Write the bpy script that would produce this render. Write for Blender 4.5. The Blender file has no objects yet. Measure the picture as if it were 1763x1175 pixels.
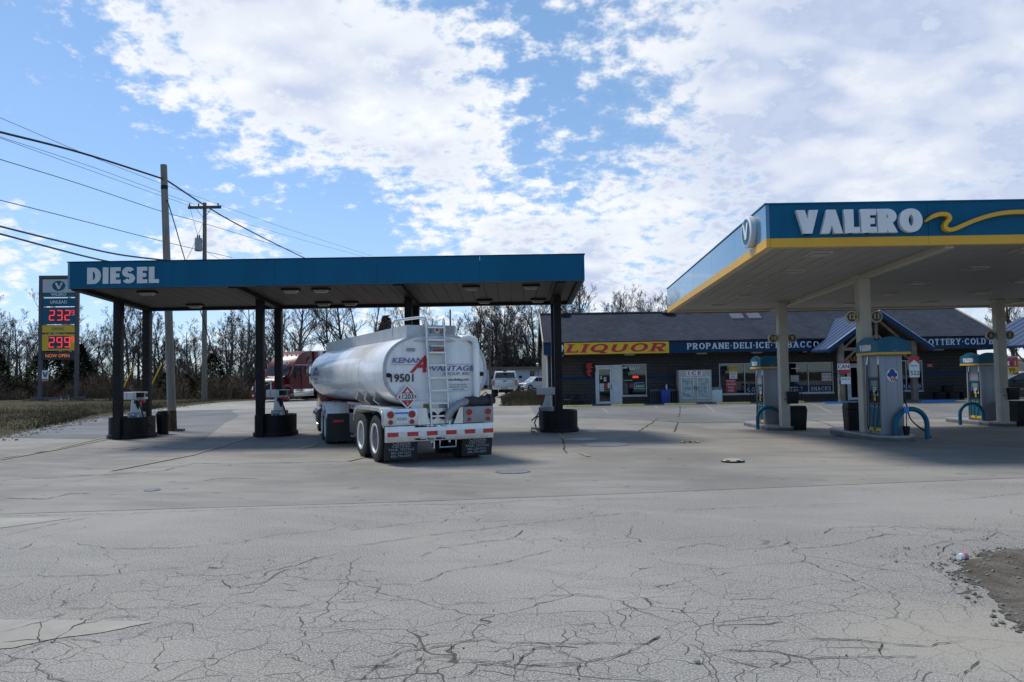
import bpy, bmesh, math, random
from mathutils import Vector, Matrix
S = bpy.context.scene
COL = S.collection
R = math.radians
PI = math.pi
RND = random.Random(7)

# ------------------------------------------------------------------ camera
cd = bpy.data.cameras.new('camera'); cam = bpy.data.objects.new('camera', cd); COL.objects.link(cam)
cd.sensor_width = 36.0; cd.lens = 1350.0 / 1763.0 * 36.0; cd.clip_start = 0.1; cd.clip_end = 6000
_p = math.atan(60.5 / 1350.0); _r = 0.016
_F = Vector((0, math.cos(_p), math.sin(_p))); _R0 = Vector((1, 0, 0)); _U0 = _R0.cross(_F)
_Rt = math.cos(_r) * _R0 - math.sin(_r) * _U0; _Up = math.sin(_r) * _R0 + math.cos(_r) * _U0
cam.matrix_world = Matrix(((_Rt.x, _Up.x, -_F.x, 0), (_Rt.y, _Up.y, -_F.y, 0), (_Rt.z, _Up.z, -_F.z, 1.8), (0, 0, 0, 1)))
S.camera = cam

# ------------------------------------------------------------------ world: daylight sky with broken cloud
SUN = Vector((-2.1, 1.6, 4.2)).normalized()
w = bpy.data.worlds.new('World'); S.world = w; w.use_nodes = True
nt = w.node_tree; N = nt.nodes; L = nt.links
for n in list(N): N.remove(n)
class NB:
    def __init__(s, nt): s.nt = nt
    def new(s, t, **k):
        n = s.nt.nodes.new(t)
        for a, b in k.items(): setattr(n, a, b)
        return n
    def put(s, sock, v):
        if isinstance(v, bpy.types.NodeSocket): s.nt.links.new(v, sock)
        elif v is not None: sock.default_value = v
    def math(s, op, a, b=None, c=None, clamp=False):
        n = s.new('ShaderNodeMath', operation=op, use_clamp=clamp)
        s.put(n.inputs[0], a); s.put(n.inputs[1], b); s.put(n.inputs[2], c)
        return n.outputs[0]
    def vmath(s, op, a, b=None, out=0):
        n = s.new('ShaderNodeVectorMath', operation=op)
        s.put(n.inputs[0], a)
        if b is not None: s.put(n.inputs[1], b)
        return n.outputs[out]
    def noise(s, vec, scale, detail=4, rough=.5, dist=0., out=0):
        n = s.new('ShaderNodeTexNoise')
        if vec is not None: s.put(n.inputs['Vector'], vec)
        n.inputs['Scale'].default_value = scale; n.inputs['Detail'].default_value = detail
        n.inputs['Roughness'].default_value = rough; n.inputs['Distortion'].default_value = dist
        return n.outputs[out]
    def sstep(s, v, a, b, lo=0., hi=1.):
        n = s.new('ShaderNodeMapRange', interpolation_type='SMOOTHSTEP')
        s.put(n.inputs['Value'], v); n.inputs['From Min'].default_value = a; n.inputs['From Max'].default_value = b
        n.inputs['To Min'].default_value = lo; n.inputs['To Max'].default_value = hi
        return n.outputs[0]
    def mix(s, f, a, b, mode='MIX'):
        n = s.new('ShaderNodeMix', data_type='RGBA', blend_type=mode)
        s.put(n.inputs[0], f)
        for i, v in ((6, a), (7, b)):
            if isinstance(v, bpy.types.NodeSocket): s.nt.links.new(v, n.inputs[i])
            else: n.inputs[i].default_value = (*v, 1) if len(v) == 3 else v
        return n.outputs[2]
    def vec(s, x, y, z):
        n = s.new('ShaderNodeCombineXYZ'); s.put(n.inputs[0], x); s.put(n.inputs[1], y); s.put(n.inputs[2], z); return n.outputs[0]
b = NB(nt)
sky = b.new('ShaderNodeTexSky', sky_type='NISHITA', sun_disc=False, sun_elevation=math.asin(SUN.z),
            sun_rotation=math.atan2(SUN.x, SUN.y), altitude=200, air_density=1.0, dust_density=0.15, ozone_density=1.6)
tc = b.new('ShaderNodeTexCoord')
dn = b.vmath('NORMALIZE', tc.outputs['Generated'])
sp = b.new('ShaderNodeSeparateXYZ'); L.new(dn, sp.inputs[0])
zz = b.math('ADD', b.math('MAXIMUM', sp.outputs[2], 0.0), 0.34)
px = b.math('DIVIDE', sp.outputs[0], zz); py = b.math('DIVIDE', sp.outputs[1], zz)
P = b.vec(px, py, 3.7)
n1 = b.noise(P, 2.6, 3, .55, .0)
n2 = b.noise(P, 17.0, 4, .62, .0)
n3 = b.noise(b.vmath('MULTIPLY', P, (.8, 1.2, 1)), 4.0, 2, .55, .0)
# large banks of cloud: direction, angular size, weight
BANKS = [((-0.34, 0.85, 0.40), .11, .22), ((-0.22, 0.88, 0.34), .13, .26), ((-0.13, 0.93, 0.29), .11, .24), ((-0.09, 0.94, 0.235), .055, .14),
         ((0.28, 0.87, 0.38), .10, .14), ((0.44, 0.85, 0.31), .17, .15), ((0.64, 0.70, 0.36), .30, .24), ((0.38, 0.92, 0.19), .14, .13),
         ((0.02, 0.98, 0.15), .09, .17), ((0.16, 0.97, 0.175), .07, .16), ((-0.56, 0.82, 0.13), .045, .22), ((-0.61, .79, .16), .05, .10),
         ((-0.362, 0.92, 0.165), .026, .28), ((-0.295, 0.94, 0.16), .024, .24), ((0.10, 0.99, .125), .022, .24), ((.18, .98, .10), .035, .24), ((-.36, .93, .075), .10, .10), ((-.10, .99, .07), .10, .12),
         ((-0.47, 0.83, 0.28), .13, -.16), ((-0.30, 0.93, 0.22), .08, -.12), ((0.04, 0.91, 0.385), .04, -.05), ((0.16, 0.975, 0.125), .03, -.20), ((.04, 1, .33), .075, -.055), ((.10, 1, .28), .06, -.06), ((.0, 1, .245), .06, -.05), ((-.12, 1, .215), .075, -.20), ((-.22, 1, .225), .06, -.20), ((.19, 1, .32), .04, -.07), ((-.28, 1, .15), .05, -.12), ((.0, 1, .165), .05, .10), ((.10, 1, .17), .05, .06), ((.06, 1, .115), .04, -.10)]
tot = 0.0
for d, sg, wt in BANKS:
    k = 1.0 / (sg * sg)
    e = b.math('EXPONENT', b.math('MULTIPLY_ADD', b.vmath('DOT_PRODUCT', dn, tuple(Vector(d).normalized()), out=1), k, -k))
    tot = b.math('MULTIPLY_ADD', e, wt, tot)
dens = b.math('ADD', b.math('ADD', b.math('MULTIPLY', n1, .34), b.math('SUBTRACT', b.math('MULTIPLY', n2, .92), .13)), tot)
right_ = b.sstep(b.vmath('DOT_PRODUCT', dn, tuple(Vector((.62, .70, .36)).normalized()), out=1), .80, .98)
mask = b.math('ADD', b.math('MULTIPLY', b.sstep(dens, .56, .78), b.math('SUBTRACT', 1.0, right_)), b.math('MULTIPLY', b.sstep(dens, .46, .80), right_))
grey = b.math('ADD', b.math('MULTIPLY', b.sstep(dens, .72, .96), b.sstep(n3, .36, .60)), b.math('MULTIPLY', right_, b.math('MULTIPLY_ADD', n3, 1.3, -.12)), clamp=True)
ccol = b.mix(grey, (6.15, 6.3, 6.5), (3.7, 4.2, 5.4))
ccol = b.mix(b.sstep(n2, .40, .62), b.mix(1.0, ccol, (.88, .91, .95), 'MULTIPLY'), ccol)
comp = b.vmath('DIVIDE', b.vmath('MULTIPLY', sky.outputs[0], (.97, 1.15, 1.03)), b.vmath('ADD', b.vmath('MULTIPLY', sky.outputs[0], (.10, .09, .02)), (1, 1, 1)))
blue = comp
final = b.mix(b.math('MULTIPLY', mask, .97), blue, ccol)
bg = b.new('ShaderNodeBackground'); L.new(final, bg.inputs[0]); bg.inputs[1].default_value = 0.14
ow = b.new('ShaderNodeOutputWorld'); L.new(bg.outputs[0], ow.inputs[0])

# ------------------------------------------------------------------ sun, exposure
w.cycles.sampling_method = 'MANUAL'; w.cycles.sample_map_resolution = 512
sd = bpy.data.lights.new('sun', 'SUN'); sd.energy = 2.8; sd.angle = R(15.0); sd.color = (1.0, .93, .82)
so = bpy.data.objects.new('sun', sd); COL.objects.link(so); so.rotation_euler = (-SUN).to_track_quat('-Z', 'Y').to_euler()
so.location = SUN * 60
S.cycles.max_bounces = 6; S.cycles.diffuse_bounces = 3; S.cycles.glossy_bounces = 3; S.cycles.transparent_max_bounces = 8; S.cycles.transmission_bounces = 2
S.cycles.caustics_reflective = False; S.cycles.caustics_refractive = False
S.view_settings.view_transform = 'Standard'; S.view_settings.look = 'None'
S.view_settings.exposure = 0.2; S.view_settings.gamma = 1.0; S.view_settings.use_curve_mapping = False

# ------------------------------------------------------------------ mesh helpers
class MB:
    def __init__(s): s.v = []; s.f = []
    def add(s, vs, fs):
        o = len(s.v); s.v += [tuple(x) for x in vs]; s.f += [tuple(i + o for i in q) for q in fs]; return s
    def hexa(s, a, c):
        return s.add(list(a) + list(c), [(3, 2, 1, 0), (4, 5, 6, 7), (0, 1, 5, 4), (1, 2, 6, 5), (2, 3, 7, 6), (3, 0, 4, 7)])
    def box(s, x0, y0, z0, x1, y1, z1):
        return s.hexa([(x0, y0, z0), (x1, y0, z0), (x1, y1, z0), (x0, y1, z0)], [(x0, y0, z1), (x1, y0, z1), (x1, y1, z1), (x0, y1, z1)])
    def bar(s, p, q, w, h, up=(0, 0, 1)):
        p = Vector(p); q = Vector(q); d = (q - p).normalized(); u = Vector(up)
        if abs(d.dot(u)) > .98: u = Vector((0, 1, 0))
        a = d.cross(u).normalized() * w / 2; c = a.normalized().cross(d) * h / 2
        return s.hexa([p - a - c, p + a - c, p + a + c, p - a + c], [q - a - c, q + a - c, q + a + c, q - a + c])
    def prism(s, poly, axis, a, c):
        n = len(poly)
        f = {'x': lambda p, t: (t, p[0], p[1]), 'y': lambda p, t: (p[0], t, p[1]), 'z': lambda p, t: (p[0], p[1], t)}[axis]
        return s.add([f(p, a) for p in poly] + [f(p, c) for p in poly],
                     [tuple(range(n))[::-1], tuple(range(n, 2 * n))] + [(i, (i + 1) % n, n + (i + 1) % n, n + i) for i in range(n)])
    def tube(s, pts, r, n=8, caps=True):
        pts = [Vector(p) for p in pts]; m = len(pts); rs = r if isinstance(r, (list, tuple)) else [r] * m
        vs = []; fs = []; a = None
        for i, p in enumerate(pts):
            d = (pts[min(i + 1, m - 1)] - pts[max(i - 1, 0)])
            d = d.normalized() if d.length > 1e-9 else Vector((0, 0, 1))
            if a is None:
                u = Vector((0, 0, 1)) if abs(d.z) < .9 else Vector((1, 0, 0)); a = d.cross(u).normalized()
            else:
                a = (a - d * a.dot(d)); a = a.normalized() if a.length > 1e-6 else d.orthogonal().normalized()
            c = d.cross(a)
            for k in range(n):
                t = 2 * PI * k / n; vs.append(p + (a * math.cos(t) + c * math.sin(t)) * rs[i])
        for i in range(m - 1):
            for k in range(n):
                k2 = (k + 1) % n; fs.append((i * n + k, i * n + k2, (i + 1) * n + k2, (i + 1) * n + k))
        if caps: fs += [tuple(range(n))[::-1], tuple(range((m - 1) * n, m * n))]
        return s.add(vs, fs)
    def lathe(s, prof, c=(0, 0, 0), axis='z', n=24, a0=0., a1=2 * PI):
        full = abs(a1 - a0 - 2 * PI) < 1e-6; m = n if full else n + 1; vs = []; fs = []
        for r, h in prof:
            for k in range(m):
                t = a0 + (a1 - a0) * k / n; x = r * math.cos(t); y = r * math.sin(t)
                q = {'z': (x, y, h), 'x': (h, x, y), 'y': (x, h, y)}[axis]
                vs.append((q[0] + c[0], q[1] + c[1], q[2] + c[2]))
        for i in range(len(prof) - 1):
            for k in range(n):
                k2 = (k + 1) % m; fs.append((i * m + k, i * m + k2, (i + 1) * m + k2, (i + 1) * m + k))
        if full:
            if prof[0][0] > 1e-5: fs.append(tuple(range(m))[::-1])
            if prof[-1][0] > 1e-5: fs.append(tuple(range((len(prof) - 1) * m, len(prof) * m)))
        return s.add(vs, fs)
    def cyl(s, p, q, r, n=12, r2=None): return s.tube([p, q], [r, r if r2 is None else r2], n)
    def disc(s, c, rx, ry, y, d=.01, n=24):     # a disc in the xz plane, front at y
        return s.prism([(c[0] + rx * math.cos(2 * PI * k / n), c[1] + ry * math.sin(2 * PI * k / n)) for k in range(n)], 'y', y, y + d)
    def loft(s, secs, caps=True):
        n = len(secs[0]); vs = [p for q in secs for p in q]; fs = []
        for i in range(len(secs) - 1):
            for k in range(n):
                k2 = (k + 1) % n; fs.append((i * n + k, i * n + k2, (i + 1) * n + k2, (i + 1) * n + k))
        if caps: fs += [tuple(range(n))[::-1], tuple(range((len(secs) - 1) * n, len(secs) * n))]
        return s.add(vs, fs)
    def xf(s, M): s.v = [tuple(M @ Vector(p)) for p in s.v]; return s
    def mesh(s, name, smooth=False, bevel=0, recalc=True, ang=35):
        me = bpy.data.meshes.new(name); me.from_pydata(s.v, [], s.f)
        if recalc or bevel:
            bm = bmesh.new(); bm.from_mesh(me)
            if bevel:
                bmesh.ops.remove_doubles(bm, verts=bm.verts, dist=1e-5)
            if recalc: bmesh.ops.recalc_face_normals(bm, faces=bm.faces)
            if bevel:
                es = [e for e in bm.edges if len(e.link_faces) == 2 and e.calc_face_angle(0) > R(25)]
                bmesh.ops.bevel(bm, geom=es, offset=bevel, segments=2, profile=.6, affect='EDGES', clamp_overlap=True)
            bm.to_mesh(me); bm.free()
        if smooth or bevel:
            me.polygons.foreach_set('use_smooth', [True] * len(me.polygons)); me.set_sharp_from_angle(angle=R(ang))
        return me
    def build(s, name, mat, parent=None, smooth=False, bevel=0, recalc=True, ang=35):
        return link(name, s.mesh(name, smooth, bevel, recalc, ang), mat, parent)
def link(name, me, mat=None, parent=None):
    o = bpy.data.objects.new(name, me)
    if mat is not None:
        me.materials.clear(); me.materials.append(mat)
    COL.objects.link(o)
    if parent is not None: o.parent = parent
    return o
def tag(o, label, cat, group=None, kind=None):
    if label: o['label'] = label
    if cat: o['category'] = cat
    if group: o['group'] = group
    if kind: o['kind'] = kind
    return o
def struct(o): o['kind'] = 'structure'; return o
def thing(name, label, cat, loc=(0, 0, 0), rz=0, group=None):
    o = bpy.data.objects.new(name, None); COL.objects.link(o); o.empty_display_size = .2
    o.location = loc; o.rotation_euler = (0, 0, rz); return tag(o, label, cat, group)
def copy_tree(o, parent=None):
    c = o.copy(); COL.objects.link(c)
    if parent is not None: c.parent = parent
    for ch in list(KIDS.get(o.name, [])) or list(o.children): copy_tree(ch, c)
    return c
KIDS = {}
def dup(o, label, loc, rz=0, scale=None):
    c = copy_tree(o); c['label'] = label; c.location = loc; c.rotation_euler = (0, 0, rz)
    if scale: c.scale = (scale,) * 3
    return c

# ------------------------------------------------------------------ materials
MATS = {}
def mat(name, col, rough=.6, metal=0., var=.12, scale=3., bump=0., bscale=60., dirt=None, dcol=(.06, .05, .04), spec=.5, coat=0., stretch=None):
    if name in MATS: return MATS[name]
    m = bpy.data.materials.new(name); m.use_nodes = True; MATS[name] = m
    q = NB(m.node_tree); pb = m.node_tree.nodes['Principled BSDF']
    pb.inputs['Roughness'].default_value = rough; pb.inputs['Metallic'].default_value = metal
    pb.inputs['Specular IOR Level'].default_value = spec; pb.inputs['Coat Weight'].default_value = coat
    co = q.new('ShaderNodeTexCoord').outputs['Object']
    if stretch:
        co = q.vmath('MULTIPLY', co, stretch)
    n = q.noise(co, scale, 5, .6)
    lo = tuple(c * (1 - var) for c in col); hi = tuple(min(1, c * (1 + var)) for c in col)
    c = q.mix(q.sstep(n, .3, .7), lo, hi)
    if dirt:
        n2 = q.noise(co, scale * 2.7, 6, .65, .4)
        c = q.mix(q.math('MULTIPLY', q.sstep(n2, .52, .75), dirt), c, dcol)
    m.node_tree.links.new(c, pb.inputs['Base Color'])
    r = q.math('ADD', q.math('MULTIPLY', n, .16), rough - .08)
    m.node_tree.links.new(r, pb.inputs['Roughness'])
    if bump:
        bn = q.new('ShaderNodeBump'); bn.inputs['Strength'].default_value = bump; bn.inputs['Distance'].default_value = .01
        q.put(bn.inputs['Height'], q.noise(co, bscale, 4, .6)); m.node_tree.links.new(bn.outputs[0], pb.inputs['Normal'])
    return m
def emis(name, col, st):
    if name in MATS: return MATS[name]
    m = bpy.data.materials.new(name); m.use_nodes = True; MATS[name] = m; pb = m.node_tree.nodes['Principled BSDF']
    pb.inputs['Base Color'].default_value = (*[c * .3 for c in col], 1); pb.inputs['Emission Color'].default_value = (*col, 1); pb.inputs['Emission Strength'].default_value = st
    return m
def glass(name, tint=(.02, .025, .03), rough=.04):
    if name in MATS: return MATS[name]
    m = bpy.data.materials.new(name); m.use_nodes = True; MATS[name] = m; pb = m.node_tree.nodes['Principled BSDF']
    pb.inputs['Base Color'].default_value = (*tint, 1); pb.inputs['Roughness'].default_value = rough; pb.inputs['Specular IOR Level'].default_value = .7
    return m
def pane(name='window_pane'):
    if name in MATS: return MATS[name]
    m = bpy.data.materials.new(name); m.use_nodes = True; MATS[name] = m; t = m.node_tree; q = NB(t)
    for n in list(t.nodes): t.nodes.remove(n)
    g = q.new('ShaderNodeBsdfGlossy'); g.inputs['Roughness'].default_value = .02; g.inputs['Color'].default_value = (.9, .95, 1, 1)
    tr = q.new('ShaderNodeBsdfTransparent'); tr.inputs['Color'].default_value = (.55, .62, .66, 1)
    lw = q.new('ShaderNodeLayerWeight'); lw.inputs['Blend'].default_value = .35
    mx = q.new('ShaderNodeMixShader'); q.put(mx.inputs[0], q.math('ADD', q.math('MULTIPLY', lw.outputs['Fresnel'], .7), .03))
    t.links.new(tr.outputs[0], mx.inputs[1]); t.links.new(g.outputs[0], mx.inputs[2])
    o = q.new('ShaderNodeOutputMaterial'); t.links.new(mx.outputs[0], o.inputs[0]); return m

BLUE = mat('canopy_blue', (.003, .105, .205), .42, var=.10, scale=1.2, dirt=.35, dcol=(.004, .075, .15), spec=.14, stretch=(1, 1, .25))
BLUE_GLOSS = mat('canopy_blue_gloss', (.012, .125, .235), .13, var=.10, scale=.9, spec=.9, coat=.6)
YEL = mat('canopy_yellow', (.72, .38, .015), .42, var=.05, scale=1.5, dirt=.2, dcol=(.4, .22, .05))
WHITE = mat('white_paint', (.72, .73, .74), .42, var=.06, dirt=.2, dcol=(.45, .44, .42))
CREAM = mat('cream_paint', (.50, .47, .40), .5, spec=.25, var=.07, scale=1.4, dirt=.3, dcol=(.34, .31, .26))
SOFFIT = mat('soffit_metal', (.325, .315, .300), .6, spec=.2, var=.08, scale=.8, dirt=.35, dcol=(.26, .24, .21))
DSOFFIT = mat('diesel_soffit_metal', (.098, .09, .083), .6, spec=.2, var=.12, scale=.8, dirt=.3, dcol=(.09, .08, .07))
BROWN = mat('dark_bronze_paint', (.020, .0195, .021), .55, spec=.15, var=.2, scale=2.5, dirt=.35, dcol=(.06, .055, .05))
BLACK = mat('black_plastic', (.012, .012, .013), .5, spec=.25, var=.2)
RUBBER = mat('tyre_rubber', (.018, .018, .019), .78, var=.3, scale=8, dirt=.4, dcol=(.05, .047, .043), bump=.2)
GREY = mat('grey_metal', (.30, .31, .33), .42, metal=.3, var=.1, scale=3, dirt=.3, dcol=(.2, .19, .18))
ALU = mat('brushed_aluminium', (.62, .63, .65), .34, metal=.85, var=.1, scale=4, dirt=.35, dcol=(.3, .29, .27))
CHROME = mat('chrome', (.75, .76, .78), .14, metal=1., var=.06)
RED = mat('truck_red', (.22, .008, .014), .22, var=.08, scale=1.5, coat=.5)
MAROON = mat('truck_maroon', (.105, .004, .012), .35, var=.1, scale=1.2, coat=.1, spec=.3)
SIGNRED = mat('sign_red', (.5, .02, .03), .4, var=.08)
LAMP = mat('tail_lamp_red', (.38, .012, .012), .2, var=.05)
TEAL = mat('pump_teal', (.006, .115, .195), .4, spec=.25, var=.08, scale=3, dirt=.3, dcol=(.05, .1, .13))
STEEL = mat('pump_silver', (.27, .29, .33), .42, metal=.3, var=.07, scale=2, dirt=.25, dcol=(.28, .28, .29), stretch=(3, 3, .4))
CONC = mat('kerb_concrete', (.135, .13, .122), .85, var=.2, scale=3, dirt=.5, dcol=(.10, .095, .09), bump=.4)
WOOD = mat('weathered_pole_wood', (.25, .225, .195), .85, var=.25, scale=2, stretch=(14, 14, .5), dirt=.5, dcol=(.10, .09, .08), bump=.5, bscale=20)
DARKWOOD = mat('dark_pole_wood', (.10, .088, .075), .85, var=.3, scale=2, stretch=(12, 12, .6), dirt=.4, bump=.4, bscale=20)
CABLE = mat('cable_black', (.012, .012, .013), .6)
WIRE = mat('wire_grey', (.08, .08, .085), .5)
BLUEPAINT = mat('handicap_blue_paint', (.03, .24, .70), .55, var=.12, scale=5, dirt=.4, dcol=(.10, .18, .3))
YPAINT = mat('kerb_yellow_paint', (.78, .64, .20), .6, var=.12, scale=5, dirt=.3, dcol=(.3, .26, .14))
PAPER = mat('paper_white', (.75, .76, .77), .6, var=.05)
INK = mat('ink_black', (.015, .015, .018), .5)
INKBLUE = mat('ink_blue', (.02, .05, .28), .5)
INKGREY = mat('ink_grey', (.33, .33, .34), .5)
YSIGN = mat('sign_yellow', (.78, .46, .02), .42, var=.06, dirt=.2, dcol=(.5, .33, .06))
NAVY = mat('store_blue', (.004, .034, .088), .45, spec=.2, var=.1, scale=.8, dirt=.2, dcol=(.02, .05, .12))
GLASSD = glass('dark_glass')
PANE = pane()
# ------------------------------------------------------------------ measured ground marks and wire runs (metres)
CRACKS = [('j',[(-9.61,14.75),(-8.94,14.98),(-8.35,15.32),(-7.45,15.61),(-7.04,15.94),(-7.01,17.31),(-6.06,16.96),(-3.62,17.24)]),('j',[(-7.05,10.82),(-5.44,10.84),(-4.02,11.01),(-2.34,11.11),(-1.74,11.18),(-0.53,11.19),(0.18,11.39),(2.27,11.46)]),('c',[(-3.61,6.35),(-3.24,6.31),(-2.92,6.34),(-2.63,6.28),(-2.4,6.34),(-2.27,6.45),(-1.87,6.28),(-1.35,6.38),(-1.1,6.46),(-0.78,6.4)]),('j',[(-6.12,9.41),(-6.0,9.59),(-5.96,9.85),(-5.86,10.25),(-5.72,10.54)]),('j',[(-3.75,5.77),(-3.66,5.99),(-3.59,6.03),(-3.58,6.15),(-3.52,6.23)]),('c',[(-4.8,7.39),(-4.33,7.44),(-3.83,7.44),(-3.6,7.59),(-3.23,7.7)]),('c',[(-4.93,8.88),(-4.51,8.63),(-4.08,8.55),(-3.62,8.56),(-3.09,8.78),(-2.75,9.23),(-2.21,9.41),(-2.07,9.81)]),('c',[(-2.66,7.18),(-2.48,6.88),(-2.23,7.04),(-2.14,7.46),(-1.93,7.53)]),('c',[(-3.3,5.08),(-3.27,5.25),(-3.24,5.5),(-3.29,5.87),(-3.29,6.13),(-3.24,6.31)]),('c',[(-3.61,6.04),(-3.25,5.54),(-3.44,5.55),(-3.58,5.52)]),('c',[(-3.29,5.87),(-3.16,5.97),(-3.05,6.12),(-2.81,6.08)]),('c',[(-3.2,5.63),(-2.87,5.53),(-2.69,5.65),(-2.57,5.94),(-2.42,5.88),(-2.35,5.68)]),('c',[(-8.06,12.48),(-7.3,12.29),(-7.21,12.84),(-6.86,12.85)]),('c',[(-7.57,14.39),(-7.14,14.4)]),('c',[(-12.0,21.45),(-10.79,21.5),(-10.22,21.92),(-8.72,20.89)]),('c',[(-5.6,14.15),(-5.51,14.44),(-5.12,14.54),(-4.58,14.35)]),('c',[(-0.44,5.37),(-0.21,5.42),(-0.12,5.38),(0.31,5.38),(0.53,5.39),(0.86,5.32),(0.97,5.48)]),('c',[(0.97,5.48),(0.72,5.15),(0.53,5.01),(0.4,4.98),(0.1,4.94),(-0.11,4.74)]),('c',[(0.4,4.98),(0.37,4.77)]),('c',[(-1.05,4.97),(-0.88,5.0),(-0.78,4.97),(-0.62,5.08),(-0.49,5.13),(-0.31,5.06),(-0.02,4.96),(0.11,5.26),(0.31,5.25)]),('c',[(-0.93,4.74),(-0.86,5.01),(-0.74,5.22),(-0.44,5.35),(-0.4,5.16),(-0.5,5.09)]),('c',[(-0.33,4.8),(-0.25,4.97),(-0.05,5.07),(-0.03,5.23),(0.17,5.26)]),('c',[(-0.83,6.99),(-0.69,7.32),(-0.48,7.47),(-0.08,7.7),(0.41,8.14)]),('c',[(-0.51,6.31),(-0.14,6.31),(0.21,6.49),(0.53,6.54),(0.77,6.44)]),('c',[(-1.79,8.5),(-1.53,8.59),(-1.3,8.79),(-0.68,9.16),(-0.01,9.56),(1.03,10.05),(1.62,10.31)]),('c',[(-0.83,8.33),(-0.52,8.51),(-0.08,8.74),(0.09,9.23)]),('c',[(-1.98,9.39),(-1.55,9.63),(-0.98,9.89)]),('c',[(0.23,5.21),(0.34,5.11),(0.4,5.0)]),('c',[(1.65,8.15),(2.03,8.38),(2.29,8.07),(2.66,8.14),(2.93,8.42)]),('c',[(2.79,8.01),(3.03,8.08),(3.55,8.32),(4.04,8.67),(4.31,8.65),(4.55,8.46)]),('c',[(4.11,8.04),(4.44,8.25),(4.96,8.37),(5.28,8.66),(5.56,8.66)]),('c',[(1.64,5.34),(2.25,5.33),(2.46,5.24),(2.68,5.17),(2.97,5.27)]),('c',[(1.31,5.19),(1.57,5.16),(1.67,5.13),(1.76,5.03),(1.83,4.97),(2.07,5.0),(2.52,5.01)]),('c',[(1.29,5.01),(1.33,4.92),(1.62,4.91),(1.81,4.96)]),('c',[(2.28,5.01),(2.43,5.24)]),('c',[(2.59,4.64),(2.76,4.8),(2.88,4.89)]),('c',[(3.42,8.77),(3.7,9.06),(4.3,9.07),(4.63,8.96),(5.14,8.82)]),('c',[(4.07,7.64),(4.29,7.95),(4.54,8.19)]),('c',[(5.84,10.86),(6.65,11.12),(7.3,11.33)]),('c',[(2.12,10.43),(3.23,10.54),(4.02,10.64),(4.83,10.78)]),('j',[(5.18,25.33),(9.18,43.07)]),('c',[(3.99,25.06),(5.27,30.22),(6.66,35.87)]),('c',[(12.65,33.84),(12.3,31.06),(11.62,28.07)]),('j',[(11.97,20.41),(11.55,17.84)]),('j',[(12.55,20.88),(13.52,20.88)]),('j',[(1.2,18.05),(1.54,24.83)])]
DIRT = [(3.86,7.06),(4.08,7.32),(4.33,7.54),(4.6,7.74),(4.87,7.84),(5.24,7.92),(6.02,7.47),(3.81,4.34),(3.65,4.97),(3.48,5.24),(3.44,5.4),(3.47,5.57),(3.63,5.94),(3.75,6.24),(3.83,6.54),(3.84,6.8)]
WIRES = [('thick',0.035,[(-13.46,18,8.1),(-13.81,21,8.64),(-13.36,24.2,8.98),(-12.69,28.5,9.23)]),('thick',0.035,[(-12.65,28.5,9.23),(-15.0,42,10.38),(-15.92,60,11.17),(-15.18,85,11.58)]),('thin',0.02,[(-26.72,38,15.59),(-26.31,40,15.58),(-26.24,51,16.16),(-24.57,65,16.61),(-23.44,83,17.77),(-20.49,115,19.85)]),('thin',0.02,[(-26.7,38,14.58),(-26.29,40,14.58),(-26.47,50,15.55),(-26.32,65,16.54)]),('thin',0.02,[(-26.7,38,14.46),(-26.29,40,14.52),(-27.22,50,15.56),(-26.81,65,16.5),(-25.57,86,17.98),(-20.5,115,19.42)]),('mid',0.02,[(-21.06,30,10.95),(-21.02,32,11.08),(-20.96,38,11.51),(-20.55,46,11.85),(-21.49,55,12.89),(-24.09,90,16.33)]),('mid',0.02,[(-21.04,30,9.25),(-21.0,32,9.38),(-20.95,38,9.73),(-20.37,46,10.04),(-21.42,60,11.26)]),('mid',0.03,[(-14.02,20,6.08),(-14.1,21.5,6.16),(-13.94,24,6.19),(-13.41,26.5,6.16),(-12.53,28.5,6.22)]),('mid',0.03,[(-14.01,20,5.86),(-14.1,21.5,5.95),(-13.94,24,5.92),(-13.84,26,5.93),(-13.86,28,6.02)]),('guy',0.02,[(-12.52,28.4,8.43),(-12.88,30,7.67),(-13.36,32,6.75),(-13.39,36,1.96)]),('thin',0.02,[(-25.42,64.7,15.24),(-20.46,50,10.25),(-19.08,45,8.06),(-17.7,40,4.69)]),('thin',0.02,[(-25.29,65,12.52),(-25.78,70,12.53),(-26.78,80,12.82)]),('thin',0.02,[(-16.09,90,9.27),(-10.27,86,8.22),(-5.05,84,7.92),(1.82,52,5.74)]),('thin',0.02,[(-22.63,95,10.48),(-16.09,90,9.14)])]
LIDS = [((4.41,15.89),'cap',0.28),((4.6,20.56),'yd',0.2),((0.41,26.16),'x',0),((2.36,20.28),'lid',0.55),((1.88,22.04),'lid',0.4),((-0.03,14.84),'lid',0.3),((-6.01,13.1),'lid',0.12)]
LINES = [[(-8.32,25.22),(-7.8,19.08),(-8.16,16.0)],[(-12.86,24.96),(-12.31,21.01),(-12.47,19.12)],[(-13.35,25.77),(-12.29,20.23),(-12.18,18.69)],[(-10.21,21.49),(-10.16,20.82)],[(-10.04,22.18),(-10.01,21.81)],[(-5.54,21.19),(-5.49,20.34)],[(-5.48,22.09),(-5.4,20.65)],[(-3.31,18.37),(-3.6,17.17)],[(1.42,24.36),(1.44,21.54)],[(1.55,18.13),(1.64,17.34)],[(-7.99,26.15),(-7.79,29.0)],[(4.73,41.72),(4.53,37.76)],[(10.94,44.93),(9.7,37.79)],[(16.9,45.06),(14.77,36.54)],[(7.88,43.62),(7.52,40.65)],[(13.88,44.54),(12.79,40.04)],[(21.08,42.18),(19.13,36.16)],[(1.67,42.91),(1.68,37.55)]]
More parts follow.
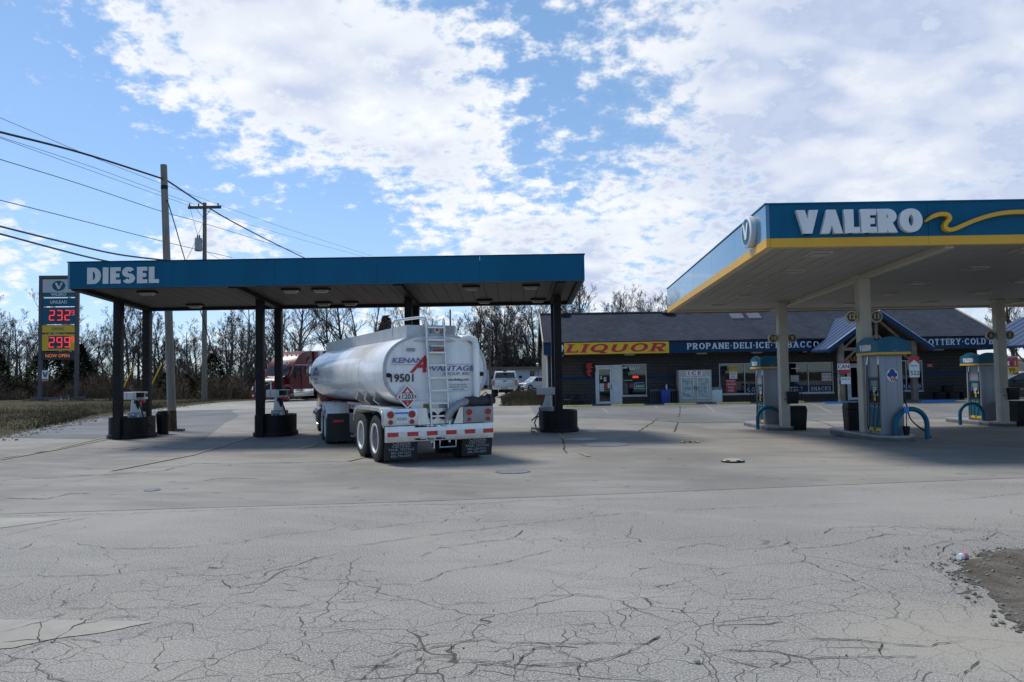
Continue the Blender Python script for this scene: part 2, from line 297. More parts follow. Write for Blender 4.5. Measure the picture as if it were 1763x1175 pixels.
# ------------------------------------------------------------------ lettering
def text(s, size, m, parent, loc, rot=(PI / 2, 0, 0), name='lettering', bold=0., ext=.004, sx=1., shear=0., align='CENTER'):
    cu = bpy.data.curves.new('lettering', 'FONT'); cu.body = s; cu.size = size; cu.extrude = ext; cu.offset = bold * size
    cu.align_x = align; cu.align_y = 'CENTER'; cu.shear = shear; cu.resolution_u = 3
    o = bpy.data.objects.new('tmp', cu); COL.objects.link(o)
    me = bpy.data.meshes.new_from_object(o)
    bpy.data.objects.remove(o); bpy.data.curves.remove(cu)
    r = link(name, me, m, parent); r.location = loc; r.rotation_euler = rot; r.scale = (sx, 1, 1); return r
def arc(cx, cy, rx, ry, a0, a1, n=14):
    return [(cx + rx * math.cos(R(a0 + (a1 - a0) * i / n)), cy + ry * math.sin(R(a0 + (a1 - a0) * i / n))) for i in range(n + 1)]
def glyphs():
    G = {}
    st = [(0, 0), (0, 1)]
    G['I'] = (.0, [st])
    G['L'] = (.58, [st, [(0, 0), (.58, 0)]])
    G['E'] = (.60, [st, [(0, 0), (.60, 0)], [(0, .5), (.5, .5)], [(0, 1), (.60, 1)]])
    G['F'] = (.58, [st, [(0, .5), (.48, .5)], [(0, 1), (.58, 1)]])
    G['T'] = (.70, [[(.35, 0), (.35, 1)], [(0, 1), (.70, 1)]])
    G['H'] = (.72, [st, [(.72, 0), (.72, 1)], [(0, .5), (.72, .5)]])
    G['D'] = (.70, [st, [(0, 1)] + arc(.28, .5, .42, .5, 90, -90, 18) + [(0, 0)]])
    G['O'] = (.84, [arc(.42, .5, .42, .5, 0, 360, 28)])
    G['Q'] = (.84, [arc(.42, .5, .42, .5, 0, 360, 28), [(.42, .25), (.88, -.12)]])
    G['C'] = (.74, [arc(.42, .5, .42, .5, 48, 312, 22)])
    G['G'] = (.78, [arc(.42, .5, .42, .5, 48, 330, 22), [(.45, .45), (.80, .45)]])
    G['S'] = (.62, [arc(.31, .745, .31, .255, 25, 270, 16) + arc(.31, .255, .31, .255, 90, -155, 16)[1:]])
    bowl = [(0, 1)] + arc(.30, .745, .30, .255, 90, -90, 14) + [(0, .49)]
    G['P'] = (.60, [st, bowl]); G['R'] = (.66, [st, bowl, [(.28, .5), (.64, 0)]])
    G['B'] = (.64, [st, [(0, 1)] + arc(.28, .76, .28, .24, 90, -90, 12) + [(0, .52)], [(0, .52)] + arc(.32, .26, .32, .26, 90, -90, 12) + [(0, 0)]])
    G['A'] = (.80, [[(.40, 1), (0, 0)], [(.40, 1), (.80, 0)], [(.16, .32), (.64, .32)]])
    G['^'] = (.80, [[(.40, 1), (0, 0)], [(.40, 1), (.80, 0)]])
    G['V'] = (.80, [[(0, 1), (.40, 0)], [(.80, 1), (.40, 0)]])
    G['Y'] = (.76, [[(0, 1), (.38, .45)], [(.76, 1), (.38, .45)], [(.38, 0), (.38, .5)]])
    G['N'] = (.72, [st, [(.72, 0), (.72, 1)], [(0, 1), (.72, 0)]])
    G['K'] = (.68, [st, [(.1, .45), (.62, 1)], [(.22, .55), (.66, 0)]])
    G['U'] = (.70, [[(0, 1)] + arc(.35, .36, .35, .36, 180, 360, 16) + [(.70, 1)]])
    return G
GL = glyphs()
def strokes(s, h, m, parent, loc, W=.22, T=.16, depth=.02, gap=.16, wide=1., serif=False, shear=0., rz=0., name='lettering', dot=.1, fit=None, words=False):
    """letters built of strokes, standing in the local xz plane, front towards -y; loc = left end of the base line"""
    cuts = [(0, 0)]; mb = MB(); x = 0.; k = 0
    def quad(pts, kk):
        d = depth + .0012 * (kk % 9)
        mb.prism(pts, 'y', -d, 0)
    for ch in s:
        if ch in ' ·': cuts.append((len(mb.v), len(mb.f)))
        if ch == ' ': x += .5 * wide; continue
        if ch == '·':
            quad([(x + .16 + dot * math.cos(t * PI / 5), .5 + dot * math.sin(t * PI / 5)) for t in range(10)], k); k += 1; x += .32 + gap; cuts.append((len(mb.v), len(mb.f))); continue
        gw, st = GL[ch]; gw *= wide
        ins = lambda q: (x + W / 2 + q[0] * wide * (1 if gw < 1e-6 else 1), T / 2 + q[1] * (1 - T))
        for pl in st:
            k += 1
            if len(pl) == 2:
                (x0, y0), (x1, y1) = pl
                if abs(y1 - y0) > .2:
                    a = x + W / 2 + x0 * wide; c = x + W / 2 + x1 * wide
                    L_ = math.hypot(c - a, y1 - y0); hw = W / 2 * L_ / abs(y1 - y0)
                    if abs(c - a) > .05: hw *= .92
                    quad([(a - hw, y0), (a + hw, y0), (c + hw, y1), (c - hw, y1)] if y1 > y0 else [(c - hw, y1), (c + hw, y1), (a + hw, y0), (a - hw, y0)], k)
                    if serif:
                        for xx, yy in ((a, y0), (c, y1)):
                            if yy in (0, 1) and not (ch in 'A^' and yy == 1) and not (ch == 'V' and yy == 0):
                                k += 1; y_ = .0 if yy == 0 else 1 - T * .62
                                quad([(xx - W * .92, y_), (xx + W * .92, y_), (xx + W * .92, y_ + T * .62), (xx - W * .92, y_ + T * .62)], k)
                else:
                    a = x + W / 2 + x0 * wide; c = x + W / 2 + x1 * wide; y_ = T / 2 + y0 * (1 - T)
                    c += W * .12
                    quad([(a, y_ - T / 2), (c, y_ - T / 2), (c, y_ + T / 2), (a, y_ + T / 2)], k)
                    if serif and ch in 'ELFT':
                        k += 1
                        e = (y_ - T * .5, y_ + .22) if y0 < .3 else ((y_ - .22, y_ + T * .5) if y0 > .7 else (y_ - .14, y_ + .14))
                        quad([(c - W * .4, e[0]), (c, e[0]), (c, e[1]), (c - W * .4, e[1])], k)
                        if ch == 'T': quad([(a - W * .2, e[0]), (a + W * .2, e[0]), (a + W * .2, e[1]), (a - W * .2, e[1])], k + 1)
            else:
                q = [ins(p_) for p_ in pl]; n = len(q); closed = math.dist(q[0], q[-1]) < 1e-4
                Lf = []; Rt = []
                for i in range(n):
                    if closed and i in (0, n - 1): a, c = q[n - 2], q[1]
                    else: a, c = q[max(i - 1, 0)], q[min(i + 1, n - 1)]
                    dx, dy = c[0] - a[0], c[1] - a[1]; l = math.hypot(dx, dy); ww = (T + (W - T) * (abs(dy) / l) ** 1.5) / 2
                    nx, ny = -dy / l * ww, dx / l * ww
                    Lf.append((q[i][0] + nx, q[i][1] + ny)); Rt.append((q[i][0] - nx, q[i][1] - ny))
                d = depth + .0012 * (k % 9); o = len(mb.v)
                for i in range(n):
                    for pt, yy in ((Lf[i], -d), (Rt[i], -d), (Rt[i], 0), (Lf[i], 0)): mb.v.append((pt[0], yy, pt[1]))
                for i in range(n - 1):
                    for e in range(4):
                        e2 = (e + 1) % 4; mb.f.append((o + i * 4 + e, o + i * 4 + e2, o + i * 4 + 4 + e2, o + i * 4 + 4 + e))
                if not closed: mb.f += [(o, o + 1, o + 2, o + 3), (o + n * 4 - 4, o + n * 4 - 3, o + n * 4 - 2, o + n * 4 - 1)]
                if serif and ch in 'CSG':
                    for i in (0, n - 1):
                        k += 1; X, Y = q[i]; quad([(X - W * .25, Y - .13), (X + W * .25, Y - .13), (X + W * .25, Y + .13), (X - W * .25, Y + .13)], k)
        x += gw + W * (.55 if ch in 'ELF' else 1.) + gap
    x -= gap
    sx = h if fit is None else fit / x
    mb.v = [((a + shear * c) * sx, bb * 1.0, c * h) for a, bb, c in mb.v]
    if words:
        cuts.append((len(mb.v), len(mb.f)))
        for (v0, f0), (v1, f1) in zip(cuts, cuts[1:]):
            if f1 > f0:
                m2 = MB(); m2.v = mb.v[v0:v1]; m2.f = [tuple(i - v0 for i in q) for q in mb.f[f0:f1]]
                o = m2.build(name, m, parent); o.location = loc; o.rotation_euler = (0, 0, rz)
        return o
    o = mb.build(name, m, parent); o.location = loc; o.rotation_euler = (0, 0, rz); return o
def seven_seg(digits, h, m, parent, loc, name='digit', small_last=True):
    seg = {'0': 'abcdef', '1': 'bc', '2': 'abged', '3': 'abgcd', '4': 'fgbc', '5': 'afgcd', '6': 'afgedc', '7': 'abc', '8': 'abcdefg', '9': 'abcdfg'}
    x = 0
    for i, dch in enumerate(digits):
        hh = h * (.5 if (small_last and i == len(digits) - 1) else 1); zz0 = h - hh; ww = hh * .52; t = hh * .085; g_ = t * .55; mb = MB()
        for c in seg[dch]:
            z0, z1, x0, x1 = {'a': (hh - t, hh, g_, ww - g_), 'g': (hh / 2 - t / 2, hh / 2 + t / 2, g_, ww - g_), 'd': (0, t, g_, ww - g_),
                              'b': (hh / 2 + g_, hh - g_, ww - t, ww), 'c': (g_, hh / 2 - g_, ww - t, ww), 'f': (hh / 2 + g_, hh - g_, 0, t), 'e': (g_, hh / 2 - g_, 0, t)}[c]
            mb.box(x0, -.02, z0 + zz0, x1, 0, z1 + zz0)
        o = mb.build(name, m, parent); o.location = (loc[0] + x, loc[1], loc[2]); x += ww + hh * (.2 if i < len(digits) - 2 else .12)
# ------------------------------------------------------------------ ground
def sst(v, a, c):
    t = max(0., min(1., (v - a) / (c - a))); return t * t * (3 - 2 * t)
def G(x, y): return -.27 * sst(y, 19.5, 28.5) * (1 - sst(y, 31, 43)) * sst(x, 3.0, 8.0)
def ground_mat(name, base, speck, kind):
    m = bpy.data.materials.new(name); m.use_nodes = True; t = m.node_tree; q = NB(t); pb = t.nodes['Principled BSDF']
    co = q.new('ShaderNodeTexCoord').outputs['Object']
    sp = q.new('ShaderNodeSeparateXYZ'); q.put(sp.inputs[0], co)
    big = q.noise(co, .22, 3, .6); mid = q.noise(co, 1.3, 4, .62); fine = q.noise(co, 60, 2, .75); grit = q.noise(co, 95, 1, .6)
    streak = q.noise(q.vmath('MULTIPLY', co, (.25, 1.6, 1)), 1.0, 3, .6)
    c = q.mix(q.sstep(big, .36, .64), tuple(v * .74 for v in base), tuple(v * 1.20 for v in base))
    c = q.mix(q.math('MULTIPLY', q.sstep(mid, .45, .75), .45), c, tuple(v * f for v, f in zip(base, (1.22, 1.18, 1.08))))
    c = q.mix(q.math('MULTIPLY', q.sstep(streak, .46, .66), .55), c, tuple(v * f for v, f in zip(base, (.74, .77, .82))))
    rot = q.new('ShaderNodeMapping'); rot.inputs['Rotation'].default_value = (0, 0, .5); q.put(rot.inputs['Vector'], co)
    trk = q.noise(q.vmath('MULTIPLY', rot.outputs[0], (.12, 2.4, 1)), 1.0, 3, .6)
    c = q.mix(q.math('MULTIPLY', q.sstep(trk, .54, .68), .35), c, tuple(v * f for v, f in zip(base, (.70, .70, .70))))
    c = q.mix(q.math('MULTIPLY', q.sstep(trk, .46, .34), .30), c, tuple(v * f for v, f in zip(base, (1.28, 1.25, 1.16))))
    if kind == 'asphalt':
        c = q.mix(q.math('MULTIPLY', q.sstep(fine, .46, .60), speck), c, tuple(v * 1.6 for v in base))
        c = q.mix(q.math('MULTIPLY', q.sstep(grit, .54, .70), min(1, speck * .9)), c, tuple(v * .35 for v in base))
    else:
        c = q.mix(q.math('MULTIPLY', q.sstep(fine, .46, .7), speck), c, tuple(v * .72 for v in base))
        oil = q.noise(co, .55, 3, .55)
        drip = q.noise(co, 3.2, 2, .5)
        c = q.mix(q.math('MULTIPLY', q.sstep(drip, .66, .74), .6), c, tuple(v * .35 for v in base))
        c = q.mix(q.math('MULTIPLY', q.sstep(oil, .60, .78), .55), c, tuple(v * .48 for v in base))
    h = fine
    if kind == 'asphalt':
        dist = q.vmath('SUBTRACT', q.noise(co, 2.3, 2, .6, 0, 1), (.5, .5, .5))
        dist = q.vmath('MULTIPLY', dist, (.34, .34, 0))
        vv = q.vmath('ADD', co, dist)
        near = q.math('ADD', q.sstep(sp.outputs[1], 12.5, 4.5), q.sstep(sp.outputs[1], 6.9, 5.2, 0., .45))
        tot = None
        for sc, th, wd, off in ((.7, .49, .0045, 0), (1.8, .53, .006, 9), (3.5, .485, .012, 21)):
            vo = q.new('ShaderNodeTexVoronoi', feature='DISTANCE_TO_EDGE'); q.put(vo.inputs['Vector'], q.vmath('ADD', q.vmath('MULTIPLY', vv, (1, 1.15, 0)), (off, off, 0))); vo.inputs['Scale'].default_value = sc
            wv = wd
            ln = q.math('SUBTRACT', 1.0, q.math('DIVIDE', vo.outputs['Distance'], wv), clamp=True)
            pm = q.noise(q.vmath('ADD', co, (off * 3, 5, 0)), .42, 1, .5)
            pm = q.math('ADD', pm, q.math('MULTIPLY', q.math('SUBTRACT', near, .5), .22))
            e = q.math('MULTIPLY', q.sstep(ln, .05, .5), q.sstep(pm, th, th + .10))
            tot = e if tot is None else q.math('MAXIMUM', tot, e)
        c = q.mix(q.math('MULTIPLY', tot, .85), c, (.048, .044, .036))
        # sandy wash spread around the broken edge of the paving
        dv = q.vmath('LENGTH', q.vmath('MULTIPLY', q.vmath('SUBTRACT', vv, (3.15, 5.35, 0)), (.72, 1.0, 0)), out=1)
        sand = q.math('MULTIPLY', q.sstep(q.math('ADD', dv, q.math('MULTIPLY', mid, 1.2)), 1.65, .85), .6)
        c = q.mix(sand, c, (.36, .335, .275))
    t.links.new(c, pb.inputs['Base Color']); pb.inputs['Roughness'].default_value = .82; pb.inputs['Specular IOR Level'].default_value = .35
    bn = q.new('ShaderNodeBump'); bn.inputs['Strength'].default_value = .55; bn.inputs['Distance'].default_value = .004 if kind == 'asphalt' else .003
    q.put(bn.inputs['Height'], h); t.links.new(bn.outputs[0], pb.inputs['Normal'])
    return m
ASPH = ground_mat('weathered_asphalt', (.258, .247, .228), 1.0, 'asphalt')
APRON = ground_mat('apron_concrete', (.258, .246, .224), .4, 'concrete')
ROADM = ground_mat('road_asphalt', (.160, .163, .170), .3, 'asphalt2')
def soil(name, a, c, sc=.6):
    m = bpy.data.materials.new(name); m.use_nodes = True; t = m.node_tree; q = NB(t); pb = t.nodes['Principled BSDF']
    co = q.new('ShaderNodeTexCoord').outputs['Object']
    k = q.mix(q.sstep(q.noise(co, sc, 6, .65, .5), .35, .65), a, c)
    k = q.mix(q.math('MULTIPLY', q.sstep(q.noise(co, sc * 14, 5, .7), .45, .7), .5), k, tuple(v * .45 for v in a))
    t.links.new(k, pb.inputs['Base Color']); pb.inputs['Roughness'].default_value = .95; pb.inputs['Specular IOR Level'].default_value = .1
    bn = q.new('ShaderNodeBump'); bn.inputs['Strength'].default_value = .8; bn.inputs['Distance'].default_value = .05
    q.put(bn.inputs['Height'], q.noise(co, sc * 20, 5, .7)); t.links.new(bn.outputs[0], pb.inputs['Normal']); return m
SOIL = soil('winter_grass_soil', (.062, .060, .028), (.092, .074, .045), .5)
DIRTM = soil('broken_edge_dirt', (.125, .105, .08), (.235, .215, .185), 2.6)
GRAVEL = soil('pale_gravel', (.30, .285, .25), (.36, .34, .30), .5)
def lf(y):
    pts = [(-60, -16), (10, -16), (27.2, -17.7), (43, -22.3), (66, -25.0), (90, -27)]
    for (y0, x0), (y1, x1) in zip(pts, pts[1:]):
        if y <= y1: return x0 + (x1 - x0) * (y - y0) / (y1 - y0)
    return -27
def sheet(name, rows, m, dz, parent=None):
    mb = MB(); n = len(rows[0])
    for r in rows: mb.v += [(x, y, G(x, y) + dz) for x, y in r]
    for i in range(len(rows) - 1):
        for k in range(n - 1): mb.f.append((i * n + k, i * n + k + 1, (i + 1) * n + k + 1, (i + 1) * n + k))
    return mb.build(name, m, parent, smooth=True, recalc=False)
struct(MB().add([(-3000, -3000, -.06), (3000, -3000, -.06), (3000, 3000, -.06), (-3000, 3000, -.06)], [(0, 1, 2, 3)]).build('terrain', SOIL)) if False else None
tm = MB()
gx = [-3000, -400, -120, -60, -30, -16, 0, 20, 40, 70, 120, 400, 3000]; gy = [-3000, -400, -60, 0, 20, 31, 43, 60, 80, 120, 200, 400, 1000, 3000]
for y in gy:
    for x in gx: tm.v.append((x, y, -.40))
nx_ = len(gx)
for i in range(len(gy) - 1):
    for k in range(nx_ - 1): tm.f.append((i * nx_ + k, i * nx_ + k + 1, (i + 1) * nx_ + k + 1, (i + 1) * nx_ + k))
struct(tm.build('terrain', SOIL))
ys = [-60, -30, -12, -4] + [i * 1.0 for i in range(0, 63)] + [66, 72]
lot = struct(sheet('asphalt_lot', [[(lf(y) + (70 - lf(y)) * k / 90, y) for k in range(91)] for y in ys], ASPH, 0))
# grass bank at the left, behind the road edge
rows = []
for y in [-60, -20, 0, 10, 18, 24, 28, 32, 36, 40, 44, 48, 53, 58, 66, 74, 85, 100, 130, 200]:
    x1 = lf(y) + .25 if y < 66 else -24.5 + (y - 66) * .5
    rows.append([(x1 - (0 if k == 0 else [0, .5, 1.2, 2.5, 5, 9, 15, 25, 45, 80, 200][k]), y) for k in range(11)])
bank = MB()
for r in rows:
    for k, (x, y) in enumerate(r):
        bank.v.append((x, y, -.03 if k == 0 else .04 + .06 * math.sin(x * 1.3 + y * .7) + .03 * math.sin(y * 2.1) + .02 * k))
for i in range(len(rows) - 1):
    for k in range(10): bank.f.append((i * 11 + k, i * 11 + k + 1, (i + 1) * 11 + k + 1, (i + 1) * 11 + k))
struct(bank.build('grass_verge', SOIL, smooth=True))
struct(sheet('back_field', [[(x, y) for x in (-60, -30, -14, 0, 4, 10, 30, 60, 100)] for y in (72, 80, 100, 130, 200, 400)], SOIL, -.05))
struct(sheet('gravel_drive', [[(-13 + k * 2.0 + (y - 60) * .02, y) for k in range(8 if True else 0)] for y in (61.5, 70, 80, 90, 100, 108)], GRAVEL, .006))
FRONT = [(-16, 9.6), (-10, 10.6), (-7.2, 10.95), (-4.3, 11.25), (-1.8, 11.45), (1.5, 11.9), (4, 12.3), (8, 12.9), (16, 13.6), (40, 15)]
def fy(x):
    for (x0, y0), (x1, y1) in zip(FRONT, FRONT[1:]):
        if x <= x1: return y0 + (y1 - y0) * (x - x0) / (x1 - x0)
    return 15
rows = []
for j in range(27):
    t = j / 26.
    rows.append([(x, fy(x) + (45.2 - fy(x)) * t) for x in [-15.6 + 55.6 * k / 80 for k in range(81)]])
struct(sheet('concrete_apron', rows, APRON, .004))
road = [(-17.4, 26.6), (-20.2, 36), (-22.0, 43), (-23.0, 50), (-23.8, 58), (-24.3, 62)]
rows = []
for (x, y) in road:
    rows.append([(x + k * (1.6 if y < 50 else 1.2), y - .55 * k) for k in range(6)])
struct(sheet('access_road', rows, ROADM, .009))
struct(sheet('rear_concrete_lane', [[(-23.5 + k * 1.3 + (y - 48) * -.05, y + k * .4) for k in range(16)] for y in (47, 50, 54, 58, 61)], mat('pale_lane_concrete', (.33, .315, .285), .85, var=.14, scale=.5, dirt=.4, dcol=(.22, .2, .18), bump=.3), .013))
struct(sheet('store_parking', [[(1.0 + k * 1.3, y + .25 * math.sin(k * .7)) for k in range(31)] for y in (32.5, 34, 36, 38, 40, 42, 44, 46, 47.6)], ground_mat('parking_asphalt', (.185, .182, .176), .35, 'concrete'), .0135))
# broken corner of the paving on the right
def poly_fan(name, pts, m, dz, parent=None):
    mb = MB(); cx = sum(p[0] for p in pts) / len(pts); cy = sum(p[1] for p in pts) / len(pts); n = len(pts)
    rings = [1, .93, .8, .6, .35]; rr = random.Random(3)
    for q, s_ in enumerate(rings):
        for x, y in pts:
            mb.v.append((cx + (x - cx) * s_, cy + (y - cy) * s_, dz + (0 if q == 0 else .006)))
    mb.v.append((cx, cy, dz + .01))
    for q in range(len(rings) - 1):
        for k in range(n): mb.f.append((q * n + k, q * n + (k + 1) % n, (q + 1) * n + (k + 1) % n, (q + 1) * n + k))
    for k in range(n): mb.f.append(((len(rings) - 1) * n + k, (len(rings) - 1) * n + (k + 1) % n, len(mb.v) - 1))
    return mb.build(name, m, parent, smooth=True)
DIRT = [(3.86,7.06),(4.08,7.32),(4.33,7.54),(4.6,7.74),(4.87,7.84),(5.24,7.92),(7.0,8.0),(7.0,4.4),(4.6,4.6),(3.9,5.0),(3.44,5.4),(3.47,5.57),(3.63,5.94),(3.75,6.24),(3.83,6.54),(3.84,6.8)]
def ragged(pts, step, amp, rr_):
    q = []
    for a, c in zip(pts, pts[1:] + pts[:1]):
        n_ = max(1, int(math.dist(a, c) / step))
        for k in range(n_): q.append((a[0] + (c[0] - a[0]) * k / n_, a[1] + (c[1] - a[1]) * k / n_))
    out = []; n_ = len(q); o = 0.
    for i in range(n_):
        a, c = q[i - 2], q[(i + 2) % n_]; d = math.dist(a, c) or 1; o = o * .55 + rr_.uniform(-amp, amp)
        out.append((q[i][0] - (c[1] - a[1]) / d * o, q[i][1] + (c[0] - a[0]) / d * o))
    return out
dpts = ragged(DIRT, .05, .045, random.Random(4))
struct(MB().add([(x, y, .006) for x, y in dpts], [tuple(range(len(dpts)))]).build('bare_dirt_patch', DIRTM))
def rock(mb, x, y, z, r, rr):
    vs = []
    for q, (zz_, s_) in enumerate(((-.3, .8), (.25, 1.), (.7, .55))):
        for k in range(5):
            a = 2 * PI * (k + rr.random() * .5) / 5; vs.append((x + r * s_ * math.cos(a) * rr.uniform(.7, 1.2), y + r * s_ * math.sin(a) * rr.uniform(.7, 1.2), z + r * zz_ * rr.uniform(.6, 1)))
    fs = [(q * 5 + k, q * 5 + (k + 1) % 5, q * 5 + 5 + (k + 1) % 5, q * 5 + 5 + k) for q in (0, 1) for k in range(5)] + [(10, 11, 12, 13, 14)]
    mb.add(vs, fs)
PEB = mat('pebble_stone', (.20, .19, .175), .85, var=.5, scale=40, dirt=.4, dcol=(.36, .34, .31))
mb = MB(); rr = random.Random(11)
for i in range(900):
    if i < 650:
        x, y = rr.uniform(3.5, 6.2), rr.uniform(4.5, 8.0)
        if x < 3.7 + (abs(y - 6.8) * .0) and rr.random() < .6: continue
        if y < 5.2 + (x - 3.4) * .0 and rr.random() < .5: continue
        mb_r = rr.choice((.006, .008, .012, .018))
    else:
        x, y = rr.uniform(1.5, 4.2), rr.uniform(4.4, 8.5); mb_r = rr.choice((.003, .004, .006))
    rock(mb, x, y, .012, mb_r, rr)
for i in range(170):
    a, c = RND.choice(list(zip(DIRT[9:] + DIRT[:6], DIRT[10:] + DIRT[:7]))); t_ = rr.random()
    rock(mb, a[0] + (c[0] - a[0]) * t_ + rr.gauss(0, .07), a[1] + (c[1] - a[1]) * t_ + rr.gauss(0, .08), .008, rr.choice((.005, .007, .009, .012, .016, .026)), rr)
tag(mb.build('loose_gravel', PEB, smooth=False, recalc=False), 'loose gravel scattered over the broken pavement corner', 'gravel', kind='stuff')
mb = MB()
for i in range(130):
    y = rr.uniform(4.3, 13); rock(mb, rr.uniform(-.62, .62) * y, y, .004, rr.choice((.004, .005, .006, .008)), rr)
tag(mb.build('scattered_grit', mat('grit_dark', (.07, .065, .06), .9, var=.5, scale=30), recalc=False), 'small dark grit scattered over the foreground asphalt', 'grit', kind='stuff')
for (x, y, r, lb) in ((1.12, 4.95, .024, 'small grey stone lying on the foreground asphalt'),):
    mb = MB(); rock(mb, 0, 0, r * .3, r, rr); o = mb.build('stone', PEB, smooth=True); o.location = (x, y, 0); tag(o, lb, 'stone')
# old concrete patches set into the asphalt at the left
PATCH = mat('patch_concrete', (.34, .325, .285), .85, var=.12, scale=1.5, dirt=.35, dcol=(.2, .19, .165), bump=.25)
for pts in ([(-5.5, 6.2), (-2.95, 6.0), (-2.72, 5.96), (-3.0, 5.72), (-3.25, 5.62), (-3.45, 5.42), (-5.2, 5.25)], [(-9.5, 10.4), (-6.9, 10.65), (-5.9, 10.55), (-6.3, 10.05), (-6.7, 9.65), (-9.2, 9.2)]):
    q_ = []
    for a, c in zip(pts, pts[1:] + pts[:1]):
        for k in range(7): q_.append((a[0] + (c[0] - a[0]) * k / 7 + RND.uniform(-.006, .006), a[1] + (c[1] - a[1]) * k / 7 + RND.uniform(-.006, .006)))
    struct(MB().add([(x, y, .005) for x, y in q_], [tuple(range(len(q_)))]).build('concrete_patch', PATCH))
# cracks and joints
CRK = mat('crack_dirt', (.035, .032, .027), .95, var=.4, scale=9)
def crack(pts, wd, dz, rr):
    q = []
    for a, c in zip(pts, pts[1:]):
        L_ = math.dist(a, c); n = max(2, int(L_ / .05) if L_ < 6 else int(L_ / .15))
        for i in range(n):
            t = i / n; q.append((a[0] + (c[0] - a[0]) * t, a[1] + (c[1] - a[1]) * t))
    q.append(pts[-1]); mb = MB(); amp = .016; ox = oy = 0.; n = len(q)
    for i, (x, y) in enumerate(q):
        ox = ox * .90 + rr.uniform(-amp, amp); hf = rr.uniform(-.006, .006)
        a, c = q[max(i - 1, 0)], q[min(i + 1, n - 1)]; dx, dy = c[0] - a[0], c[1] - a[1]; l = math.hypot(dx, dy) or 1
        w_ = wd * rr.uniform(.1, 1.3) * (1 if 0 < i < n - 1 else .15) * .5
        X, Y = x - dy / l * (ox + hf), y + dx / l * (ox + hf)
        for s_ in (1, -1):
            xx, yy = X - dy / l * w_ * s_, Y + dx / l * w_ * s_; mb.v.append((xx, yy, G(xx, yy) + dz))
    for i in range(n - 1): mb.f.append((2 * i, 2 * i + 1, 2 * i + 3, 2 * i + 2))
    return mb
rr = random.Random(5)
for k, pts in CRACKS:
    far = sum(p[1] for p in pts) / len(pts)
    wd = (.010 if far < 5.6 else .008 if far < 7 else .010 if far < 12 else .022 if far < 20 else .045) * (1.25 if k == 'j' else 1)
    crack(pts, wd, .0075 if far < 30 else .0165, rr).build('crack', CRK, lot, recalc=False)
def worn(name, col, base):
    m = mat(name, col, .7, var=.12, scale=4); t = m.node_tree; q = NB(t); pb = t.nodes['Principled BSDF']
    co = q.new('ShaderNodeTexCoord').outputs['Object']; old = pb.inputs['Base Color'].links[0].from_socket
    t.links.new(q.mix(q.sstep(q.noise(co, 7, 6, .7), .34, .54), old, base), pb.inputs['Base Color']); return m
YLINE = worn('worn_yellow_line', (.36, .28, .10), (.25, .235, .20))
for ln in LINES:
    mb = MB()
    for a, c in zip(ln, ln[1:]):
        d = Vector((c[0] - a[0], c[1] - a[1])); nn = max(1, int(d.length / 1.0)); p = Vector((-d.y, d.x)).normalized() * .055
        for i in range(nn):
            q0 = Vector(a) + d * i / nn; q1 = Vector(a) + d * (i + 1) / nn
            mb.add([(q.x, q.y, G(q.x, q.y) + .019) for q in (q0 - p, q0 + p, q1 + p, q1 - p)], [(0, 1, 2, 3)])
    mb.build('painted_line', YLINE, lot, recalc=False)
LIDM = mat('iron_lid', (.20, .21, .22), .5, metal=.4, var=.2, scale=6, dirt=.4)
lids = [((2.36, 20.28), .62, 'large round steel manhole lid near the right diesel island'), ((1.88, 22.04), .45, 'smaller round steel lid behind the large lid by the right diesel island'),
        ((-.03, 14.84), .33, 'square grey steel access lid in the concrete behind the tanker'), ((-6.01, 13.1), .13, 'tiny round monitoring lid left of the tanker on the apron')]
for (p, r, lb) in lids:
    root = thing('manhole_lid', lb, 'manhole', (p[0], p[1], G(*p) + .004))
    MB().lathe([(r, 0), (r, .012), (r * .9, .014), (r * .9, .006)], n=28).build('ring', LIDM, root)
    MB().lathe([(r * .88, 0), (r * .88, .013), (0, .016)], n=28).build('cover', LIDM, root)
root = thing('fill_cap', 'raised cream and black fuel fill cap on the concrete in front of the petrol pumps', 'fill cap', (4.41, 15.89, .004))
MB().lathe([(.23, 0), (.23, .03), (.21, .042), (.17, .046)], n=24).build('rim', BLACK, root)
for k in range(6):
    MB().lathe([(.225, .032), (.215, .044), (.175, .048)], n=3, a0=k * PI / 3, a1=k * PI / 3 + .6).build('yellow_mark', CREAM, root)
MB().lathe([(.17, .02), (.17, .052), (0, .056)], n=24).build('cover', mat('fill_cap_cream', (.42, .40, .30), .6), root)
root = thing('fill_cap', 'flush yellow dashed fill cap further back toward the middle pump', 'fill cap', (4.6, 20.56, .004))
MB().lathe([(.25, 0), (.25, .012), (0, .014)], n=24).build('cover', BLACK, root)
for k in range(8): MB().lathe([(.25, .014), (.17, .017)], n=3, a0=k * PI / 4, a1=k * PI / 4 + .45).build('yellow_mark', YPAINT, root)
root = thing('litter', 'crumpled pink and white paper cup lying at the broken pavement edge', 'litter', (4.22, 7.50, .03), .5)
MB().lathe([(.028, -.05), (.034, -.01), (.030, .02), (.037, .055)], axis='x', n=9).build('cup', PAPER, root, smooth=True)
MB().lathe([(.0345, .0), (.0325, .02), (.038, .05)], axis='x', n=9).build('band', mat('litter_pink', (.55, .2, .24), .6), root, smooth=True)
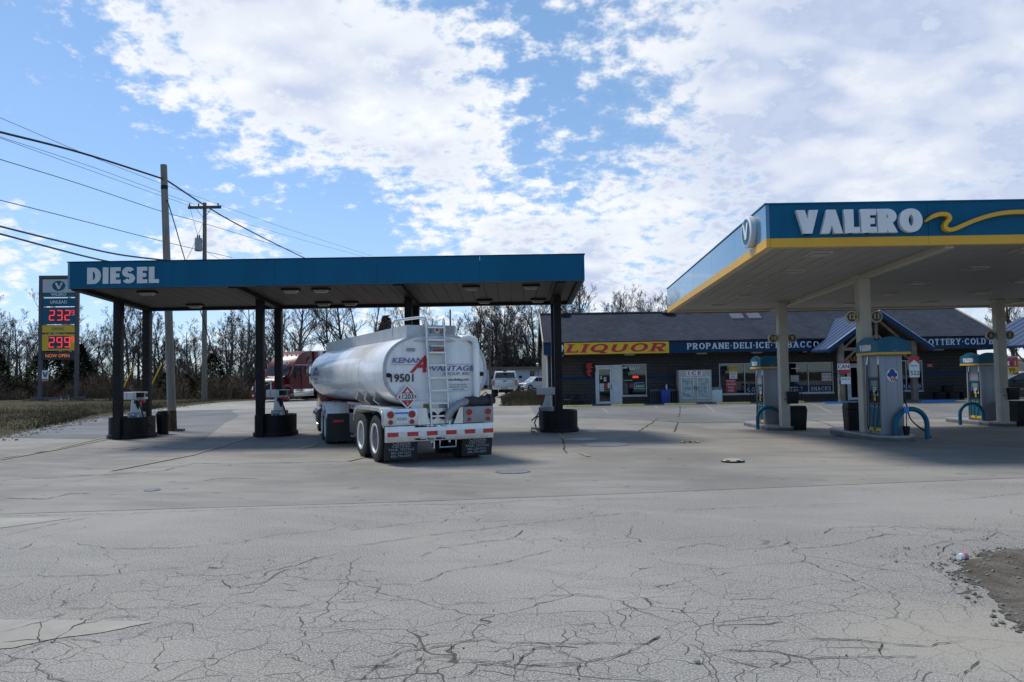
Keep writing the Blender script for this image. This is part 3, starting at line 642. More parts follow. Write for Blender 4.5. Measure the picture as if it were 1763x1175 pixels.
# ------------------------------------------------------------------ diesel canopy
CX0, CX1, CY0, CY1 = -12.52, 2.03, 22.2, 27.0
def cz(y): return 4.48 - .05 * (y - CY0)
dc = thing('diesel_canopy', 'long flat blue diesel canopy on dark steel columns over the tanker truck', 'canopy', (0, 0, 0))
def slab(mb, x0, x1, y0, y1, a, c): # sloping slab: heights above the sloping underside
    mb.hexa([(x0, y0, cz(y0) + a), (x1, y0, cz(y0) + a), (x1, y1, cz(y1) + a), (x0, y1, cz(y1) + a)], [(x0, y0, cz(y0) + c), (x1, y0, cz(y0) + c), (x1, y1, cz(y1) + c), (x0, y1, cz(y1) + c)]); return mb
n = 5
for k in range(n):
    a = CX0 + (CX1 - CX0) * k / n; c = CX0 + (CX1 - CX0) * (k + 1) / n
    slab(MB(), a + .003, c - .003, CY0 - .06, CY0, 0, .74).build('fascia_panel', BLUE, dc)
    slab(MB(), a + .003, c - .003, CY1, CY1 + .06, 0, .74).build('fascia_panel', BLUE, dc)
slab(MB(), CX0 - .06, CX0 - .002, CY0 - .06, CY1 + .06, 0, .74).build('fascia_panel', BLUE_GLOSS, dc)
slab(MB(), CX1 + .002, CX1 + .06, CY0 - .06, CY1 + .06, 0, .74).build('fascia_panel', BLUE, dc)
cap = MB(); slab(cap, CX0 - .08, CX1 + .08, CY0 - .08, CY0 + .03, .742, .765); slab(cap, CX0 - .08, CX1 + .08, CY1 - .03, CY1 + .08, .742, .765)
slab(cap, CX0 - .08, CX0 + .03, CY0 + .03, CY1 - .03, .742, .765); slab(cap, CX1 - .03, CX1 + .08, CY0 + .03, CY1 - .03, .742, .765); cap.build('coping', BROWN, dc)
slab(MB(), CX0, CX1, CY0, CY1, .55, .62).build('roof_deck', GREY, dc)
pw = .404; np_ = int((CX1 - CX0) / pw); me = None
for k in range(np_ + 1):
    a = CX0 + k * pw; c = min(a + pw - .014, CX1 - .002)
    if me is None:
        me = slab(MB(), 0, pw - .014, CY0 + .12, CY1 - .12, .10, .125).mesh('soffit_panel')
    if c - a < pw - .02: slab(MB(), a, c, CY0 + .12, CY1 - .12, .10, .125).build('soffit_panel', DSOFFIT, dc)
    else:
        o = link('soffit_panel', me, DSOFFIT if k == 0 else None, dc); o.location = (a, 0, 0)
slab(MB(), CX0 + .01, CX1 - .01, CY0 + .1, CY1 - .1, .14, .16).build('soffit_backing', BLACK, dc)
lip = MB(); slab(lip, CX0, CX1, CY0 + .001, CY0 + .12, -.0, .13); slab(lip, CX0, CX1, CY1 - .12, CY1 - .001, 0, .13); slab(lip, CX0 + .001, CX0 + .12, CY0 + .12, CY1 - .12, 0, .13); slab(lip, CX1 - .12, CX1 - .001, CY0 + .12, CY1 - .12, 0, .13)
lip.build('underside_trim', BROWN, dc)
for x in (CX0 + .06, -7.97, -3.27, 1.45):
    for y in (24.80, 26.75):
        MB().box(x - .115, y - .13, 0, x + .115, y + .13, cz(y) + .10).build('column', BROWN, dc, bevel=.012)
    slab(MB(), x - .12, x + .12, CY0 + .13, CY1 - .13, -.03, .099).build('beam', BROWN, dc)
LENS = mat('lamp_lens', (.30, .29, .265), .35, var=.08, dirt=.2)
li = 0
for x in (-10.9, -6.6, -5.7, -1.2, .6):
    for y in (23.4, 26.2):
        xx = x + (.3 if y > 25 else 0)
        f_ = MB(); f_.prism([(xx - .26, y - .14), (xx + .26, y - .14), (xx + .26, y + .14), (xx - .26, y + .14)], 'z', cz(y) + .04, cz(y) + .099)
        o = f_.build('light_fitting', BROWN, dc)
        MB().hexa([(xx - .16, y - .08, cz(y) - .03), (xx + .16, y - .08, cz(y) - .03), (xx + .16, y + .08, cz(y) - .03), (xx - .16, y + .08, cz(y) - .03)],
                  [(xx - .22, y - .12, cz(y) + .04), (xx + .22, y - .12, cz(y) + .04), (xx + .22, y + .12, cz(y) + .04), (xx - .22, y + .12, cz(y) + .04)]).build('lens', LENS, o)
strokes('DIESEL', .465, mat('canopy_letter_white', (.66, .67, .69), .5, var=.05, dirt=.15, dcol=(.5, .5, .5)), dc, (-12.02, CY0 - .062, 4.60), W=.30, T=.235, depth=.012, gap=.10, wide=.62, name='lettering', fit=2.03)

# ------------------------------------------------------------------ diesel islands with pumps
HOSE = mat('black_hose', (.010, .010, .011), .45)
def stadium(w_, y0, y1, n=12):
    r = w_ / 2; pts = []
    for k in range(n + 1):
        a = PI + PI * k / n; pts.append((r * math.cos(a), y0 + r + r * math.sin(a)))
    for k in range(n + 1):
        a = PI * k / n; pts.append((r * math.cos(a), y1 - r + r * math.sin(a)))
    return pts
def island(label, x, pump=True, flip=1, front=24.95):
    t = thing('fuel_island', label, 'fuel island', (x, front, 0), 0, 'diesel islands under the diesel canopy')
    out = stadium(1.18, -.12, 1.55); inn = stadium(1.10, -.08, 1.51); n = len(out)
    mb = MB()
    for z in (0.12, .68):
        mb.v += [(p[0], p[1], z) for p in out] + [(p[0], p[1], z) for p in inn]
    for k in range(n):
        k2 = (k + 1) % n
        mb.f += [(k, k2, 2 * n + k2, 2 * n + k), (n + k2, n + k, 3 * n + k, 3 * n + k2), (2 * n + k, 2 * n + k2, 3 * n + k2, 3 * n + k)]
    mb.build('guard_skirt', BROWN, t, smooth=True)
    MB().prism(stadium(1.28, -.17, 1.60), 'z', 0, .13).build('kerb', BROWN, t, bevel=.015)
    MB().prism(inn, 'z', .1, .16).build('island_floor', CONC, t)
    st = MB()
    for k in range(n):
        if k % 4 == 0: st.bar((out[k][0] * 1.004, out[k][1], .14), (out[k][0] * 1.004, out[k][1], .67), .02, .012)
    st.build('seam', BROWN, t)
    return t
def sat_pump(label, loc, rz=0, head=True):
    t = thing('diesel_pump', label, 'fuel pump', loc, rz, 'white diesel pumps on the islands')
    MB().box(-.26, -.2, 0, .30, .2, .78).build('lower_cabinet', GREY, t, bevel=.02)
    MB().prism([(-.20, .78), (.18, .78), (.02, 1.28), (-.16, 1.28)], 'y', -.09, .09).build('neck', WHITE, t, bevel=.01)
    h = MB().box(-.46, -.17, 1.28, .38, .17, 1.57).build('meter_head', WHITE, t, bevel=.025)
    MB().box(.055, -.178, 1.36, .36, -.172, 1.55).build('display', GLASSD, h)
    MB().box(.382, -.13, 1.38, .388, .13, 1.54).build('display', GLASSD, h)
    MB().box(.06, -.180, 1.305, .32, -.174, 1.352).build('label_strip', mat('pump_label_green', (.22, .27, .22), .5), h)
    MB().box(-.30, -.1785, 1.29, -.29, -.172, 1.56).box(-.03, -.1785, 1.29, -.02, -.172, 1.56).build('head_seam', BROWN, h)
    MB().box(.12, -.12, 1.16, .34, .04, 1.27).build('red_button_box', SIGNRED, t, bevel=.01)
    MB().box(-.10, -.215, .35, .0, -.201, .72).box(.12, -.215, .45, .19, -.201, .70).build('access_plate', WHITE, t)
    hp = [(.10, -.14, 1.2), (.22, -.24, 1.02), (.30, -.27, .84), (.36, -.26, .62), (.50, -.25, .40), (.72, -.2, .2)]
    MB().tube(hp, .028, 8).build('hose', HOSE, t, smooth=True)
    MB().tube([(-.24, -.24, .2), (-.20, -.3, .5), (-.05, -.3, .66), (.10, -.28, .55), (.14, -.26, .3)], .025, 8).build('hose', HOSE, t, smooth=True)
    nz = MB(); nz.tube([(.05, -.16, 1.24), (.10, -.2, 1.1), (.16, -.22, .92)], [.05, .06, .035], 8); nz.tube([(.0, -.15, 1.26), (-.02, -.17, 1.12)], .02, 6); nz.build('nozzle', BLACK, t, smooth=True)
    return t
xs = (CX0 + .10, -7.74, -3.05, 1.46)
island('rounded dark metal guard island at the left end of the diesel canopy', xs[0])
island('rounded dark metal guard island in front of the maroon semi truck', xs[1])
island('dark metal guard island hidden behind the tank trailer', xs[2])
island('rounded dark metal guard island at the right end of the diesel canopy', xs[3], front=24.80)
p1 = sat_pump('white diesel pump head on the leftmost diesel island', (xs[0] + .08, 25.75, .16), .10); p1.scale = (.84,) * 3
dup(p1, 'white diesel pump in front of the maroon semi truck', (xs[1] + .08, 25.75, .16), -.05)
dup(p1, 'diesel pump on the island hidden behind the tank trailer', (xs[2], 25.75, .16), 0)
dup(p1, 'diesel pump partly hidden behind the rightmost diesel canopy column', (xs[3] - .36, 25.6, .16), PI - .3, .80)
def bin_round(name, label, loc, m, r=.28, h=.9, cat='trash bin'):
    t = thing(name, label, cat, loc)
    MB().lathe([(r * .82, 0), (r, h * .82), (r * 1.05, h * .82), (r * 1.05, h * .87), (r * .98, h * .87)], n=20).build('body', m, t, smooth=True)
    MB().lathe([(r * 1.0, h * .87), (r * .8, h), (r * .35, h * 1.03), (0, h * 1.03)], n=20).build('lid', m, t, smooth=True)
    return t
bin_round('trash_bin', 'dark round trash bin behind the leftmost diesel island', (-11.98, 26.9, 0), BLACK, .22, .80)
mb = thing('hose_swivel', 'coiled black hose fitting on the ground beside the rightmost diesel island', 'hose fitting', (.70, 24.75, .0))
MB().tube([(-.02, 0, .05), (-.14, -.05, .06), (-.12, -.02, .16), (.02, 0, .14), (.1, 0, .05)], .035, 8).build('valve_body', GREY, mb, smooth=True)
MB().tube([(.12, .05, .1), (.02, .02, .16), (-.03, .0, .32), (.03, .02, .48), (.15, .08, .55)], .022, 8).build('hose', HOSE, mb, smooth=True)

# ------------------------------------------------------------------ petrol canopy
VX0, VX1, VY0, VY1 = 5.48, 25.5, 16.5, 30.0
SK = .60 / 13.5
def vz(y): return 4.42 - (.28 / 13.5) * (y - VY0)
def vx(x, y): return x + SK * (y - VY0)
vc = thing('petrol_canopy', 'large blue petrol canopy with yellow stripe and white raised letters on cream columns', 'canopy', (0, 0, 0))
def vslab(mb, x0, x1, y0, y1, a, c, a2=None, c2=None):
    f = lambda x, y, h: (vx(x, y), y, vz(y) + h)
    mb.hexa([f(x0, y0, a), f(x1, y0, a), f(x1, y1, a), f(x0, y1, a)], [f(x0, y0, c), f(x1, y0, c), f(x1, y1, c), f(x0, y1, c)]); return mb
FH = .91; YS = .19
nf = 6
for k in range(nf):
    a = VX0 + (VX1 - VX0) * k / nf; c = VX0 + (VX1 - VX0) * (k + 1) / nf
    vslab(MB(), a + .004, c - .004, VY0 - .08, VY0, YS, FH).build('fascia_panel', BLUE, vc)
    vslab(MB(), a + .002, c - .002, VY0 - .085, VY0, 0, YS - .002).build('yellow_stripe', YEL, vc)
    vslab(MB(), a + .004, c - .004, VY1, VY1 + .08, YS, FH).build('fascia_panel', BLUE, vc)
    vslab(MB(), a + .002, c - .002, VY1, VY1 + .085, 0, YS - .002).build('yellow_stripe', YEL, vc)
for k in range(5):
    a = VY0 + (VY1 - VY0) * k / 5; c = VY0 + (VY1 - VY0) * (k + 1) / 5
    for (x0, x1) in ((VX0 - .08, VX0 - .002), (VX1 + .002, VX1 + .08)):
        vslab(MB(), x0, x1, a - (.08 if k == 0 else 0) + .004, c + (.08 if k == 4 else 0) - .004, YS, FH).build('fascia_panel', BLUE_GLOSS, vc)
    for (x0, x1) in ((VX0 - .085, VX0 - .003), (VX1 + .003, VX1 + .085)):
        vslab(MB(), x0, x1, a - (.085 if k == 0 else 0) + .001, c + (.085 if k == 4 else 0) - .001, 0, YS - .002).build('yellow_stripe', YEL, vc)
cp = MB(); vslab(cp, VX0 - .1, VX1 + .1, VY0 - .1, VY0 + .04, FH + .002, FH + .03); vslab(cp, VX0 - .1, VX1 + .1, VY1 - .04, VY1 + .1, FH + .002, FH + .03)
vslab(cp, VX0 - .1, VX0 + .04, VY0 + .04, VY1 - .04, FH + .002, FH + .03); vslab(cp, VX1 - .04, VX1 + .1, VY0 + .04, VY1 - .04, FH + .002, FH + .03); cp.build('coping', BLUE, vc)
vslab(MB(), VX0, VX1, VY0, VY1, .6, .66).build('roof_deck', GREY, vc)
pw = .40; np_ = int((VX1 - VX0 - .24) / pw); me = vslab(MB(), 0, pw - .014, VY0 + .13, VY1 - .13, .07, .095).mesh('soffit_panel')
for k in range(np_):
    o = link('soffit_panel', me, SOFFIT if k == 0 else None, vc); o.location = (VX0 + .13 + k * pw, 0, 0)
vslab(MB(), VX0 + .13, VX1 - .1, VY0 + .1, VY1 - .1, .105, .12).build('soffit_backing', BLACK, vc)
lip = MB(); vslab(lip, VX0, VX1, VY0 + .002, VY0 + .12, .012, .1); vslab(lip, VX0, VX1, VY1 - .12, VY1 - .002, .012, .1); vslab(lip, VX0 + .001, VX0 + .12, VY0 + .12, VY1 - .12, .012, .1); vslab(lip, VX1 - .12, VX1 - .001, VY0 + .12, VY1 - .12, .012, .1)
lip.build('underside_trim', CREAM, vc)
VCOL = [(9.57, 21.3, '12', '11'), (9.52, 27.6, '10', '9'), (17.42, 28.0, '6', '5'), (17.9, 21.3, '8', '7')]
ROUND_D = mat('roundel_navy', (.012, .04, .09), .4)
for x, y, na, nb in VCOL:
    g0 = G(x, y)
    c_ = MB().box(x - .15, y - .15, g0 + .12, x + .15, y + .15, vz(y) + .07).build('column', CREAM, vc, bevel=.01)
    MB().box(x - .2, y - .2, vz(y) + .02, x + .2, y + .2, vz(y) + .068).build('column_plate', CREAM, c_)
    text('CAUTION', .10, INKGREY, c_, (x - .06, y - .152, g0 + 1.45), (PI / 2, -PI / 2, 0), 'lettering', ext=.001)
    MB().box(x - .035, y - .158, g0 + 1.08, x + .005, y - .1505, g0 + 1.13).build('socket', BLACK, c_)
    for s_, num in ((-1, na), (1, nb)):
        rx = x + s_ * .335; rz_ = (3.26 if y < 25 else 2.98)
        MB().box(min(x + s_ * .151, rx), y - .03, rz_ - .10, max(x + s_ * .151, rx), y + .03, rz_ + .10).build('roundel_arm', CREAM, vc)
        o = MB().disc((rx, rz_), .165, .165, y - .06, .1, 28).build('pump_number_roundel', CREAM, vc, smooth=True)
        MB().disc((rx, rz_), .130, .130, y - .066, .005, 28).build('roundel_face', ROUND_D, o)
        text(num, .20, YSIGN, o, (rx, y - .068, rz_), bold=.025, name='number')
for y0_, y1_ in ((21.3, 29.2),):
    for x in (9.57, 17.9):
        a = Vector((x, VY0 + .2, vz(VY0 + .2))); 
        vslab(MB(), x - .10 - SK * 4.8, x + .10 - SK * 4.8, VY0 + .13, VY1 - .13, -.04, .069).build('beam', CREAM, vc)
li = MB()
for j, y in enumerate((17.6, 20.2, 22.8, 25.4, 28.2)):
    for i, x in enumerate((6.9, 11.6, 14.6, 19.2, 22.4)):
        xx = x + (.25 if j % 2 else 0)
        f = vslab(MB(), xx - .26, xx + .26, y - .26, y + .26, .035, .069).build('light_fitting', CREAM, vc)
        vslab(MB(), xx - .19, xx + .19, y - .19, y + .19, .012, .0345).build('lens', LENS, f)
LET = mat('raised_letter_white', (.74, .75, .77), .38, var=.04, dirt=.15, dcol=(.55, .55, .55))
strokes('V^LERO', .50, LET, vc, (6.00, VY0 - .085, 4.68), W=.335, T=.25, depth=.11, gap=.07, wide=.62, name='raised_letter', fit=2.64)
# yellow ribbon running on from the letters
pts = [(8.70, 4.90), (8.86, 5.00), (9.02, 5.05), (9.17, 5.04), (9.22, 4.96), (9.14, 4.86), (9.12, 4.77), (9.20, 4.72), (9.32, 4.735), (9.5, 4.81), (9.75, 4.91), (10.05, 5.0), (10.4, 5.06), (10.8, 5.07), (11.2, 5.04), (11.6, 5.05), (12.2, 5.12)]
fine = []
for i in range(len(pts) - 1):
    p0, p1_, p2, p3 = [Vector(pts[max(0, min(len(pts) - 1, i + d))]) for d in (-1, 0, 1, 2)]
    for k in range(5):
        t = k / 5; fine.append(.5 * ((2 * p1_) + (-p0 + p2) * t + (2 * p0 - 5 * p1_ + 4 * p2 - p3) * t * t + (-p0 + 3 * p1_ - 3 * p2 + p3) * t ** 3))
fine.append(Vector(pts[-1])); mb = MB(); n = len(fine)
for i, p in enumerate(fine):
    d = (fine[min(i + 1, n - 1)] - fine[max(i - 1, 0)]).normalized(); w_ = .042 * min(1, .3 + i / 8)
    nn = Vector((-d.y, d.x)) * w_
    for q, yy in ((p + nn, -.20), (p - nn, -.20), (p - nn, -.085), (p + nn, -.085)): mb.v.append((q.x, VY0 + yy, q.y))
for i in range(n - 1):
    for e in range(4): e2 = (e + 1) % 4; mb.f.append((i * 4 + e, i * 4 + e2, i * 4 + 4 + e2, i * 4 + 4 + e))
mb.f += [(0, 1, 2, 3), (n * 4 - 4, n * 4 - 3, n * 4 - 2, n * 4 - 1)]
mb.build('yellow_ribbon', YEL, vc, smooth=True)
# round emblem on the side fascia
ey = 17.55; ez = vz(ey) + .56; ex = vx(VX0, ey) - .08
em = MB().lathe([(.36, 0), (.36, -.12), (.33, -.14), (0, -.14)], (ex, ey, ez), 'x', 32).build('emblem', LET, vc, smooth=True)
MB().lathe([(.29, -.141), (.29, -.146), (0, -.146)], (ex, ey, ez), 'x', 32).build('emblem_face', TEAL, em)
strokes('V', .36, LET, em, (ex - .148, ey + .17, ez - .18), W=.3, T=.2, depth=.012, rz=-PI / 2, name='emblem_letter')
# ------------------------------------------------------------------ petrol pumps and their islands
def gas_island(label, loc):
    t = thing('pump_island', label, 'kerb island', loc, 0, 'concrete islands under the petrol canopy')
    o = [(-.24, -.72), (.24, -.72), (.52, -.38), (.52, 2.4), (.24, 2.8), (-.24, 2.8), (-.52, 2.4), (-.52, -.38)]
    MB().prism(o, 'z', -.02, .15).build('kerb', CONC, t, bevel=.02)
    MB().prism([(x * 1.012, y * 1.006 + (-.004 if y < 0 else .004)) for x, y in o], 'z', .10, .152).build('steel_edge', GREY, t)
    return t
def catm_(pts, n=6):
    out = []
    for i in range(len(pts) - 1):
        p0, p1_, p2, p3 = [Vector(pts[max(0, min(len(pts) - 1, i + d))]) for d in (-1, 0, 1, 2)]
        for k in range(n):
            t = k / n; out.append(.5 * ((2 * p1_) + (-p0 + p2) * t + (2 * p0 - 5 * p1_ + 4 * p2 - p3) * t * t + (-p0 + 3 * p1_ - 3 * p2 + p3) * t ** 3))
    return out + [Vector(pts[-1])]
YHANDLE = mat('nozzle_yellow', (.75, .55, .02), .45)
def gas_pump(label, loc, rz=0):
    t = thing('fuel_pump', label, 'fuel pump', loc, rz, 'petrol pumps under the petrol canopy')
    done_ = set()
    # end housings
    for s_ in (-1, 1):
        y0, y1 = (-.55, -.42) if s_ < 0 else (.42, .55)
        MB().prism([(-.30, y0), (.30, y0), (.34, y0 + .04), (.34, y1), (-.34, y1), (-.34, y0 + .04)], 'z', .0, 2.06).build('end_housing', STEEL, t, bevel=.008)
        r_ = MB()
        for x in (-.17, .17): r_.box(x - .008, (y0 - .009) if s_ < 0 else y1, .55, x + .008, y0 if s_ < 0 else y1 + .009, 2.04)
        r_.build('housing_rib', STEEL, t)
        MB().box(-.335, (y0 - .012) if s_ < 0 else y1 + .0, .60, .335, y0 - .001 if s_ < 0 else y1 + .012, .62).build('housing_seam', GREY, t)
    for s_ in (-1, 1):
        X = lambda d: s_ * d
        def bx(d0, d1, y0, y1, z0, z1):
            a, c = sorted((X(d0), X(d1))); return MB().box(a, y0, z0, c, y1, z1)
        bx(.05, .27, -.418, .418, 0, 2.06).build('core', GREY, t)
        cab = bx(.272, .325, -.415, .415, .06, .78).build('lower_cabinet', TEAL, t, bevel=.006)
        bx(.326, .330, -.413, .413, .075, .165).build('yellow_band', YSIGN, cab)
        wv = MB(); 
        for k in range(8):
            y = -.36 + k * .09; wv.bar((X(.328), y, .70 + .015 * math.sin(k * 1.3)), (X(.328), y + .092, .70 + .015 * math.sin((k + 1) * 1.3)), .004, .012)
        wv.build('ribbon_mark', YSIGN, cab)
        noz = bx(.24, .29, -.415, .415, .80, 1.42).build('nozzle_panel', BLACK, t)
        fc = bx(.29, .31, -.30, .30, .98, 1.40).build('control_face', mat('control_blue', (.05, .12, .19), .35), t)
        bx(.311, .315, -.2, .16, 1.24, 1.37).build('display', mat('lcd_grey', (.20, .26, .25), .25), fc)
        kp = MB()
        for i in range(3):
            for j in range(3): a, c = sorted((X(.311), X(.317))); kp.box(a, -.18 + i * .09, 1.08 + j * .05, c, -.12 + i * .09, 1.11 + j * .05)
        kp.build('keypad', WHITE, fc)
        bx(.311, .316, -.28, .0, .985, 1.06).build('price_label', PAPER, fc)
        bx(.28, .325, -.415, .415, 1.425, 1.47).build('visor', TEAL, t, bevel=.01)
        up = bx(.272, .295, -.413, .413, 1.48, 2.05).build('upper_panel', STEEL, t)
        for k, y in enumerate((-.18, .17)):
            n_ = MB(); n_.tube([(X(.30), y, 1.12), (X(.36), y, 1.02), (X(.375), y, .90)], [.03, .035, .028], 8); n_.bar((X(.345), y, 1.10), (X(.40), y, .96), .02, .03); n_.tube([(X(.31), y, 1.14), (X(.30), y, 1.26)], .014, 6)
            n_.build('nozzle', BLACK, t, smooth=True)
            MB().box(min(X(.382), X(.392)), y - .05, .86, max(X(.382), X(.392)), y + .05, 1.04).build('nozzle_guard', YHANDLE if k == 0 else BLACK, t, bevel=.004)
            yy = y * 3.0
            hp = [(X(.31), y * 2.1, 1.98), (X(.345), y * 2.2, 1.80), (X(.36), y * 2.3, 1.30), (X(.38), y * 2.2, .60), (X(.42), y * 1.8, .20), (X(.44), y * 1.2, .10), (X(.45), y * .7, .22), (X(.42), y * .9, .55), (X(.38), y, .88)]
            MB().tube(hp, .016, 7).build('hose', HOSE, t, smooth=True)
            MB().tube([(X(.31), y * 2.1, 2.02), (X(.34), y * 2.2, 1.80)], .024, 7).build('breakaway', ALU, t)
    for ch in t.children:
        if ch.data not in done_: done_.add(ch.data); ch.data.transform(Matrix.Diagonal((.83, .84, 1, 1)))
        for k_ in ch.children:
            if k_.data not in done_: done_.add(k_.data); k_.data.transform(Matrix.Diagonal((.83, .84, 1, 1)))
    # wave shaped topper
    n = 16
    fr = [(-.42, 2.06)] + [(.42, 2.06)] + [(.42 - .84 * k / n, 2.40 + .11 * math.sin(PI * 1.15 * (1 - k / n) ** .9) * (1 if k < n else 1)) for k in range(n + 1)]
    for y in (-.62, .58): MB().prism(fr if y < 0 else [(-x, z) for x, z in fr], 'y', y, y + .04).build('topper_panel', TEAL, t)
    sd_ = [(-.579, 2.06), (.579, 2.06)] + [(.579 - 1.158 * k / n, 2.40 + .12 * math.sin(PI * k / n) ** 1.5) for k in range(n + 1)]
    for x in (-.42, .38): MB().prism(sd_, 'x', x, x + .04).build('topper_panel', TEAL, t)
    MB().box(-.378, -.578, 2.062, .378, .578, 2.12).build('topper_base', TEAL, t)
    bd = MB(); bd.box(-.428, -.628, 2.05, .428, -.621, 2.11); bd.box(-.428, .621, 2.05, .428, .628, 2.11); bd.box(-.428, -.6205, 2.05, -.421, .6205, 2.11); bd.box(.421, -.6205, 2.05, .428, .6205, 2.11)
    bd.build('yellow_trim', YEL, t)
    strokes('V^LERO', .16, LET, t, (-.421, .40, 2.16), W=.33, T=.24, depth=.004, wide=.6, gap=.08, rz=-PI / 2, name='lettering', fit=.66)
    strokes('V^LERO', .16, LET, t, (.421, -.33, 2.16), W=.33, T=.24, depth=.004, wide=.6, gap=.08, rz=PI / 2, name='lettering', fit=.66)
    text('8437', .05, INKGREY, t, (.03, -.622, 2.15), name='lettering', ext=.001)
    return t
ISL = [(9.74, 20.55, 'nearest petrol island below the 12 and 11 roundels'), (9.50, 28.3, 'concrete pump island below the 10 and 9 roundels'), (17.55, 28.6, 'concrete pump island near the right edge of the photo')]
for x, y, lb in ISL: gas_island(lb, (x, y, G(x, y)))
gp = gas_pump('nearest petrol pump with round flag sticker on its silver end', (9.74, 20.62, .15), 0)
for k_, (a_, c_) in enumerate(((.55, .10), (.62, -.02))):
    MB().tube(catm_([(.31, -.2 + k_ * .3, 1.95), (.40, -.22 + k_ * .3, 1.2), (.44, -.26, .75), (.52, -.34, .35), (.70 + a_ * .3, -.42, .02), (.95, -.45, -.10)]), .016, 7).build('hose', HOSE, gp, smooth=True)
stk = MB().disc((0.0, 1.52), .15, .17, -.478, .004, 24).build('round_sticker', PAPER, gp)
fl = MB()
for a_, c_, rx, ry in ((0, 1.61, .07, .07), (-.06, 1.53, .07, .06), (.06, 1.53, .07, .06), (0, 1.55, .09, .05)): fl.disc((a_, c_), rx, ry, -.4805 - .001 * len(fl.v) / 100, .002, 12)
fl.build('blue_mark', INKBLUE, stk)
fl = MB()
for k, x in enumerate((-.07, -.015, .04)): fl.prism([(x, 1.47), (x + .03, 1.47), (x + .075, 1.38), (x + .04, 1.37)], 'y', -.4830, -.479)
fl.build('red_mark', SIGNRED, stk)
g2 = copy_tree(gp); g2['label'] = 'petrol pump with hose loop standing left of the middle cream column'; g2.location = (9.46, 29.2, G(9.3, 29.2) + .15)
for ch in list(g2.children):
    if ch.name.startswith('round_sticker'):
        for k in list(ch.children): bpy.data.objects.remove(k)
        bpy.data.objects.remove(ch)
g3 = copy_tree(g2); g3['label'] = 'petrol pump beside the cream column at the right edge'; g3.location = (17.60, 29.5, G(17.2, 29.4) + .15)
def square_bin(label, loc, w_=.50, h=.98, rz=0):
    t = thing('trash_bin', label, 'trash bin', loc, rz, 'black square trash bins on the petrol islands')
    a = w_ / 2; c = a * .86
    MB().hexa([(-c, -c, 0), (c, -c, 0), (c, c, 0), (-c, c, 0)], [(-a, -a, h * .78), (a, -a, h * .78), (a, a, h * .78), (-a, a, h * .78)]).build('body', BLACK, t, bevel=.02)
    MB().hexa([(-a * 1.04, -a * 1.04, h * .785), (a * 1.04, -a * 1.04, h * .785), (a * 1.04, a * 1.04, h * .785), (-a * 1.04, a * 1.04, h * .785)], [(-a * .9, -a * .9, h), (a * .9, -a * .9, h), (a * .9, a * .9, h), (-a * .9, a * .9, h)]).build('lid', BLACK, t, bevel=.02)
    return t
tb = square_bin('black square trash bin left of the nearest petrol pump', (9.50, 22.05, 0.0), .40, .92)
square_bin('black square trash bin right of the middle cream column', (10.05, 28.0, G(10.0, 28)), .62, .86)
square_bin('black square trash bin right of the cream column at the right edge', (18.25, 28.3, G(18.2, 28.3)), .66, .90)
def hoop(label, loc, w_=1.05, h=.78, rz=0):
    t = thing('hoop_barrier', label, 'barrier', loc, rz, 'blue tubular hoop barriers guarding the pumps')
    r = w_ / 2; pts = [(-r, 0, 0), (-r, 0, h - r * .95)] + [(-r * math.cos(PI * k / 14), 0, h - r * .95 + r * .95 * math.sin(PI * k / 14)) for k in range(1, 14)] + [(r, 0, h - r * .95), (r, 0, 0)]
    MB().tube(pts, .062, 14).build('hoop', TEAL, t, smooth=True)
    for s_ in (-1, 1): MB().lathe([(.09, 0), (.09, .012), (.062, .02)], (s_ * r, 0, 0), n=14).build('base_plate', GREY, t)
    return t
h1 = hoop('blue hoop barrier in front of the nearest petrol pump', (10.16, 20.1, 0), .86, .80, .12)
dup(h1, 'blue hoop barrier left of the middle petrol pump', (9.26, 28.45, G(9, 28.4)), .0)
dup(h1, 'blue hoop barrier left of the petrol pump near the right edge', (16.88, 28.98, G(16.5, 29)), .0)
sq = thing('squeegee_bucket', 'blue handled windscreen squeegee in a holder beside the nearest pump', 'squeegee', (9.98, 20.0, .15))
MB().lathe([(.07, 0), (.085, .22), (.07, .22), (.06, .03)], n=12).build('bucket', BLACK, sq, smooth=True)
MB().tube([(0, 0, .1), (.01, -.01, .55)], .012, 6).build('handle', BLACK, sq)
MB().box(-.05, -.03, .55, .07, .01, .72).build('head', BLUEPAINT, sq, bevel=.008)
for (x, y, lb) in ((10.02, 27.75, 'small black waste basket on the middle cream column'), (17.98, 28.2, 'small black waste basket on the cream column at the right edge')):
    t = thing('waste_basket', lb, 'waste basket', (x - .28, y - .35, G(x, y) + .95))
    MB().hexa([(-.17, -.1, 0), (.17, -.1, 0), (.17, .1, 0), (-.17, .1, 0)], [(-.2, -.12, .42), (.2, -.12, .42), (.2, .12, .42), (-.2, .12, .42)]).build('body', BLACK, t, bevel=.01)
    MB().box(-.205, -.125, .40, .205, .125, .43).build('rim', BLACK, t)

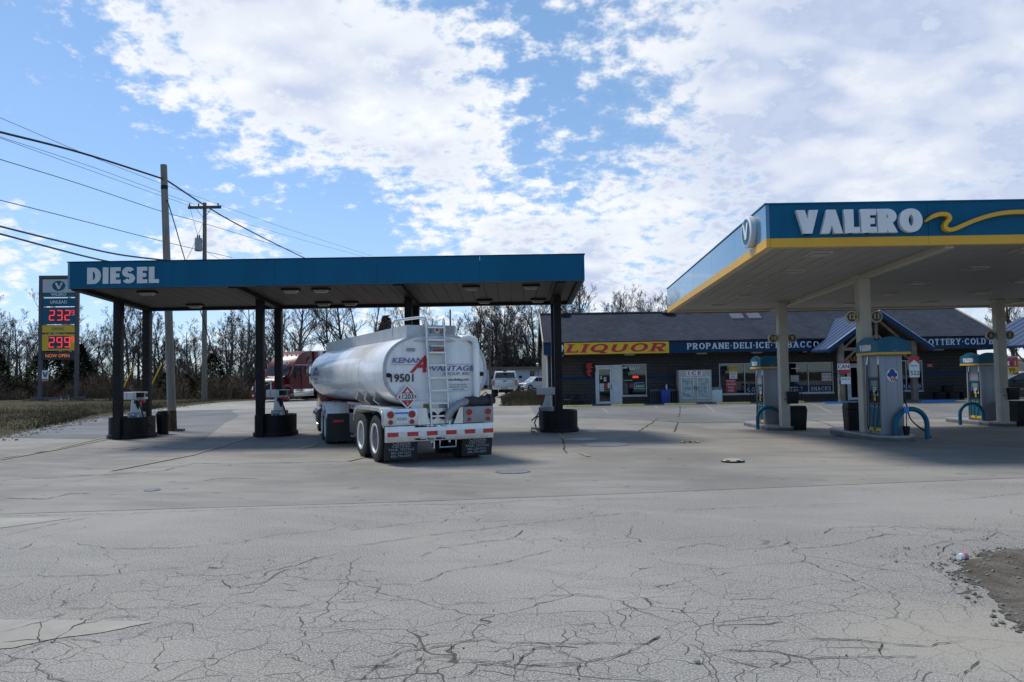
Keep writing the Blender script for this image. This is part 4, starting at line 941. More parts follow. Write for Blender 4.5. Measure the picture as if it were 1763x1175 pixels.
# ------------------------------------------------------------------ store
def block_wall():
    m = bpy.data.materials.new('painted_block_wall'); m.use_nodes = True; t = m.node_tree; q = NB(t); pb = t.nodes['Principled BSDF']
    co = q.new('ShaderNodeTexCoord').outputs['Object']; sp = q.new('ShaderNodeSeparateXYZ'); q.put(sp.inputs[0], co)
    uv = q.vec(q.math('ADD', sp.outputs[0], sp.outputs[1]), sp.outputs[2], 0.)
    br = q.new('ShaderNodeTexBrick'); q.put(br.inputs['Vector'], uv); br.inputs['Scale'].default_value = 1; br.inputs['Brick Width'].default_value = .405; br.inputs['Row Height'].default_value = .203
    br.inputs['Mortar Size'].default_value = .008; br.inputs['Color1'].default_value = (.068, .064, .064, 1); br.inputs['Color2'].default_value = (.080, .076, .075, 1); br.inputs['Mortar'].default_value = (.026, .026, .029, 1)
    c = q.mix(q.math('MULTIPLY', q.sstep(q.noise(co, .8, 5, .6), .45, .75), .5), br.outputs[0], (.060, .058, .058))
    t.links.new(c, pb.inputs['Base Color']); pb.inputs['Roughness'].default_value = .8; pb.inputs['Specular IOR Level'].default_value = .12
    bn = q.new('ShaderNodeBump'); bn.inputs['Strength'].default_value = .7; bn.inputs['Distance'].default_value = .02; q.put(bn.inputs['Height'], q.math('SUBTRACT', q.noise(co, 40, 3, .6), q.math('MULTIPLY', br.outputs['Fac'], 1.5)))
    t.links.new(bn.outputs[0], pb.inputs['Normal']); return m
def shingle():
    m = bpy.data.materials.new('asphalt_shingle'); m.use_nodes = True; t = m.node_tree; q = NB(t); pb = t.nodes['Principled BSDF']
    co = q.new('ShaderNodeTexCoord').outputs['Object']; sp = q.new('ShaderNodeSeparateXYZ'); q.put(sp.inputs[0], co)
    uv = q.vec(sp.outputs[0], q.math('MULTIPLY', sp.outputs[1], 1.09), 0.)
    br = q.new('ShaderNodeTexBrick'); q.put(br.inputs['Vector'], uv); br.inputs['Scale'].default_value = 1; br.inputs['Brick Width'].default_value = .32; br.inputs['Row Height'].default_value = .145
    br.inputs['Mortar Size'].default_value = .010; br.inputs['Color1'].default_value = (.034, .043, .064, 1); br.inputs['Color2'].default_value = (.056, .068, .097, 1); br.inputs['Mortar'].default_value = (.016, .016, .02, 1)
    c = q.mix(q.math('MULTIPLY', q.sstep(q.noise(q.vmath('MULTIPLY', co, (1, .35, 1)), .5, 6, .65, .6), .42, .72), .55), br.outputs[0], (.018, .020, .026))
    c = q.mix(q.math('MULTIPLY', q.sstep(q.noise(co, 1.7, 5, .6, .3), .55, .75), .4), c, (.062, .072, .096))
    t.links.new(c, pb.inputs['Base Color']); pb.inputs['Roughness'].default_value = .9; pb.inputs['Specular IOR Level'].default_value = .15
    bn = q.new('ShaderNodeBump'); bn.inputs['Strength'].default_value = .9; bn.inputs['Distance'].default_value = .03; q.put(bn.inputs['Height'], q.math('SUBTRACT', q.noise(co, 30, 3, .6), q.math('MULTIPLY', br.outputs['Fac'], 1.5)))
    t.links.new(bn.outputs[0], pb.inputs['Normal']); return m
BLOCK = block_wall(); SHING = shingle()
ROOFBLUE = mat('blue_metal_roof', (.022, .048, .12), .45, metal=.1, spec=.3, var=.1, scale=1.0)
TIMBER = mat('porch_timber', (.20, .165, .13), .8, var=.3, scale=2, bump=.3, dirt=.3)
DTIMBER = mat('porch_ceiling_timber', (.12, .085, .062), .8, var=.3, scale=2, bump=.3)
WY = 47.9; SX0, SX1 = 2.1, 28.4; EY = 46.3
st = thing('store', 'long dark block convenience store with grey shingle roof and blue lettered fascia', 'store', (0, 0, 0))
OPEN = [(5.05, 6.63, .03, 2.39), (6.66, 8.17, .50, 2.42), (12.60, 19.55, .50, 2.36), (20.40, 22.90, .03, 2.24), (23.0, 25.0, .52, 2.38)]
def wall_with_openings(mb, x0, x1, z1, y0, y1, ops):
    x = x0
    for a, c, lo, hi in sorted(ops):
        mb.box(x, y0, -.3, a, y1, z1)
        if lo > .05: mb.box(a, y0, -.3, c, y1, lo)
        mb.box(a, y0, hi, c, y1, z1); x = c
    mb.box(x, y0, -.3, x1, y1, z1)
wb = MB(); wall_with_openings(wb, SX0, SX1, 3.62, WY, WY + .25, OPEN)
wall = wb.build('front_wall', BLOCK, st)
sb_ = MB(); sb_.prism([(WY + .252, -.3), (56.0, -.3), (56.0, 3.6), (51.2, 5.55), (WY + .252, 4.15)], 'x', SX0, SX0 + .2); sb_.prism([(WY + .252, -.3), (56.0, -.3), (56.0, 3.6), (51.2, 5.55), (WY + .252, 4.15)], 'x', SX1 - .2, SX1); sb_.box(SX0 + .2, 55.8, -.3, SX1 - .2, 56, 3.6)
sb_.build('side_wall', mat('store_side_siding', (.17, .16, .145), .7, var=.1), st)
MB().box(SX0 + .2, WY + .26, -.02, SX1 - .2, 55.8, .0).build('floor', mat('shop_floor', (.16, .15, .14), .6), st)
x = SX0
for a, c, lo, hi in OPEN + [(SX1, 0, 0, 2)]:
    if hi > 1.7 and lo < 1.5:
        if a - x > .2: MB().box(x, WY - .006, 1.50, a - .02, WY - .001, 1.70).build('blue_stripe', NAVY, st)
        x = c + .02
# roof
RX0, RX1 = 1.85, 28.95
def roofz(y): return 3.70 + (y - 46.2) * (5.72 - 3.70) / (51.2 - 46.2)
rf = MB(); rf.hexa([(RX0, 46.2, roofz(46.2) - .04), (RX1, 46.2, roofz(46.2) - .04), (RX1, 51.2, 5.68), (RX0, 51.2, 5.68)], [(RX0, 46.2, roofz(46.2) + .05), (RX1, 46.2, roofz(46.2) + .05), (RX1, 51.2, 5.77), (RX0, 51.2, 5.77)])
rf.hexa([(RX0, 51.2, 5.68), (RX1, 51.2, 5.68), (RX1, 56.6, 3.5), (RX0, 56.6, 3.5)], [(RX0, 51.2, 5.77), (RX1, 51.2, 5.77), (RX1, 56.6, 3.6), (RX0, 56.6, 3.6)])
roof = rf.build('roof', SHING, st)
MB().tube([(RX0, 51.2, 5.80), (RX1, 51.2, 5.80)], .09, 6).build('ridge_cap', SHING, roof)
bg_ = MB(); bg_.bar((RX0 - .03, 46.18, 3.70), (RX0 - .03, 51.2, 5.72), .06, .22); bg_.bar((RX0 - .03, 51.2, 5.72), (RX0 - .03, 56.6, 3.52), .06, .22); bg_.bar((RX1 + .03, 46.18, 3.70), (RX1 + .03, 51.2, 5.72), .06, .22)
bg_.build('barge_board', CREAM, roof)
for x, y in ((3.4, 51.0), (10.2, 50.9)):
    MB().lathe([(.35, -.1), (.35, .12), (.42, .12), (.2, .3), (0, .32)], (x, y, roofz(y) + .05), n=14).build('roof_vent', BLACK, roof, smooth=True)
for x in (14.0, 15.1):
    MB().prism([(49.7, roofz(49.7) + .052), (50.4, roofz(50.4) + .052), (50.4, roofz(50.4) + .22), (49.7, roofz(49.7) + .14)], 'x', x, x + .8).build('skylight', mat('skylight_glass', (.10, .11, .125), .3), roof)
# fascia along the eave
MB().box(RX0 + .0, EY - .06, 3.02, 17.6, EY, 3.69).build('fascia_board', NAVY, st)
MB().box(23.3, EY - .06, 3.02, 28.9, EY, 3.69).build('fascia_board', NAVY, st)
MB().box(RX0, EY, 3.02, RX1, WY, 3.06).build('eave_soffit', mat('store_soffit', (.10, .095, .09), .7), st)
MB().box(RX0 + .002, EY - .1, 3.695, 17.5, EY - .061, 3.75).box(23.4, EY - .1, 3.695, 28.9, EY - .061, 3.75).build('gutter', GREY, st)
MB().box(RX0, EY - .05, 2.99, RX0 + .08, EY + .03, 3.02).build('trim', WHITE, st)
for x in (2.12, 2.4): MB().cyl((x, WY - .12, 0), (x, WY - .12, 3.05), .045, 8).build('downpipe', WHITE, st)
lq = MB().box(3.06, EY - .13, 3.02, 9.24, EY - .07, 3.70).build('liquor_sign', YSIGN, st)
strokes('LIQUOR', .50, SIGNRED, lq, (3.16, EY - .132, 3.12), W=.30, T=.15, depth=.006, wide=1.2, gap=.30, serif=True, shear=.30, fit=5.80)
FWHITE = mat('fascia_letter_white', (.66, .68, .72), .5, var=.06, dirt=.2, dcol=(.45, .46, .5))
strokes('PROPANE·DELI·ICE·TOBACCO', .36, FWHITE, st, (10.33, EY - .061, 3.215), W=.23, T=.13, depth=.02, wide=.92, gap=.26, serif=True, fit=7.76, words=True)
strokes('LOTTERY·COLD BEER', .36, FWHITE, st, (24.30, EY - .061, 3.235), W=.23, T=.13, depth=.02, wide=.92, gap=.26, serif=True, fit=4.95, words=True)
sh = MB().prism([(2.42, 3.6), (2.58, 3.57), (2.72, 3.60), (2.86, 3.57), (3.0, 3.6), (3.04, 3.4), (2.96, 3.2), (2.72, 3.08), (2.48, 3.2), (2.40, 3.4)], 'y', EY - .075, EY - .061).build('route_shield', PAPER, st)
text('122', .27, INK, sh, (2.72, EY - .077, 3.36), bold=.01)
for x in (2.75, 7.0, 11.3, 14.6, 17.7, 25.4):
    f = MB().box(x - .3, EY + .35, 2.93, x + .3, EY + .75, 3.018).build('soffit_light', CREAM, st, bevel=.02)
# windows and doors
FR = mat('aluminium_frame', (.48, .48, .47), .4, metal=.3, var=.08)
INTER = mat('shop_interior', (.10, .10, .11), .8, var=.5, scale=1.2)
def window(x0, x1, z0, z1, mull=(), parent=st, y=WY):
    f = MB(); t = .05
    f.box(x0, y - .03, z0, x0 + t, y + .08, z1); f.box(x1 - t, y - .03, z0, x1, y + .08, z1); f.box(x0 + t, y - .03, z0, x1 - t, y + .08, z0 + t); f.box(x0 + t, y - .03, z1 - t, x1 - t, y + .08, z1)
    for m_ in mull: f.box(m_ - .025, y - .028, z0 + t, m_ + .025, y + .078, z1 - t)
    o = f.build('window_frame', FR, parent)
    xs_ = [x0 + t] + [v for m_ in mull for v in (m_ - .025, m_ + .025)] + [x1 - t]
    for a, c in zip(xs_[0::2], xs_[1::2]): MB().box(a, y + .02, z0 + t, c, y + .028, z1 - t).build('pane', PANE, o)
    MB().box(x0 - .04, y - .06, z0 - .07, x1 + .04, y - .002, z0 - .002).build('sill', FR, o)
    return o
w1 = window(6.66, 8.17, .50, 2.42)
w2 = window(12.60, 19.55, .50, 2.36, (14.15, 15.72, 18.03))
w3 = window(23.0, 25.0, .52, 2.38, (24.0,))
def door(x0, x1, z1, y=WY, extra=None):
    f = MB(); f.box(x0, y - .05, 0, x0 + .10, y + .1, z1); f.box(x1 - .10, y - .05, 0, x1, y + .1, z1); f.box(x0 + .1, y - .05, z1 - .12, x1 - .1, y + .1, z1)
    fr = f.build('door_frame', WHITE, st)
    d = MB(); a, c = x0 + .11, x1 - .11; d.box(a, y - .03, .03, a + .11, y + .02, z1 - .13); d.box(c - .11, y - .03, .03, c, y + .02, z1 - .13); d.box(a + .11, y - .03, .03, c - .11, y + .02, .17); d.box(a + .11, y - .03, z1 - .25, c - .11, y + .02, z1 - .13)
    dd = d.build('door', WHITE, fr)
    MB().box(a + .11, y - .01, .17, c - .11, y - .002, z1 - .25).build('door_pane', PANE, fr)
    MB().bar((c - .05, y - .07, .9), (c - .05, y - .07, 1.2), .03, .03).build('door_handle', BLACK, fr)
    return fr
d1 = door(5.05, 6.15, 2.38)
MB().box(6.155, WY - .04, .0, 6.655, WY + .05, 2.39).build('door_side_panel', WHITE, st)
d2 = door(20.40, 21.5, 2.23)
d3 = door(21.55, 22.85, 2.23)
# things seen inside through the glass
MB().box(SX0 + .3, 53.0, 0, SX1 - .3, 53.1, 3.0).build('back_partition', INTER, st)
MB().box(SX0 + .2, WY + .26, 3.0, SX1 - .2, 55.8, 3.04).build('shop_ceiling', mat('shop_ceiling', (.35, .35, .34), .8), st)
for k, (x, z) in enumerate(((7.1, 1.2), (7.9, 1.5), (13.4, 1.3), (15.0, 1.4), (17.0, 1.5), (18.8, 1.6), (23.8, 1.4))):
    sh_ = thing('shop_shelf', ['dark stocked shelf behind the liquor window, left', 'dark stocked shelf behind the liquor window, right', 'stocked shelf behind the leftmost shop window pane', 'stocked shelf behind the second shop window pane', 'stocked shelf behind the LOTTERY window pane', 'stocked shelf behind the SNACKS window pane', 'stocked shelf behind the window right of the porch'][k], 'shelf', (x, 49.6, 0), 0, 'shelves inside the store')
    MB().box(-.45, -.2, 0, .45, .2, z).build('carcass', INTER, sh_)
    for j in range(3):
        pr_ = MB(); 
        for i in range(6): pr_.box(-.42 + i * .14, -.235, .25 + j * .38, -.31 + i * .14, -.202, .25 + j * .38 + RND.uniform(.15, .28))
        pr_.build('goods', mat('goods_%d' % ((k + j) % 4), [(.3, .08, .06), (.10, .18, .3), (.3, .26, .1), (.22, .24, .24)][(k + j) % 4], .5, var=.5, scale=9), sh_)
# notices, posters, neon on the glass
def poster(parent, x0, x1, z0, z1, m, lines=(), y=WY - .016, tm_=None, name='poster', size=None):
    o = MB().box(x0, y - .006, z0, x1, y, z1).build(name, m, parent)
    nL = len(lines)
    for i, s_ in enumerate(lines):
        hh = (z1 - z0) / (nL + .3); sz = size or hh * .8
        e = text(s_, sz, tm_ or INK, o, ((x0 + x1) / 2, y - .0075, z1 - hh * (i + .65)), ext=.0005, bold=.01)
        wdt = max(v.co.x for v in e.data.vertices) - min(v.co.x for v in e.data.vertices)
        if wdt > (x1 - x0) * .92: e.scale = ((x1 - x0) * .92 / wdt, 1, 1)
    return o
wd = w1
poster(d1, 5.33, 5.46, 1.52, 1.72, CREAM); poster(d1, 5.56, 5.72, 1.40, 1.64, PAPER, ('OPEN',)); poster(d1, 5.30, 5.56, .80, 1.26, PAPER, ('NO', 'CASH', 'BACK')); poster(d1, 5.60, 5.80, 1.05, 1.25, SIGNRED)
poster(d1, 5.80, 5.91, .98, 1.30, PAPER)
neon1 = MB().box(7.32, WY - .022, 1.56, 7.68, WY - .016, 1.70).build('neon_sign', emis('neon_red', (1, .08, .06), .5), w1)
nb = MB(); nb.tube([(7.38, WY - .03, 1.25), (7.98, WY - .03, 1.30)], .008, 5); nb.tube([(7.38, WY - .03, .92), (8.05, WY - .03, .92)], .008, 5); nb.build('neon_tube', emis('neon_blue', (.08, .25, 1), .6), w1)
text('Liquor', .24, emis('neon_green', (.2, .6, .45), .25), w1, (7.72, WY - .02, 1.08), name='neon_lettering')
poster(w1, 6.76, 7.30, 1.40, 1.46, INKGREY); poster(w1, 6.80, 7.0, .62, 1.25, mat('bottle_poster', (.10, .10, .105), .5)); text('B&W', .30, PAPER, w1, (7.45, WY - .018, 2.17), ext=.001, bold=.02); poster(w1, 6.72, 7.0, 2.16, 2.24, PAPER)
poster(w2, 13.20, 13.72, 1.86, 2.22, YSIGN, ('LOTTO',), tm_=INKBLUE); poster(w2, 13.22, 13.70, 1.42, 1.85, PAPER, ('SNAP', 'EBT'), tm_=INKGREY); poster(w2, 12.98, 13.64, .58, 1.40, SIGNRED, ('MONEY', 'ORDERS', 'SOLD', 'HERE'), tm_=PAPER)
poster(w2, 15.02, 15.30, 1.10, 1.80, BLUEPAINT, ('ATM',), tm_=PAPER); poster(w2, 18.85, 19.44, 1.22, 1.68, PAPER, ('END BAR', 'SMOKE HERE'), tm_=SIGNRED)
poster(w2, 16.95, 17.45, 1.18, 1.58, mat('notice_grey', (.42, .44, .46), .5)); poster(w2, 17.0, 17.5, 1.98, 2.02, PAPER)
for a, c, s_ in ((14.18, 15.69, 'COFFEE'), (15.75, 18.0, 'LOTTERY'), (18.06, 19.5, 'SNACKS')):
    o = MB().box(a, WY - .024, .55, c, WY - .018, .96).build('window_band', NAVY, w2)
    strokes(s_, .24, FWHITE, o, ((a + c) / 2 - (.62 if s_ != 'LOTTERY' else .6), WY - .025, .63), W=.14, T=.12, depth=.002, wide=.85, gap=.26, serif=True, fit=1.22 if s_ != 'LOTTERY' else 1.4)
poster(w3, 24.1, 24.9, .6, .98, INKBLUE, ('LOTTO',), tm_=PAPER); poster(w3, 23.4, 23.95, .62, .98, INKBLUE, ('ATM',), tm_=PAPER); poster(w3, 25.3, 25.65, 1.95, 2.15, SIGNRED, ('NO', 'PARKING'), tm_=PAPER, y=WY - .003)
em = thing('wall_emblem', 'round black wall emblem with red figure left of the liquor door', 'wall sign', (4.68, WY - .01, 2.12))
MB().disc((0, 0), .40, .50, -.05, .045, 28).build('disc', BLACK, em)
MB().prism([(-.12, .40), (.22, .42), (.12, .25), (.26, .12), (.05, .06), (.20, -.12), (.02, -.2), (.14, -.42), (-.10, -.36), (-.18, -.1), (-.08, .02), (-.2, .2)], 'y', -.062, -.051).build('red_figure', SIGNRED, em)
# ------------------------------------------------------------------ store porches
def porch(label, xc, y0, y1, hw, ze, zp, braces=True):
    t = thing('gable_porch', label, 'porch', (xc, 0, 0))
    zr = lambda x: zp - (zp - ze) * abs(x) / hw
    for s_ in (-1, 1):
        mb = MB(); a = (0, zp); c = (s_ * hw, ze)
        mb.prism([a, c, (c[0], c[1] - .10), (a[0], a[1] - .12)], 'y', y0, y1); mb.build('roof_slope', ROOFBLUE, t)
        sm = MB()
        for k in range(1, 9):
            yy = y0 + (y1 - y0) * k / 9; sm.bar((0.02 * s_, yy, zp + .004), (s_ * hw, yy, ze + .004), .025, .02)
        sm.build('standing_seam', ROOFBLUE, t)
        mb = MB(); mb.prism([(0, zp + .03), (s_ * (hw + .02), ze + .03), (s_ * (hw + .02), ze - .26), (0, zp - .27)], 'y', y0 - .07, y0 - .002); mb.build('barge_board', NAVY, t)
        MB().bar((0, y0 - .04, zp + .04), (s_ * (hw + .02), y0 - .04, ze + .04), .09, .03).build('barge_flashing', mat('flashing_pale', (.45, .52, .62), .4, metal=.3), t)
        MB().prism([(s_ * .02, zp - .14), (s_ * (hw - .05), ze - .12), (s_ * (hw - .05), ze - .16), (s_ * .02, zp - .18)], 'y', y0 + .02, y1).build('ceiling_board', DTIMBER, t)
        px_ = s_ * (hw * .70)
        MB().box(px_ - .15, y0 + .35, 0, px_ + .15, y0 + .65, zr(px_) - .2).build('post', TIMBER, t, bevel=.02)
        MB().bar((px_, y0 + .5, 2.15), (px_ - s_ * .85, y0 + .5, 2.95), .14, .12).build('brace', TIMBER, t)
        MB().bar((px_ - s_ * .1, y0 + .5, 3.0), (0, y0 + .5, zp - .35), .14, .12).build('rafter', TIMBER, t)
        if braces: MB().bar((s_ * .65, y0 + .5, 3.05), (s_ * .12, y0 + .5, 3.75), .12, .12).build('brace', TIMBER, t)
    MB().box(-hw * .70, y0 + .42, 2.93, hw * .70, y0 + .58, 3.10).build('tie_beam', TIMBER, t)
    MB().box(-.08, y0 + .43, 3.1, .08, y0 + .57, zp - .3).build('king_post', TIMBER, t)
    return t
porch('blue metal gable porch on timber posts over the store entrance', 20.45, 43.5, 49.8, 2.92, 3.02, 5.10)
porch('blue metal gable porch at the right end of the store', 32.1, 42.5, 49.5, 3.4, 3.10, 5.0)
o = text('LEA', .34, YSIGN, thing('entrance_sign', 'yellow lettered dark sign above the store entrance', 'sign', (20.95, 47.70, 2.52)), (-.12, -.05, 0), name='lettering', bold=.02)
MB().box(-.62, -.04, -.2, .9, 0, .22).build('board', BLACK, o.parent)
fg = thing('hanging_flag', 'small striped flag hanging under the entrance gable', 'flag', (20.3, 44.2, 3.4))
MB().add([(0, 0, .75), (.10, .02, .78), (.06, .05, .35), (.16, .02, .05), (-.02, 0, -.1), (-.06, .03, .3)], [(0, 1, 2, 5), (5, 2, 3, 4)]).build('cloth', mat('flag_cloth', (.4, .36, .38), .8, var=.5, scale=7), fg)
MB().tube([(.02, .02, .8), (.25, -.35, 1.25)], .015, 6).build('staff', GREY, fg)
def ad_board(label, loc, w_, h, top, body, lines, num, rz=0):
    t = thing('price_poster', label, 'poster', loc, rz)
    MB().box(-w_ / 2, 0, 0, w_ / 2, .02, h).build('board', PAPER, t)
    MB().prism([(-w_ / 2, h * .62), (0, h * .84), (w_ / 2, h * .62), (w_ / 2, h), (-w_ / 2, h)], 'y', -.004, -.001).build('red_chevron', SIGNRED, t)
    text(lines, .17, INK, t, (0, -.003, h * .56), ext=.001, sx=w_ / .8 * .95); text(num, .33, INK, t, (w_ * .04, -.003, h * .2), ext=.001, bold=.01)
    return t
ad_board('red and white cigarette poster reading 522 right of the nearest pump', (22.30, 43.55, 1.38), .56, 1.16, 0, 0, 'Marlboro', '522')
t = thing('window_poster', 'red and white beverage poster left of the entrance door', 'poster', (18.48, 43.75, 1.45))
MB().prism([(-.25, .55), (.32, 1.0), (.32, .2), (-.2, .2)], 'y', 0, .02).build('board', SIGNRED, t)
MB().box(-.36, -.006, .42, .32, -.002, .75).build('white_band', PAPER, t); text('CAN', .3, INK, t, (-.02, -.008, .58), ext=.001, bold=.02)
t = thing('window_poster', 'white and blue notice below the red poster left of the door', 'poster', (18.48, 43.72, 1.28))
MB().box(-.20, 0, -.22, .34, .02, .18).build('board', PAPER, t); text('SAVE 25', .13, INK, t, (.07, -.002, .06), ext=.001, bold=.01); MB().box(-.30, .021, -.20, -.05, .03, .02).build('blue_panel', INKBLUE, t)
# ------------------------------------------------------------------ things in front of the store
ic = thing('ice_freezer', 'white two door ice freezer with red ICE letters against the store wall', 'freezer', (10.92, 47.3, 0))
MB().box(-.98, -.35, .05, .98, .4, 2.0).build('cabinet', CREAM, ic, bevel=.02)
MB().box(-.52, -.358, 1.66, .44, -.351, 1.94).build('sign_plate', PAPER, ic)
text('I C E', .28, SIGNRED, ic, (-.04, -.364, 1.80), bold=.035, sx=1.35, ext=.003)
FROST = mat('frosted_glass', (.36, .42, .42), .25, var=.5, scale=5)
for s_ in (-1, 1):
    a, c = (-.86, -.10) if s_ < 0 else (.10, .86)
    d = MB().box(a, -.385, .28, c, -.352, 1.58).build('door', WHITE, ic, bevel=.01)
    MB().box(a + .05, -.392, .36, c - .05, -.386, 1.52).build('door_frame', GREY, d); MB().box(a + .09, -.396, .40, c - .09, -.3925, 1.48).build('pane', FROST, d)
MB().tube([(-.12, -.42, .95), (-.05, -.44, .85), (.08, -.44, .80), (.12, -.42, .95), (.02, -.43, 1.02), (-.12, -.42, .95)], .015, 6).build('chain', BLACK, ic)
wbx = thing('propane_cabinet', 'small white cabinet with blue top standing right of the ice freezer', 'cabinet', (12.22, 47.35, 0))
MB().box(-.32, -.3, .04, .32, .3, .78).build('body', WHITE, wbx, bevel=.02); MB().hexa([(-.33, -.31, .78), (.33, -.31, .78), (.33, .31, .78), (-.33, .31, .78)], [(-.32, -.05, .96), (.32, -.05, .96), (.32, .31, .96), (-.32, .31, .96)]).build('lid', mat('cabinet_top', (.20, .33, .37), .5), wbx)
MB().box(-.12, -.29, .80, .08, -.27, .86).build('label', YSIGN, wbx)
bb = thing('recycling_bin', 'dark blue recycling bin in front of the grey slatted rack', 'bin', (9.08, 46.85, 0))
MB().hexa([(-.23, -.2, 0), (.23, -.2, 0), (.23, .2, 0), (-.23, .2, 0)], [(-.27, -.25, .66), (.27, -.25, .66), (.27, .25, .66), (-.27, .25, .66)]).build('body', mat('bin_blue', (.018, .055, .30), .45), bb, bevel=.02)
MB().hexa([(-.28, -.26, .66), (.28, -.26, .66), (.28, .26, .66), (-.28, .26, .66)], [(-.25, -.22, .86), (.25, -.22, .86), (.25, .22, .86), (-.25, .22, .86)]).build('lid', mat('bin_blue', (.018, .055, .30), .45), bb, bevel=.02)
pc = thing('paper_cup', 'tall white paper cup left on the blue recycling bin', 'cup', (9.18, 46.9, .86)); MB().lathe([(.035, 0), (.05, .2), (.055, .2), (.055, .215), (.03, .23), (.03, .32), (0, .32)], n=12).build('cup', PAPER, pc, smooth=True)
rk = thing('slatted_rack', 'long grey slatted rack against the wall behind the blue bin', 'rack', (9.12, 47.5, 0))
GRY2 = mat('rack_grey', (.09, .092, .098), .6, var=.2)
MB().box(-.86, -.2, .74, .86, .2, .86).build('top', GRY2, rk, bevel=.01)
for k in range(12):
    x = -.80 + k * .145; MB().box(x - .02, -.17, 0, x + .02, -.13, .74).build('slat', GRY2, rk)
pt = thing('picnic_table', 'dark picnic table with benches under the LIQUOR sign', 'picnic table', (3.80, 46.95, 0))
PTM = mat('picnic_dark_wood', (.055, .045, .04), .8, var=.2)
MB().box(-.34, -.75, .70, .34, .75, .75).build('tabletop', PTM, pt); 
for s_ in (-1, 1):
    MB().box(s_ * .58 - .16, -.75, .33, s_ * .58 + .16, .75, .37).build('bench_board', PTM, pt)
    for y in (-.5, .5): MB().bar((s_ * .62, y, 0), (s_ * .15, y, .69), .06, .09).build('leg', PTM, pt)
for y in (-.5, .5): MB().box(-.7, y - .02, .29, .7, y + .02, .33).build('cross_bar', PTM, pt)
def chair(label, loc):
    t = thing('metal_stool', label, 'stool', loc, .2, 'metal stools in front of the shop window'); m = BROWN
    for x in (-.17, .17):
        for y in (-.17, .17): MB().bar((x * 1.1, y * 1.1, 0), (x * .9, y * .9, .78), .03, .03).build('leg', m, t)
    MB().box(-.2, -.2, .78, .2, .2, .83).build('seat', m, t, bevel=.01)
    for z in (.25, .5): MB().bar((-.18, -.17, z), (.18, -.17, z), .02, .02).build('rung', m, t)
    MB().box(-.19, .16, .98, .19, .19, 1.1).build('backrest', m, t); 
    for x in (-.17, .17): MB().bar((x, .175, .83), (x, .175, .98), .03, .03).build('back_post', m, t)
chair('brown metal stool just left of the middle petrol pump', (14.42, 46.9, 0)); chair('brown metal stool right of the middle cream column', (16.98, 46.9, 0))
bn_ = thing('bench', 'low black bench against the store wall right of the porch', 'bench', (26.1, 47.1, 0))
MB().box(-.9, -.2, .40, .9, .2, .45).build('seat', BLACK, bn_)
for x in (-.8, 0, .8): MB().box(x - .04, -.18, 0, x + .04, .18, .4).build('leg', BLACK, bn_)
bx_ = thing('crate', 'dark crate sitting on the black bench', 'crate', (26.05, 47.1, .45)); MB().box(-.28, -.18, 0, .28, .18, .34).build('body', BROWN, bx_, bevel=.01); MB().box(-.3, -.2, .341, .3, .2, .37).build('lid', BROWN, bx_)
def wheel_stop(label, x0, x1, y, m):
    L_ = x1 - x0; t = thing('wheel_stop', label, 'wheel stop', ((x0 + x1) / 2, y, G((x0 + x1) / 2, y) + .004), 0, 'concrete wheel stops along the store front')
    mb = MB(); n = 6
    for k in range(n):
        a = -L_ / 2 + L_ * k / n; c = -L_ / 2 + L_ * (k + 1) / n; mb.prism([(-.11, 0), (.11, 0), (.10, .10), (-.10, .10)], 'x', a, c - (.004 if k < n - 1 else 0))
    mb.build('block', m, t)
    for s_ in (-.7, .7): MB().cyl((s_ * L_ / 2, 0, .10), (s_ * L_ / 2, 0, .125), .02, 8).build('pin', GREY, t)
for lb, x0, x1, y, m in (('yellow wheel stop below the picnic table', 2.95, 4.45, 44.3, YPAINT), ('yellow wheel stop in front of the liquor window', 5.6, 7.45, 44.7, YPAINT), ('yellow wheel stop in front of the ice freezer', 8.7, 10.5, 45.1, YPAINT),
                         ('yellow wheel stop in front of the small white cabinet', 11.75, 13.65, 45.3, YPAINT), ('yellow wheel stop behind the middle petrol pump', 15.3, 16.85, 45.6, YPAINT), ('blue wheel stop left of the nearest petrol pump', 17.05, 19.0, 43.1, BLUEPAINT),
                         ('blue wheel stop right of the nearest petrol pump', 22.5, 24.35, 43.4, BLUEPAINT), ('yellow wheel stop near the petrol pump at the right edge', 26.0, 27.8, 45.2, YPAINT)):
    wheel_stop(lb, x0, x1, y, m)
ps = thing('poster_stand', 'tall stand of yellow and red price posters beside the right canopy column', 'poster stand', (26.72, 42.0, 0))
MB().box(-.36, .01, .1, .36, .06, 2.45).build('frame', GREY, ps)
for z0, z1, m, s_ in ((1.86, 2.38, SIGNRED, ''), (1.50, 1.86, YSIGN, '99'), (1.05, 1.49, PAPER, ''), (.62, 1.04, SIGNRED, ''), (.14, .61, YSIGN, '99')):
    o = MB().box(-.33, 0, z0 + .01, .33, .008, z1 - .01).build('poster', m, ps)
    if s_: text(s_, .34, INK, o, (0, -.002, (z0 + z1) / 2), bold=.02, ext=.001)
    else:
        for k in range(3): MB().lathe([(.045, z0 + .08), (.045, z0 + .28), (.02, z0 + .33)], (-.18 + k * .18, -.005, 0), 'z', 8).build('bottle_picture', [PAPER, INKBLUE, YSIGN][k], o)
for s_ in (-1, 1): MB().bar((s_ * .34, -.15, 0.02), (s_ * .34, .25, .02), .05, .04).build('foot', GREY, ps)
